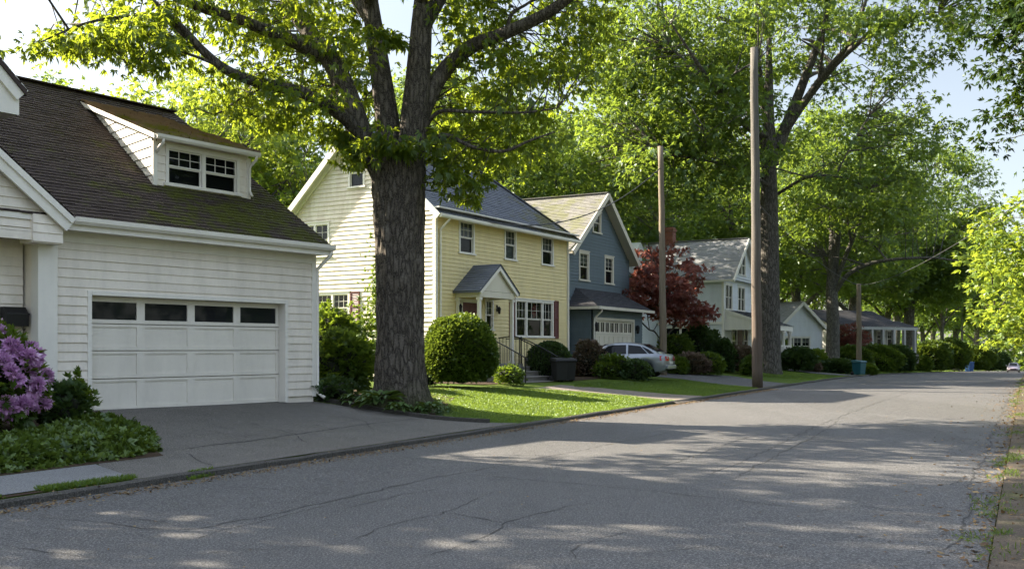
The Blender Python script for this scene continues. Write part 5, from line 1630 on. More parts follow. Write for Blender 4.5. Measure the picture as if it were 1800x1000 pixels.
def wire(name, label, a, b, sag, r=0.014):
    mb = MB()
    a, b = Vector(a), Vector(b)
    P = [a.lerp(b, k / 24) - Vector((0, 0, sag * 4 * (k / 24) * (1 - k / 24))) for k in range(25)]
    mb.tube(P, [r] * 25, 6)
    o = mb.build(name, M['wire'], None, True)
    return tag(o, label, "cable", "cables strung along the street")
ys = to_world(YF, 1.9, -0.35); ys.z = 6.15
topB = pB + Vector((-0.1, 0, 9.3))
wire("service_cable", "thin dark cable sagging from the yellow house eave to the pale pole", ys, topB, 1.1, 0.022)
wire("power_cable", "dark cable crossing the open sky at the right", pC + Vector((0, 0, 6.2)), pt(1960, 240, 17), 0.6, 0.013)
wire("drop_cable", "pale cable curving from the tall kerb pole toward the far pole", pA + Vector((0, 0, 7.3)), pC + Vector((0, 0, 6.2)), 0.5, 0.02)

# ------------------------------------------------------------------ trees
def ground_loc(px, depth, dz=-0.05):
    p = on_ground(px, depth); p.z += dz
    return p

# the big old tree beside the driveway
def big_tree():
    g = np.random.default_rng(42)
    base = on_ground(703, 22.6)
    L = lambda px, py, d: pt(px, py, 22.6 + d) - base
    B = Bark(); nodes = []
    # trunk, thick, with root flare
    tp = [L(703, 725, 0), L(703, 690, 0), L(703, 640, 0), L(704, 540, 0), L(703, 440, 0), L(702, 360, 0), L(700, 300, 0), L(697, 255, 0)]
    trunk_tube(B, tp, [0.59, 0.555, 0.54, 0.52, 0.54, 0.57, 0.61, 0.52], g, 200, 0.62, 0.022, 30, 0.030, burl=True)
    # burl on the left of the trunk
    def lm(pts, r0, r1, n=16, k=7): limb(B, nodes, [L(*p) for p in pts], r0, r1, g, n, k)
    lm([(690, 340, 0.05), (668, 290, 0.05), (640, 255, 0), (618, 190, -0.1), (590, 120, 0), (552, 70, 0.3), (515, 15, 0.7), (480, -60, 1.2), (420, -150, 2)], 0.34, 0.10)
    lm([(560, 100, 0.1), (520, 75, -0.3), (470, 55, -0.8), (420, 35, -1.2), (330, 5, -1.8), (250, -40, -2.2)], 0.17, 0.07)
    lm([(655, 262, 0), (620, 222, -0.3), (596, 200, -0.6), (545, 168, -1.0), (485, 152, -1.4), (430, 138, -1.7), (390, 118, -2.0), (355, 88, -2.2), (322, 52, -2.4), (285, 18, -2.7), (240, -25, -3.0)], 0.16, 0.045)
    lm([(690, 290, 0.1), (682, 220, 0.2), (672, 150, 0.2), (662, 80, 0.25), (650, 0, 0.3), (640, -100, 0.5), (620, -230, 0.8)], 0.30, 0.12, 18)
    lm([(718, 300, 0.0), (726, 230, -0.05), (733, 160, -0.1), (738, 90, 0), (743, 20, 0.1), (752, -80, 0.3), (770, -230, 0.5), (760, -330, 0.5)], 0.36, 0.10, 18)
    lm([(735, 215, 0), (765, 150, 0.1), (792, 112, 0.2), (830, 82, 0.1), (880, 62, -0.1), (930, 40, -0.3), (975, 15, -0.6), (1040, -40, -1), (1120, -120, -1.5)], 0.20, 0.09)
    lm([(740, 240, 0), (770, 198, -0.3), (830, 197, -0.6), (920, 198, -0.9), (980, 190, -1.1)], 0.055, 0.015, 8)
    lm([(738, 262, 0), (780, 238, -0.4), (830, 258, -0.7), (885, 266, -1.0), (930, 248, -1.2), (975, 232, -1.4)], 0.06, 0.015, 8)
    lm([(350, 88, -2.2), (280, 30, -2.6), (200, 32, -3.0), (140, 45, -3.3), (70, 75, -3.6)], 0.05, 0.012, 7)
    lm([(390, 118, -2.0), (330, 95, -2.6), (280, 85, -3.0), (225, 115, -3.2)], 0.035, 0.01, 7)
    lm([(470, 150, -1.4), (420, 175, -1.6), (380, 200, -1.8), (345, 190, -1.8)], 0.03, 0.01, 7)
    lm([(890, 60, -0.1), (900, 25, 0), (930, 5, 0.2), (990, -40, 0.4)], 0.05, 0.02, 7)
    lm([(738, 60, 0), (800, -40, 1.0), (880, -140, 2.0), (960, -240, 3)], 0.16, 0.05, 10)
    lm([(655, 40, 0.3), (580, -60, 1.6), (480, -160, 3.0)], 0.16, 0.05, 10)
    lm([(742, 0, 0), (780, -120, -1.5), (840, -240, -3.0)], 0.16, 0.05, 10)
    lm([(650, 0, 0), (600, -120, -1.6), (520, -230, -3.0)], 0.15, 0.05, 10)
    xyz = np.array([p for p, _ in nodes])
    def inpoly(x, y, P):
        c = False
        for i in range(len(P)):
            x1, y1 = P[i]; x2, y2 = P[i - 1]
            if (y1 > y) != (y2 > y) and x < (x2 - x1) * (y - y1) / (y2 - y1) + x1: c = not c
        return c
    cl, rd = [], []
    def region(P, n, d0, d1, r):
        xs = [p[0] for p in P]; ys = [p[1] for p in P]
        k = 0
        while k < n:
            x, y = g.uniform(min(xs), max(xs)), g.uniform(min(ys), max(ys))
            if inpoly(x, y, P):
                cl.append(np.array(L(x, y, g.uniform(d0, d1)))); rd.append(r * g.uniform(0.7, 1.3)); k += 1
    region([(45, 82), (150, 40), (300, -30), (640, -40), (640, 180), (560, 215), (480, 205), (400, 175), (300, 130), (130, 105)], 125, -2.4, 3.5, 0.42)
    region([(45, 82), (160, 35), (300, 20), (330, 110), (240, 125), (130, 105)], 30, -3.8, -2.4, 0.34)
    region([(360, 160), (640, 140), (640, 240), (600, 250), (520, 240), (430, 215)], 26, -0.6, 2.5, 0.38)
    region([(560, 0), (640, 0), (660, 230), (600, 270), (570, 180)], 22, 0.6, 3.0, 0.42)
    region([(780, -30), (1080, -40), (1060, 120), (985, 250), (905, 300), (840, 310), (770, 300), (755, 240), (770, 130)], 150, -0.8, 3.5, 0.45)
    region([(640, 250), (690, 225), (760, 225), (775, 280), (720, 270), (660, 285)], 13, -1.3, -0.7, 0.26)
    region([(630, 60), (700, 50), (760, 60), (690, 75)], 5, -1.0, -0.7, 0.22)
    region([(760, 270), (840, 280), (850, 345), (790, 370), (755, 330)], 14, -0.8, 0.6, 0.30)
    region([(600, 230), (640, 240), (645, 280), (600, 285)], 8, -0.6, 0.6, 0.28)
    up = blob_points([(-1.5, 0.5, 13.2, 8.5, 7.0, 4.6), (3.5, -1.0, 12.0, 6.0, 6, 3.4), (-6, -1.5, 11.0, 5, 5, 2.6)], 120, g, 1.2)
    for c in up:
        if c[2] > 8.6: cl.append(c); rd.append(0.9 * g.uniform(0.7, 1.3))
    for c in cl: twig_to(B, xyz, c, g, 0.018, 5)
    tm = B.mesh("big_tree_trunk", M['bark_big'])
    # displaced bark: vertical furrows on the near trunk are in the material
    cl = np.array(cl); rd = np.array(rd)
    cs, ax, sz, rn = [], [], [], []
    for c, r in zip(cl, rd):
        n = int((24 if r < 0.6 else 40) * g.uniform(0.7, 1.3))
        o = g.normal(0, 0.55, (n, 3)) * np.array([r, r, r * 0.6])
        cs.append(c + o); ax.append(unit(o) * 0.8 + g.normal(0, 0.5, (n, 3)) + np.array([0, 0, -0.55]))
        sz.append((0.185 if r < 0.6 else 0.30) * g.uniform(0.6, 1.2, n)); rn.append(np.clip(g.normal(0.5, 0.16) + g.normal(0, 0.14, n), 0, 1))
    V, r = sprigs(np.concatenate(cs), np.concatenate(ax), np.concatenate(sz), np.concatenate(rn), g, k=6, fan=1.25, aspect=0.34, droop=0.22)
    cm = np_mesh("big_tree_crown", V, quads_for(V), M['leaf_big'], r)
    t = thing("shade_tree", "huge old tree with furrowed dark trunk between garage driveway and lawn", "tree", tuple(base))
    link(bpy.data.objects.new("trunk", tm), t); link(bpy.data.objects.new("crown", cm), t)
big_tree()

# street tree kinds
T2B = on_ground(1352, 55)
def L2(px, py, d=0): return pt(px, py, 55 + d) - T2B
limbs2 = [([L2(1358, 290), L2(1352, 220), L2(1335, 140, .5), L2(1330, 60, .8), L2(1335, -40, 1)], 0.38), ([L2(1345, 260), L2(1320, 200, 1), L2(1280, 140, 2), L2(1230, 90, 2.5), L2(1170, 60, 3)], 0.22),
          ([L2(1366, 260), L2(1390, 200, 0), L2(1425, 110, -.5), L2(1450, 40, -1), L2(1470, -60, -1)], 0.36), ([L2(1372, 240), L2(1420, 170, -1), L2(1480, 100, -2), L2(1560, 40, -3), L2(1650, 20, -4)], 0.26),
          ([L2(1380, 230), L2(1440, 140, -2), L2(1500, 60, -4), L2(1540, -60, -5)], 0.22), ([L2(1358, 330), L2(1310, 300, -2), L2(1240, 280, -4), L2(1170, 270, -5)], 0.10),
          ([L2(1366, 340), L2(1420, 310, -2), L2(1480, 310, -4), L2(1530, 330, -5)], 0.09), ([L2(1352, 240), L2(1300, 210, -3), L2(1240, 130, -6), L2(1180, 40, -8)], 0.2)]
def keep2(c, g):
    """the forking limbs stand free of leaves on the street side"""
    q = T2B + Vector(c)
    px, py = 900 + F * q.x / q.y, HOR - F * (q.z - CAMZ) / q.y
    near = 1315 < px < 1500 + (200 - py) * 0.25 and 60 < py < 440 and px < 1420 + (440 - py) * 0.45
    return not (near and c[1] < 2.5 and g.uniform() < 0.9)
m_t2 = make_tree("street_tree", 7, 25, 0.60, 9.5, [(-1.2, 0, 17, 9.0, 9.5, 7.5), (-4.5, -3, 12.5, 6.5, 5, 3.6), (4.0, -3, 12.0, 4.4, 5, 3.4), (5.5, -4, 19, 4.5, 4, 3.5), (8.3, -5, 19.3, 3.8, 4, 2.6), (-8.5, -2, 15.5, 4.8, 5, 6.0), (-8.0, -4, 10.8, 3.8, 4, 2.6)], 700, 1.0, 58, 0.27, M['leaf_a'], M['bark'], 0.5, limbs2, 5, 1.2, keep=keep2)
plant_tree(m_t2, "shade_tree", "large grey-trunked tree behind the tall kerb pole, limbs forking high", tuple(T2B + Vector((0, 0, -0.05))))
m_oak = make_tree("oak", 17, 21, 0.50, 5.5, [(0, 0, 13.5, 7.5, 7.5, 7.0), (-3, -3, 8.5, 4.5, 4, 2.8), (4, 2, 9.5, 4.5, 4, 3.0)], 340, 1.05, 52, 0.30, M['leaf_b'], M['bark'], 0.5)
m_over = make_tree('over', 19, 21, 0.45, 6.5, [(0.6, 0, 10.8, 5.8, 6.0, 4.0), (-3.2, -2.0, 9.6, 2.6, 3.0, 1.9), (-1.2, 2, 8.0, 2.8, 3.0, 1.9), (-4.0, 0, 11.5, 2.8, 3, 1.8)], 330, 0.7, 40, 0.22, M['leaf_over_shade'], M['bark'], 0.5)
m_map = make_tree("maple", 23, 18, 0.36, 4.5, [(0, 0, 11.5, 6.2, 6.2, 6.0), (2, -2, 7.5, 4, 4, 2.8)], 280, 1.0, 50, 0.29, M['leaf_a'], M['bark'], 0.55)
m_thin = make_tree("slender", 29, 15, 0.2, 4.0, [(0, 0, 10.5, 4.2, 4.2, 5.2)], 170, 0.75, 26, 0.30, M['leaf_a'], M['bark_thin'], 0.6, nlimb=9)
m_airy = make_tree("airy", 31, 14, 0.16, 3.0, [(0, 0, 9.5, 4.6, 4.6, 4.6)], 120, 0.8, 22, 0.32, M['leaf_bright'], M['bark_thin'], 0.6, nlimb=11)
m_sun = make_tree("bushy", 37, 8.5, 0.16, 1.8, [(0, 0, 5.0, 3.9, 3.9, 3.5), (-1.5, -1, 3.2, 2.6, 2.6, 1.7)], 230, 0.58, 46, 0.20, M['leaf_bright'], M['bark_thin'], 0.4, nlimb=8)
G_ST = "street trees along the kerb"
T3B = on_ground(1463, 76)
def L3(px, py, d=0): return pt(px, py, 76 + d) - T3B
limbs3 = [([L3(1464, 505), L3(1461, 450), L3(1462, 390, 1), L3(1450, 300, 1), L3(1440, 220, 2)], 0.30), ([L3(1466, 500), L3(1484, 455, -.5), L3(1505, 405, -1), L3(1528, 350, -1.5), L3(1545, 280, -2)], 0.22),
          ([L3(1466, 515), L3(1490, 482, -1), L3(1530, 462, -2), L3(1580, 454, -3), L3(1640, 452, -4), L3(1685, 458, -5)], 0.20), ([L3(1462, 490), L3(1440, 440, 1), L3(1410, 400, 2), L3(1380, 380, 3)], 0.16), ([L3(1464, 470), L3(1480, 380, 3), L3(1500, 300, 5)], 0.2)]
def keep3(c, g):
    q = T3B + Vector(c); px, py = 900 + F * q.x / q.y, HOR - F * (q.z - CAMZ) / q.y
    return not (1435 < px < 1700 and py > 400 and c[1] < 3.5 and g.uniform() < 0.92)
m_t3 = make_tree("lawn_tree", 57, 21, 0.52, 6.6, [(0, 0, 14.5, 7.4, 7.5, 6.2), (4, -2, 11, 4.5, 4, 2.6), (-3, -2, 9.5, 4.0, 4, 2.6), (2, 4.5, 8.5, 5, 3, 3)], 380, 1.0, 54, 0.28, M['leaf_a'], M['bark_pale'], 0.5, limbs3, keep=keep3)
plant_tree(m_t3, "street_tree", "grey trunk with a long bare limb reaching right, behind the clipped hedge", tuple(ground_loc(1463, 76)), 0.0, 1.0, G_ST)
plant_tree(m_oak, "street_tree", "dark straight trunk on the far lawn right of the bungalow porch", tuple(ground_loc(1600, 122)), 2.1, 1.4, G_ST)
plant_tree(m_thin, "street_tree", "thin dark trunk left of the pale trunk on the far verge", tuple(ground_loc(1656, 148)), 1.0, 1.6, G_ST)
plant_tree(m_map, "street_tree", "pale mottled trunk standing beside the thin far pole", tuple(ground_loc(1680, 176)), 0.2, 1.5, G_ST)
# trees behind the white garage house: seen over its roof
BG = [("airy", -17.0, 48, 0.4, 1.0, "sparse young tree with bare stems over the garage ridge's left half"),
      ("airy", -12.6, 47, 1.7, 0.95, "thin stemmed airy tree just behind the garage ridge"),
      ("airy", -10.6, 52, 2.9, 1.0, "airy pale green tree behind the dormer roof"),
      ("map", -21, 46, 0.9, 0.80, "rounded yellow-green tree at the far left over the roof"),
      ("map", -16.5, 56, 2.2, 0.82, "mid green tree behind the young trees over the ridge"),
      ("airy", -15.5, 52, 4.2, 1.1, "pale sunlit tree between the dormer and the yellow gable"),
      ("map", -11.3, 57, 4.0, 0.68, "dense low tree in the gap between garage and yellow house"),
      ("map", -11, 72, 5.0, 0.95, "tree far behind the yellow house gable"),]
KIND = dict(airy=m_airy, map=m_map, oak=m_oak, thin=m_thin, sun=m_sun, over=m_over)
def bgtree(kind, x, y, rz, s, label, name="background_tree", group="trees behind the houses"):
    plant_tree(KIND[kind], name, label, (x, y, H(x, y) - 0.05), rz, s, group)
for k, x, y, rz, s, lb in BG: bgtree(k, x, y, rz, s, lb)
BG2 = [("oak", -3.5, 57, 0.3, 0.85, "tall tree right behind the yellow house roof"), ("map", 2.5, 64, 1.3, 0.95, "leafy tree rising over the blue house ridge"),
       ("oak", -4, 78, 2.5, 1.1, "second row tree behind the yellow house"), ("oak", 7.0, 72, 3.3, 0.85, "tree behind the blue gable's right slope"),
       ("map", 11, 82, 0.2, 1.05, "tall tree behind the Victorian's chimney"), ("oak", 19, 88, 1.1, 1.05, "dense tree behind the Victorian's gable"),
       ("map", 3, 88, 4.4, 1.3, "far tree between the yellow and blue roofs"), ("oak", 28, 98, 5.2, 1.1, "tree behind the cottage"),
       ("oak", 37, 108, 2.9, 1.15, "broad tree behind the bungalow's left end"), ("map", 46, 122, 0.8, 1.3, "tree behind the bungalow's right end"),
       ("oak", 56, 145, 3.9, 1.2, "tree over the far pale house"), ("oak", 72, 178, 1.9, 1.2, "tree left of the road's far end"),
       ("map", 66, 160, 5.5, 1.2, "round tree near the far bins"), ("oak", 88, 208, 0.6, 1.25, "tree closing the left of the street's far end"),
       ("oak", 112, 240, 2.4, 1.4, "tree at the street's vanishing end"), ("map", 128, 262, 3.4, 1.5, "farthest tree beyond the parked distant car"),
       ("oak", 52, 170, 4.9, 1.4, "tall tree in the far second row"), ("oak", 33, 128, 0.0, 1.4, "tall tree far behind the cottage roof"), ("oak", 14, 112, 1.6, 1.5, "tall tree far behind the Victorian"), ]
for k, x, y, rz, s, lb in BG2: bgtree(k, x, y, rz, s, lb)
# right-hand side of the street
def rtree(kind, u, v, rz, s, label, name="street_tree", sz=None):
    x, y = uv2xy(u, v)
    plant_tree(KIND[kind], name, label, (x, y, H_uv(u, v) - 0.05), rz, s, "trees on the right side of the street", sz=sz)
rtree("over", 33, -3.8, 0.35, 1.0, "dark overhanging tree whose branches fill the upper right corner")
rtree("sun", 30.5, -1.8, 0.2, 0.92, "bright yellow-green small tree overhanging the right edge of the road", sz=0.74)
rtree("sun", 53, -3.4, 2.0, 1.0, "second bright small tree behind the first at the right")
rtree("map", 70, -5.5, 3.0, 0.85, "green tree beyond the bright small trees on the right verge")
rtree("oak", 90, -6, 4.0, 0.75, "dark tree farther along the right verge")
rtree("map", 115, -6, 5.0, 0.8, "tree overhanging the far right kerb")
rtree("oak", 145, -6, 0.5, 0.8, "tree near the far car on the right verge")
rtree("map", 190, -6, 1.5, 0.9, "last tree on the right before the street's end")
rtree("oak", 250, -5, 2.5, 0.9, "distant tree right of the street's vanishing end")
# trees left of the frame that shade the foreground road
plant_tree(m_thin, "yard_tree", "tree in the front yard left of the garage house", (-15.5, 16.3, 0.4), 1.2, 1.0, "trees behind the houses")
plant_tree(m_map, "yard_tree", "round tree at the near end of the garage house's front yard", (-16.5, 10.6, 0.4), 2.2, 0.72, "trees behind the houses")

for u, v, rz_, s_, lb in ((14, -24, 1.4, 0.75, "tree across the street, reflected in the garage door"), (34, -22, 3.7, 0.75, "tree across the street facing the blue house")):
    rtree("oak", u, v, rz_, s_, lb)

# far woods closing every gap at the horizon
def far_woods():
    g = np.random.default_rng(77)
    C, Rr = [], []
    for i in range(720):
        f = g.uniform()
        if f < 0.45: u = g.uniform(40, 330); v = g.uniform(52, 75)
        elif f < 0.8: u = g.uniform(285, 330); v = g.uniform(-40, 60)
        else: u = g.uniform(60, 320); v = g.uniform(-30, -16)
        x, y = uv2xy(u, v)
        if y < 20: continue
        if f > 0.84: u = g.uniform(-8, 110); v = g.uniform(-40, -27); x, y = uv2xy(u, v); C.append((x, y, H(x, y) + g.uniform(0.3, 8.0))); Rr.append(2.8); continue
        C.append((x, y, H(x, y) + g.uniform(0.3, 11.0) * g.uniform(0.4, 1.0))); Rr.append(g.uniform(2.2, 4.2))
    me = crown_mesh("far_woods", np.array(C), np.array(Rr), 46, 1.15, M['leaf_b'], g, 0.7, 5, 0.15, 0.45)
    tag(link(bpy.data.objects.new("far_woods", me)), "dark green far woods closing the street and back yards", "woods", None, "stuff")
far_woods()

# red Japanese maple in front of the Victorian
m_red = make_tree("red", 41, 6.6, 0.13, 1.2, [(0, 0, 4.3, 2.3, 2.2, 2.0), (-1.2, -0.4, 3.6, 1.5, 1.5, 1.4), (1.4, 0, 3.3, 1.6, 1.6, 1.1)], 190, 0.36, 22, 0.22, M['leaf_red'], M['bark_thin'], 0.35, nlimb=8, k=6)
plant_tree(m_red, "japanese_maple", "dark red leaved Japanese maple between the blue and Victorian houses", tuple(ground_loc(1163, 50)), 0.3, 0.95, None, sz=1.04)

plant_tree(m_red, "purple_leaved_tree", "low purple leaved tree in front of the porch bungalow", tuple(ground_loc(1497, 80, 0.4)), 2.0, 0.56, None)
# ------------------------------------------------------------------ shrubs
def shrub(name, label, loc, rx, ry, rz, mat, nleaf, size, seed, lump=0.12, group=None, cat="shrub", k=3, aspect=0.5, up=0.35, cone=0.0, ragged=0.06, core=True, zc=None):
    """a bush: noisy shell of leaf sprigs round a dark twiggy inside"""
    g = np.random.default_rng(seed)
    t = thing(name, label, cat, loc, 0, group)
    ph = g.uniform(0, 6.28, (8, 3)); fr = g.uniform(1.5, 5.5, (8, 3)); 
    def rad(d):
        s = 0
        for i in range(8): s = s + np.sin(d @ fr[i] * 1.0 + ph[i, 0]) * (1.0 / (1 + 0.25 * i))
        return 1 + lump * s / 2.2
    zc_ = rz * 0.92 if zc is None else zc
    n = nleaf
    d = unit(g.normal(size=(n, 3)))
    d[:, 2] = np.where(d[:, 2] < -0.75, -d[:, 2], d[:, 2])
    depth = 1 - np.abs(g.normal(0, ragged * 1.6, n)) + g.normal(0, ragged * 0.5, n)
    p = d * (rad(d) * depth)[:, None]
    if cone: 
        zz = (p[:, 2] + 1) / 2
        p[:, :2] *= (1 - cone * np.clip(zz, 0, 1))[:, None] * 1.15
    p = p * np.array([rx, ry, rz]) + np.array([0, 0, zc_])
    keep = p[:, 2] > 0.02
    p, d = p[keep], d[keep]
    ax = d + g.normal(0, 0.45, d.shape) + np.array([0, 0, up])
    rn = np.clip(g.normal(0.45, 0.2, len(p)) + 0.22 * np.sin(p @ np.array([3.1, 2.3, 2.7]) + seed), 0, 1)
    V, r = sprigs(p, ax, size * g.uniform(0.7, 1.25, len(p)), rn, g, k=k, fan=0.95, aspect=aspect, droop=0.08)
    me = np_mesh("foliage", V, quads_for(V), mat, r)
    link(bpy.data.objects.new("foliage", me), t)
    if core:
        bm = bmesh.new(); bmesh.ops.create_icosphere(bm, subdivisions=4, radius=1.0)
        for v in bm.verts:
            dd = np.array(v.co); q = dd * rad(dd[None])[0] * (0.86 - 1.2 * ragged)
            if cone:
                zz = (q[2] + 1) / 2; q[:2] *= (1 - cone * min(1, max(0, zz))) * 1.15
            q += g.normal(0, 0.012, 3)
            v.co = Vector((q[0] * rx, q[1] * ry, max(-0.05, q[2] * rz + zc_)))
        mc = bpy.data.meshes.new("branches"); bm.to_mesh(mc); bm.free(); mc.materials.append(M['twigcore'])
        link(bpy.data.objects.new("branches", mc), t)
    return t
def sh(px, depth): 
    p = on_ground(px, depth); return (p.x, p.y, p.z)
def wpos(fr, x, y):
    p = to_world(fr, x, y); return (p.x, p.y, H(p.x, p.y))
shrub("boxwood", "large clipped round bush beside the entry steps, sunlit at its top", sh(809, 29.6), 1.1, 1.05, 1.12, M['leaf_box'], 15000, 0.085, 1, 0.045, k=3, aspect=0.6, ragged=0.05)
shrub("boxwood", "dark rounded bush between the steps and the house corner", sh(966, 36.2), 0.83, 0.8, 0.72, M['leaf_dark'], 7000, 0.07, 2, 0.05, k=3, aspect=0.55, ragged=0.04)
shrub("rhododendron_bush", "big leafy shrub leaning out past the garage corner", sh(598, 24.2), 0.80, 0.9, 0.78, M['leaf_shrub'], 1700, 0.17, 3, 0.2, k=6, aspect=0.34, ragged=0.12, up=0.2)
shrub("rhododendron_bush", "taller shrub under the gable windows of the yellow house", sh(585, 28.5), 1.05, 0.9, 1.15, M['leaf_shrub'], 2200, 0.16, 4, 0.2, k=6, aspect=0.34, ragged=0.12, up=0.3)
shrub("loose_shrub", "loose thin shrub against the yellow gable left of the big trunk", sh(640, 30.5), 0.9, 0.8, 1.25, M['leaf_shrub'], 900, 0.14, 5, 0.3, k=5, aspect=0.42, ragged=0.3, up=0.5, core=False)
shrub("climbing_shrub", "sparse climbing shrub high on the gable beside the trunk", sh(662, 32.5), 0.45, 0.4, 1.9, M['leaf_shrub'], 420, 0.13, 6, 0.4, k=5, aspect=0.42, ragged=0.4, up=0.5, core=False, zc=2.6)
shrub("low_shrub", "low dark shrub at the foot of the garage downspout", sh(585, 22.6), 0.55, 0.4, 0.28, M['leaf_dark'], 420, 0.12, 7, 0.25, k=6, aspect=0.34, ragged=0.2)
shrub("low_shrub", "small green shrub at the near side of the entry steps", sh(895, 31.8), 0.5, 0.5, 0.32, M['leaf_shrub'], 700, 0.10, 8, 0.25, k=5, ragged=0.15)
shrub("low_shrub", "small shrub close beside the big round bush", sh(755, 30.0), 0.35, 0.35, 0.35, M['leaf_shrub'], 500, 0.09, 9, 0.25, k=5, ragged=0.15)
shrub("pink_shrub", "pinkish leaved shrub left of the silver car", sh(1036, 40.5), 0.72, 0.7, 0.74, M['leaf_pink'], 2400, 0.10, 10, 0.15, k=5, aspect=0.42, ragged=0.12)
shrub("low_shrub", "green low shrub hiding the silver car's front wheel", sh(1080, 39.0), 0.80, 0.6, 0.46, M['leaf_shrub'], 2000, 0.10, 11, 0.2, k=5, ragged=0.14)
shrub("low_shrub", "dark green shrub in front of the silver car's door", sh(1118, 38.6), 0.6, 0.5, 0.42, M['leaf_dark'], 1300, 0.10, 12, 0.2, k=5, ragged=0.14)
V_SH = [(1186, 50, 0.9, 0.95, 'leaf_box', 0, "yellow-green shrub just right of the pale pole"), (1226, 52, 1.05, 1.35, 'leaf_dark', 0.5, "dark conical evergreen at the Victorian's corner"),
        (1254, 54, 0.55, 1.05, 'leaf_dark', 0.4, "narrow dark evergreen beside the conical one"), (1274, 51.5, 0.62, 0.9, 'leaf_dark', 0.3, "dark shrub in front of the porch railing"),
        (1214, 47, 0.9, 0.5, 'leaf_pink', 0, "low reddish shrub in front of the evergreens"), (1247, 47.5, 0.75, 0.55, 'leaf_shrub', 0, "low green shrub beside the reddish one"),
        (1300, 52, 0.95, 0.75, 'leaf_pink', 0, "rounded pinkish shrub left of the tall kerb pole"), (1190, 46.2, 0.5, 0.4, 'leaf_shrub', 0, "low shrub behind the pale pole's foot"),
        (1320, 50, 0.5, 0.5, 'leaf_box', 0, "small bright shrub beside the second big trunk")]
for i, (px, dp, rx, rz_, m, cone, lb) in enumerate(V_SH):
    shrub("evergreen_shrub" if cone else "garden_shrub", lb, sh(px, dp), rx, rx * 0.9, rz_, M[m], int(1500 * (rx + rz_)), 0.13, 20 + i, 0.13, "shrubs in front of the Victorian house", k=5, cone=cone, ragged=0.1)
F_SH = [(1400, 62, 1.2, 0.72, 'leaf_dark', "big dark rounded bush in front of the cottage window"), (1378, 66, 0.7, 0.9, 'leaf_shrub', "lighter shrub tucked left of the dark rounded bush"),
        (1434, 70, 0.8, 0.7, 'leaf_shrub', "shrub between the cottage and the dark street trunk"), (1425, 64, 0.6, 0.35, 'leaf_pink', "low flowering plant beside the dark rounded bush"),
        (1474, 66, 1.25, 0.48, 'leaf_dark', "low clipped hedge left of the teal bin"), (1497, 78, 1.5, 0.98, 'leaf_box', "sunlit yellow-green hedge behind the teal bin"),
        (1540, 80, 2.1, 1.05, 'leaf_shrub', "long hedge in front of the bungalow porch"), (1574, 84, 1.7, 1.2, 'leaf_dark', "darker hedge left of the straight dark trunk"),
        (1635, 112, 2.4, 1.7, 'leaf_box', "tall sunlit hedge right of the straight dark trunk"), (1668, 140, 2.8, 2.2, 'leaf_box', "bright hedge behind the thin far trunks"),
        (1585, 88, 1.1, 1.15, 'leaf_shrub', "tall loose hedge at the end of the porch columns"), (1622, 108, 1.0, 0.8, 'leaf_shrub', "small shrub at the foot of the tall sunlit hedge"), (1715, 190, 3.4, 2.4, 'leaf_box', "bright far hedge right of the blue bin"), (1740, 215, 4.0, 2.4, 'leaf_dark', "dark far hedge near the end of the street"),
        (1527, 66, 0.5, 0.3, 'leaf_shrub', "small plant right of the teal bin")]
for i, (px, dp, rx, rz_, m, lb) in enumerate(F_SH):
    shrub("hedge" if 'hedge' in lb else "garden_shrub", lb, sh(px, dp), rx, rx * 0.7, rz_, M[m], int(1300 * (rx + rz_)), 0.12 + 0.0012 * dp, 40 + i, 0.13, "shrubs and hedges farther along the street", k=4, ragged=0.1)
# flowering rhododendron by the entry
def rhododendron():
    loc = on_ground(20, 14.6)
    t = shrub("rhododendron", "rhododendron bush covered in purple blossom trusses at the left edge", (loc.x - 0.30, loc.y, loc.z), 0.66, 0.66, 0.80, M['leaf_shrub'], 1500, 0.16, 60, 0.18, k=7, aspect=0.30, ragged=0.12, up=0.1)
    g = np.random.default_rng(61)
    metas = []
    for q in range(3):
        n = 46
        d = unit(g.normal(size=(n, 3)) + np.array([0, 0, 0.35]))
        c = d * 0.05
        V, r = sprigs(c, d, 0.085 * g.uniform(0.8, 1.2, n), g.uniform(0.2, 0.9, n), g, k=5, fan=1.2, aspect=0.5, droop=0.05)
        metas.append(np_mesh("blossom", V, quads_for(V), M['petal'], r))
    k = 0
    while k < 56:
        d = unit(g.normal(size=3) + np.array([0.25, -0.7, 0.25]))
        if d[2] < -0.55: continue
        o = bpy.data.objects.new("blossom", metas[k % 3]); link(o, t)
        p = d * np.array([0.71, 0.71, 0.84]) * g.uniform(0.94, 1.08)
        o.location = (p[0], p[1], p[2] + 0.74)
        o.rotation_euler = (g.normal(0, .4) + (0.5 if d[1] < 0 else 0), g.normal(0, .4), g.uniform(0, 6.28))
        s = g.uniform(1.0, 1.4); o.scale = (s, s, s)
        k += 1
rhododendron()
shrub("leafy_shrub", "dark leafy plant between the purple rhododendron and the garage door", sh(112, 15.4), 0.34, 0.34, 0.36, M['leaf_dark'], 420, 0.13, 63, 0.25, k=6, aspect=0.4, ragged=0.2, up=0.6)
shrub("leafy_shrub", "upright bright stemmed plant in front of the garage pilaster", sh(140, 16.4), 0.30, 0.3, 0.42, M['leaf_shrub'], 200, 0.12, 64, 0.3, k=5, aspect=0.42, ragged=0.35, up=0.9, core=False)

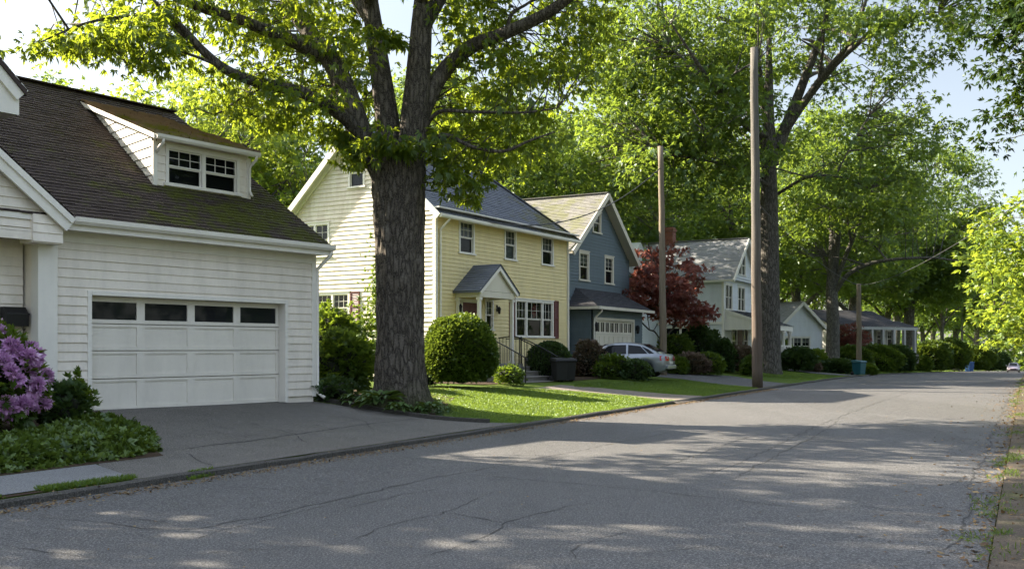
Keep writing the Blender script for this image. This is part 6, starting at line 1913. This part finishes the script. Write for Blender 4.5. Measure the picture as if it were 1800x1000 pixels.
# ground cover and hostas
def in_poly(x, y, P):
    c = np.zeros(len(x), dtype=bool)
    for i in range(len(P)):
        x1, y1 = P[i][0], P[i][1]; x2, y2 = P[i - 1][0], P[i - 1][1]
        cond = ((y1 > y) != (y2 > y)) & (x < (x2 - x1) * (y - y1) / (y2 - y1 + 1e-12) + x1)
        c ^= cond
    return c
def scatter(P, n, g):
    P = [(p[0], p[1]) for p in P]
    xs = [p[0] for p in P]; ys = [p[1] for p in P]
    ox = np.empty(0); oy = np.empty(0)
    while len(ox) < n:
        x = g.uniform(min(xs), max(xs), n * 2); y = g.uniform(min(ys), max(ys), n * 2)
        k = in_poly(x, y, P); ox = np.append(ox, x[k]); oy = np.append(oy, y[k])
    x, y = ox[:n], oy[:n]
    z = np.array([H(a, b) for a, b in zip(x, y)])
    return np.stack([x, y, z], 1)
def cover(name, label, P, n, size, hgt, mat, seed, k=5, aspect=0.42, edge=0.35):
    g = np.random.default_rng(seed)
    c = scatter(P, n, g)
    E = np.array([(p[0], p[1]) for p in P])
    dmin = np.full(n, 1e9)
    for i in range(len(E)):
        a, b = E[i - 1], E[i]; ab = b - a
        t = np.clip(((c[:, :2] - a) @ ab) / (ab @ ab), 0, 1)
        dmin = np.minimum(dmin, np.linalg.norm(c[:, :2] - (a + t[:, None] * ab), axis=1))
    hh = hgt * np.clip(dmin / edge, 0.25, 1.0)
    c[:, 2] += hh * g.uniform(0.45, 1.0, n) + 0.03 * np.sin(c[:, 0] * 3.0) * np.cos(c[:, 1] * 2.3)
    ax = g.normal(0, 0.75, (n, 3)) + np.array([0.1, -0.25, 0.45])
    V, r = sprigs(c, ax, size * g.uniform(0.7, 1.25, n), np.clip(g.normal(0.5, 0.22, n), 0, 1), g, k=k, fan=1.5, aspect=aspect, droop=0.12)
    me = np_mesh(name, V, quads_for(V), mat, r)
    o = link(bpy.data.objects.new(name, me)); return tag(o, label, "ground cover", None, "stuff")
cover("ground_cover", "dense low green ground cover filling the bed beside the sidewalk slab", [uvp(6.6, 10.72), uvp(7.5, 10.72), uvp(8.8, 10.74), uvp(9.7, 10.78), uvp(10.35, 11.05), gp(272, 764), gp(190, 745), gp(130, 748), gp(60, 770), gp(-60, 790)], 3600, 0.115, 0.24, M['leaf_cover'], 70, 6)
cover("ground_cover", "low mixed foliage round the foot of the big tree", [gp(640, 716), gp(700, 727), gp(775, 732), gp(800, 722), gp(770, 705), gp(690, 700), gp(640, 704)], 620, 0.10, 0.14, M['leaf_hosta'], 71, 5)
def hosta(label, px, dp, s, n, seed):
    g = np.random.default_rng(seed)
    loc = on_ground(px, dp)
    t = thing("hosta", label, "plant", tuple(loc), 0, "hostas at the big tree's foot")
    V, rr = [], []
    for i in range(n):
        th = g.uniform(0, 6.28); el = g.uniform(0.15, 1.1)
        out = np.array([math.cos(th), math.sin(th), 0])
        stem = out * s * 0.5 * math.cos(el) * g.uniform(.5, 1) + np.array([0, 0, s * (0.25 + 0.45 * math.sin(el))])
        d = unit(out * 0.9 + np.array([0, 0, 0.25 - 0.3 * (1 - el)])); sd = unit(np.cross(np.array([0, 0, 1.0]), out))
        nn = np.cross(d, sd); L = s * g.uniform(0.5, 0.8); W = L * 0.55
        q = [stem, stem + d * L * .35 + sd * W * .5 + nn * .03, stem + d * L * .72 + sd * W * .33 + nn * 0.01, stem + d * L + np.array([0, 0, -0.25 * L]), stem + d * L * .72 - sd * W * .33 + nn * 0.01, stem + d * L * .35 - sd * W * .5 + nn * .03, stem + d * L * .5 - nn * .02]
        V.append(q); rr += [g.uniform(0.2, 1)] * 7
    V = np.array(V).reshape(-1, 3); Q = []
    for i in range(n):
        b = i * 7; Q += [(b, b + 1, b + 2, b + 6), (b + 6, b + 2, b + 3, b + 4), (b, b + 6, b + 4, b + 5)]
    me = np_mesh("leaves", V, np.array(Q), M['leaf_hosta'], rr)
    link(bpy.data.objects.new("leaves", me), t)
hosta("largest hosta, broad leaved, against the left of the big trunk", 668, 21.6, 0.55, 46, 1)
hosta("small hosta at the driveway edging below the trunk", 700, 21.1, 0.34, 26, 2)
hosta("pale hosta at the trunk's right foot", 752, 21.6, 0.36, 28, 3)
hosta("hosta between the garage corner and the tree bed", 622, 22.0, 0.36, 26, 4)

# grass: real blades on the lawns and along the kerb
def grass(name, label, P, n, L, W, seed, mat='grass', lift=0.0):
    g = np.random.default_rng(seed)
    c = scatter(P, n, g); c[:, 2] += lift
    d = unit(g.normal(0, 0.5, (n, 3)) + np.array([0, 0, 1.0])); s = unit(np.cross(d, unit(g.normal(size=(n, 3)))))
    Ls = L * g.uniform(0.5, 1.3, n)
    V = leaf_arrays(c, d, s, Ls, np.full(n, W), 0.05, 0.25).reshape(-1, 3)
    patchy = 0.5 + 0.25 * np.sin(c[:, 0] * 1.3 + 1) * np.cos(c[:, 1] * 0.9) + g.normal(0, 0.2, n)
    me = np_mesh(name, V, quads_for(V), M[mat], np.repeat(np.clip(patchy, 0, 1), 4))
    return tag(link(bpy.data.objects.new(name, me)), label, "grass", None, "stuff")
lawn1 = [gp(790, 738), gp(900, 743), gp(1050, 724), gp(1192, 706), gp(1110, 696), gp(960, 684), gp(860, 681), gp(752, 684), gp(756, 700), gp(800, 716)]
lawn2 = [gp(1010, 681), gp(1060, 681.5), gp(1140, 689), gp(1240, 697), gp(1338, 681), gp(1195, 667), gp(1080, 669), gp(1010, 675)]
grass("lawn_grass", "short mown grass of the lawn between big tree and front path", lawn1, 60000, 0.055, 0.014, 80)
grass("lawn_grass", "short mown grass between front path and the neighbour's driveway", lawn2, 42000, 0.06, 0.018, 81)
lawn3 = [uvp(60.8, 9.5), uvp(50.8, 9.5), uvp(50.8, 16), uvp(60.8, 16)]
grass("lawn_grass", "grass round the second big tree", lawn3, 16000, 0.08, 0.03, 82)
grass("lawn_grass", "grass verge farther along the left kerb", [uvp(68.5, 9.5), uvp(180, 9.5), uvp(180, 13.0), uvp(68.5, 13.0)], 26000, 0.12, 0.05, 83)
grass("weeds", "grass tufts growing between the sidewalk slab and the kerb", [uvp(7.15, 9.32), uvp(8.4, 9.32), uvp(8.42, 9.46), uvp(7.2, 9.56)], 2400, 0.09, 0.010, 84)
grass("weeds", "grass clump at the left end of the kerb strip", [uvp(5.9, 9.32), uvp(6.7, 9.32), uvp(6.6, 9.5), uvp(5.9, 9.5)], 700, 0.08, 0.010, 85)
grass("weeds", "weeds sprouting along the gutter by the driveway", [gp(330, 838), gp(330, 831), gp(375, 826), gp(378, 833)], 500, 0.07, 0.010, 86)
tuft = []
gq = np.random.default_rng(87)
for i in range(80):
    u = 6.5 + 54 * gq.uniform() ** 1.5; v = gq.choice([gq.normal(0.2, 0.10), gq.normal(-0.6, 0.5)])
    c = uvp(u, v); r = gq.uniform(0.08, 0.28)
    tuft.append((c, r))
def tufts(name, label, T, per, L, W, seed):
    g = np.random.default_rng(seed); cs = []
    for c, r in T:
        a = g.uniform(0, 6.28, per); q = np.sqrt(g.uniform(0, 1, per)) * r
        x = c.x + q * np.cos(a); y = c.y + q * np.sin(a)
        cs.append(np.stack([x, y, np.array([max(H(i, j), road_z(i, j)) for i, j in zip(x, y)])], 1))
    c = np.concatenate(cs); n = len(c)
    d = unit(g.normal(0, 0.6, (n, 3)) + np.array([0, 0, 0.9])); s = unit(np.cross(d, unit(g.normal(size=(n, 3)))))
    V = leaf_arrays(c, d, s, L * g.uniform(0.4, 1.3, n), np.full(n, W), 0.05, 0.3).reshape(-1, 3)
    me = np_mesh(name, V, quads_for(V), M['leaf_shrub'], np.repeat(np.clip(g.normal(0.45, 0.25, n), 0, 1), 4))
    return tag(link(bpy.data.objects.new(name, me)), label, "weeds", None, "stuff")
tufts("verge_weeds", "weed tufts along the worn right edge of the road", tuft, 70, 0.10, 0.009, 88)

# fallen leaves and grit in the gutters
def litter(name, label, uvs, n, size, seed, spread, v0):
    g = np.random.default_rng(seed)
    u = g.uniform(uvs[0], uvs[1], n); v = v0 + g.normal(0, spread, n)
    xy = np.array([uv2xy(a, b) for a, b in zip(u, v)])
    z = np.array([max(H(a, b), road_z(a, b)) + 0.008 for a, b in xy])
    c = np.concatenate([xy, z[:, None]], 1)
    d = unit(g.normal(size=(n, 3)) * np.array([1, 1, 0.18])); s = unit(np.cross(d, np.array([0, 0, 1.0]) + g.normal(0, 0.25, (n, 3))))
    Ls = size * g.uniform(0.4, 1.4, n)
    V = leaf_arrays(c, d, s, Ls, Ls * 0.6, 0.08, 0.0).reshape(-1, 3)
    me = np_mesh(name, V, quads_for(V), M['litter'], np.repeat(g.uniform(0, 1, n), 4))
    return tag(link(bpy.data.objects.new(name, me)), label, "leaf litter", None, "stuff")
litter("leaf_litter", "brown leaf litter lying in the left gutter", (0, 40), 8500, 0.042, 90, 0.14, 8.97)
litter("leaf_litter", "leaf litter strewn over the right verge", (3, 60), 11000, 0.065, 91, 0.75, -0.7)
litter("leaf_litter", "leaf litter and grit gathered along the road's right edge", (4, 45), 4200, 0.045, 93, 0.14, 0.22)
litter("leaf_litter", "scattered bits of leaf on the road surface", (2, 40), 500, 0.03, 92, 2.2, 5.0)

# ------------------------------------------------------------------ bins
def wheelie_bin(name, label, loc, rz, mat, h=1.05, w=0.58, d=0.62):
    t = thing(name, label, "bin", loc, rz, "wheeled bins along the street")
    mb = MB(); b = 0.82
    mb.hexa([(-w / 2 * b, -d / 2 * b, 0.06), (w / 2 * b, -d / 2 * b, 0.06), (w / 2 * b, d / 2 * b, 0.06), (-w / 2 * b, d / 2 * b, 0.06), (-w / 2, -d / 2, h - 0.1), (w / 2, -d / 2, h - 0.1), (w / 2, d / 2, h - 0.1), (-w / 2, d / 2, h - 0.1)])
    mb.box(-w / 2 - 0.025, w / 2 + 0.025, -d / 2 - 0.025, d / 2 + 0.02, h - 0.14, h - 0.1)
    part(t, "body", mb, M[mat], bevel=0.015)
    mb = MB()
    mb.hexa([(-w / 2 - 0.03, -d / 2 - 0.05, h - 0.095), (w / 2 + 0.03, -d / 2 - 0.05, h - 0.095), (w / 2 + 0.03, d / 2 + 0.03, h - 0.095), (-w / 2 - 0.03, d / 2 + 0.03, h - 0.095), (-w / 2, -d / 2, h - 0.03), (w / 2, -d / 2, h - 0.03), (w / 2, d / 2, h + 0.02), (-w / 2, d / 2, h + 0.02)])
    part(t, "lid", mb, M[mat], bevel=0.012)
    mb = MB(); mb.tube([(-w / 2 + .06, d / 2 + .09, h - .06), (w / 2 - .06, d / 2 + .09, h - .06)], [.016] * 2, 8)
    for s in (-1, 1): mb.beam((s * (w / 2 - .06), d / 2, h - .07), (s * (w / 2 - .06), d / 2 + .10, h - .06), .03, .03)
    part(t, "handle", mb, M[mat])
    for s in (-1, 1):
        mb = MB(); mb.lathe([(0.02, -.03), (.10, -.03), (.115, -.015), (.115, .015), (.10, .03), (.02, .03)], (s * (w / 2 - .02), d / 2 - .02, .115), 16, axis='x'); part(t, "wheel", mb, M['rubber'], True)
    return t
wheelie_bin("wheeled_bin", "black bin nearer the steps beside the dark rounded bush", sh(983, 35.0), 0.4, 'bin_black', 0.84, 0.46, 0.5)
wheelie_bin("wheeled_bin", "black bin nearer the house corner beside the dark rounded bush", sh(999, 35.6), 0.2, 'bin_black', 0.84, 0.46, 0.5)
b_ = on_ground(1510, 62); wheelie_bin("wheeled_bin", "teal bin standing on the verge in front of a pale pole", (b_.x, b_.y, b_.z), 0.7, 'bin_teal', 0.92, 0.66, 0.62)
b_ = on_ground(1704, 168); wheelie_bin("wheeled_bin", "blue bin at the far kerb beside the thin far pole", (b_.x, b_.y, b_.z), 0.4, 'bin_blue', 1.7, 1.1, 1.1)

# ------------------------------------------------------------------ cars
def car_paint(name, col):
    t = NT(name)
    t.principled(col, 0.28, None, 0.5, 0.35, Coat_Weight=0.8, Coat_Roughness=0.06)
    return t.mat
M['silver'] = car_paint('silver_car_paint', (0.19, 0.215, 0.24))
M['mauve'] = car_paint('mauve_car_paint', (0.30, 0.25, 0.30))
M['tail'] = m_simple('tail_light', (0.35, 0.012, 0.012), 0.15)
M['headl'] = m_simple('head_light', (0.6, 0.62, 0.65), 0.1)
M['plate'] = m_simple('number_plate', (0.55, 0.56, 0.55), 0.4)
M['carblack'] = m_simple('car_black_trim', (0.015, 0.015, 0.016), 0.4)
def lerp_table(T, x): return [float(np.interp(x, [r[0] for r in T], [r[c] for r in T])) for c in range(1, len(T[0]))]
def make_car(name, label, loc, rz, paint, group=None):
    """saloon 4.5 m long, nose toward +X"""
    t = thing(name, label, "car", loc, rz, group)
    #      x,   bottom, sill half-w, mid z, mid half-w, belt z, belt half-w
    T = [(-2.25, 0.42, 0.66, 0.62, 0.72, 0.84, 0.66), (-2.15, 0.30, 0.76, 0.62, 0.82, 0.96, 0.74), (-1.7, 0.24, 0.82, 0.62, 0.88, 1.00, 0.80), (-0.9, 0.22, 0.84, 0.60, 0.90, 0.97, 0.82),
         (0.3, 0.22, 0.84, 0.58, 0.90, 0.93, 0.82), (1.0, 0.22, 0.83, 0.58, 0.89, 0.90, 0.79), (1.7, 0.24, 0.80, 0.56, 0.85, 0.82, 0.70), (2.12, 0.28, 0.70, 0.52, 0.76, 0.70, 0.58), (2.25, 0.38, 0.56, 0.52, 0.64, 0.62, 0.50)]
    mb = MB()
    xs_ = np.linspace(-2.25, 2.25, 46)
    wh = (-1.33, 1.35); wr = 0.345
    rows = []
    for x in xs_:
        b, hs, zm, hm, zb, hb = lerp_table(T, x)
        for w in wh:                                     # wheel arches cut up into the sill
            if abs(x - w) < wr + 0.03: b = max(b, 0.31 + math.sqrt(max(0, (wr + 0.03) ** 2 - (x - w) ** 2)) * 0.98)
        zm2 = max(zm, b + 0.02)
        prof = [(b, hs), (zm2, hm), ((zm2 + zb) / 2, (hm + hb) / 2 + 0.012), (zb, hb), (zb + 0.025, hb * 0.6), (zb + 0.035, 0.0)]
        rows.append([(x, -h, z) for z, h in prof] + [(x, h, z) for z, h in prof[::-1][1:]])
    m = len(rows[0])
    base = len(mb.v)
    for r in rows: mb.v.extend(r); mb.r.extend([0] * m)
    for i in range(len(rows) - 1):
        for k in range(m - 1):
            mb.f.append((base + i * m + k, base + (i + 1) * m + k, base + (i + 1) * m + k + 1, base + i * m + k + 1)); mb.m.append(0)
    mb.f.append(tuple(base + k for k in range(m))); mb.m.append(0); mb.f.append(tuple(base + (len(rows) - 1) * m + k for k in range(m))[::-1]); mb.m.append(0)
    body = part(t, "body", mb, paint, True)
    mb = MB(); mb.box(-1.9, 1.9, -0.72, 0.72, 0.2, 0.5); part(t, "underbody", mb, M['carblack'])
    # greenhouse
    C = [(-1.95, 0.99, 0.70, 0.99, 0.68), (-1.70, 0.99, 0.74, 1.13, 0.64), (-1.10, 0.97, 0.79, 1.39, 0.58), (-0.5, 0.95, 0.81, 1.46, 0.58), (0.15, 0.93, 0.81, 1.45, 0.58), (0.55, 0.92, 0.80, 1.36, 0.57), (1.15, 0.90, 0.74, 1.03, 0.66), (1.32, 0.885, 0.70, 0.90, 0.68)]
    mb = MB(); xs_ = np.linspace(-1.95, 1.32, 30); rows = []
    for x in xs_:
        zb, hb, zr, hr = lerp_table(C, x)
        rows.append([(x, -hb, zb), (x, -hr, zr - 0.03), (x, -hr * 0.85, zr), (x, 0, zr + 0.03), (x, hr * 0.85, zr), (x, hr, zr - 0.03), (x, hb, zb)])
    m = 7
    for r in rows: mb.v.extend(r); mb.r.extend([0] * m)
    for i in range(len(rows) - 1):
        for k in range(m - 1): mb.f.append((i * m + k, (i + 1) * m + k, (i + 1) * m + k + 1, i * m + k + 1)); mb.m.append(0)
    part(t, "roof", mb, paint, True)
    def side_pt(x, f, s):
        zb, hb, zr, hr = lerp_table(C, x); zt = zr - 0.03
        return Vector((x, s * (hb + (hr - hb) * f + 0.006), zb + (zt - zb) * f))
    for s in (-1, 1):
        for (a0, a1, b0, b1) in ((-0.48, 0.86, -0.42, 0.38), (-1.42, -0.56, -1.06, -0.52), (-1.72, -1.48, -1.42, -1.12)):
            mb = MB(); n = 6
            for i in range(n):
                f0, f1 = i / n, (i + 1) / n
                p = lambda f, t_: side_pt(a0 + (a1 - a0) * f + ((b0 + (b1 - b0) * f) - (a0 + (a1 - a0) * f)) * t_, 0.08 + 0.80 * t_, s)
                mb.quad(p(f0, 0), p(f1, 0), p(f1, 1), p(f0, 1))
            part(t, "side_window", mb, M['darkglass'])
        mb = MB()
        mb.prism([(2.10, s * 0.66, 0.58), (2.02, s * 0.72, 0.70), (1.78, s * 0.74, 0.74), (1.85, s * 0.80, 0.60)], (0.02, s * 0.02, 0.012)); part(t, "headlight", mb, M['headl'])
        mb = MB(); mb.hexa([(-2.29, s * 0.42, 0.70), (-2.26, s * 0.74, 0.70), (-1.98, s * 0.845, 0.72), (-2.1, s * 0.5, 0.70), (-2.25, s * 0.42, 0.88), (-2.22, s * 0.73, 0.90), (-1.95, s * 0.80, 0.92), (-2.1, s * 0.5, 0.88)]); part(t, "taillight", mb, M['tail'])
        mb = MB(); mb.hexa([(0.72, s * 0.84, 0.93), (0.90, s * 0.84, 0.93), (0.92, s * 1.0, 0.95), (0.74, s * 1.02, 0.95), (0.72, s * 0.84, 1.04), (0.86, s * 0.84, 1.05), (0.88, s * 1.0, 1.08), (0.74, s * 1.02, 1.08)]); part(t, "wing_mirror", mb, paint, bevel=0.01)
        for w in wh:
            mb = MB(); mb.lathe([(0.20, -0.10), (0.31, -0.10), (0.335, -0.07), (0.335, 0.07), (0.31, 0.10), (0.20, 0.10)], (w, s * 0.76, 0.335), 26, axis='y'); wl = part(t, "wheel", mb, M['rubber'], True)
            mb = MB()
            yo = s * 0.872
            mb.lathe([(0.0, 0.0), (0.06, 0.0), (0.06, 0.02), (0.0, 0.02)], (w, yo - 0.01, 0.335), 14, axis='y')
            for k in range(5):
                a = k * math.tau / 5 + 0.3; mb.beam((w, yo, 0.335), (w + 0.2 * math.cos(a), yo - s * 0.01, 0.335 + 0.2 * math.sin(a)), 0.055, 0.02, (0, 1, 0))
            n = 26
            for k in range(n):
                a, b = k * math.tau / n, (k + 1) * math.tau / n
                mb.quad((w + .19 * math.cos(a), yo, .335 + .19 * math.sin(a)), (w + .19 * math.cos(b), yo, .335 + .19 * math.sin(b)), (w + .222 * math.cos(b), yo + s * .004, .335 + .222 * math.sin(b)), (w + .222 * math.cos(a), yo + s * .004, .335 + .222 * math.sin(a)))
            part(wl, "rim", mb, M['alloy'])
        mb = MB(); mb.box(-0.05, 0.15, s * 0.895 - 0.012, s * 0.895 + 0.012, 0.78, 0.81); part(t, "door_handle", mb, M['alloy'])
    def glass_end(x0, x1, nm):
        mb = MB(); zb, hb, zr, hr = lerp_table(C, x0); zb2, hb2, zr2, hr2 = lerp_table(C, x1)
        d = 0.012 if x1 > x0 else 0.012; off = Vector(((1 if nm == "windscreen" else -1) * d, 0, d + 0.03))
        A, Bq = Vector((x0, -hr * 0.82, zr)), Vector((x0, hr * 0.82, zr)); Cq, D = Vector((x1, hr2 * 0.82, zr2)), Vector((x1, -hr2 * 0.82, zr2))
        mb.quad(A + off, Bq + off, Cq + off, D + off); part(t, nm, mb, M['darkglass'])
    glass_end(0.55, 1.22, "windscreen"); glass_end(-1.15, -1.8, "rear_window")
    mb = MB(); mb.box(-2.275, -2.25, -0.26, 0.26, 0.56, 0.68); part(t, "number_plate", mb, M['plate'])
    mb = MB(); mb.box(-2.31, -2.10, -0.74, 0.74, 0.36, 0.52); part(t, "rear_bumper", mb, paint, bevel=0.03)
    mb = MB(); mb.box(2.22, 2.275, -0.42, 0.42, 0.44, 0.58); part(t, "grille", mb, M['carblack'])
    return t
cpos = Vector((4.45, 40.75, 0))
cdir = Vector((-3.55, 1.5, 0))      # nose toward the neighbour's garage
car = make_car("parked_car", "silver saloon parked on the blue house's driveway behind the pale pole", (cpos.x, cpos.y, H(cpos.x, cpos.y) + 0.016), math.atan2(cdir.y, cdir.x), M['silver'])
far = copy_tree(car)
car.scale = (0.93, 0.93, 0.95)
fx = (1786 - 900) / F * 150; fu, fv = xy2uv(fx, 150)
far.location = (*uv2xy(fu, 1.8), drop(fu) + 0.01); far.rotation_euler = (0, 0, math.pi / 2 - TH + math.pi)
far["label"] = "distant mauve car on the road at the end of the street"
for ch in far.children:
    if ch.name.split('.')[0] in ("body", "roof", "wing_mirror", "rear_bumper"):
        ch.material_slots[0].link = 'OBJECT'; ch.material_slots[0].material = M['mauve']
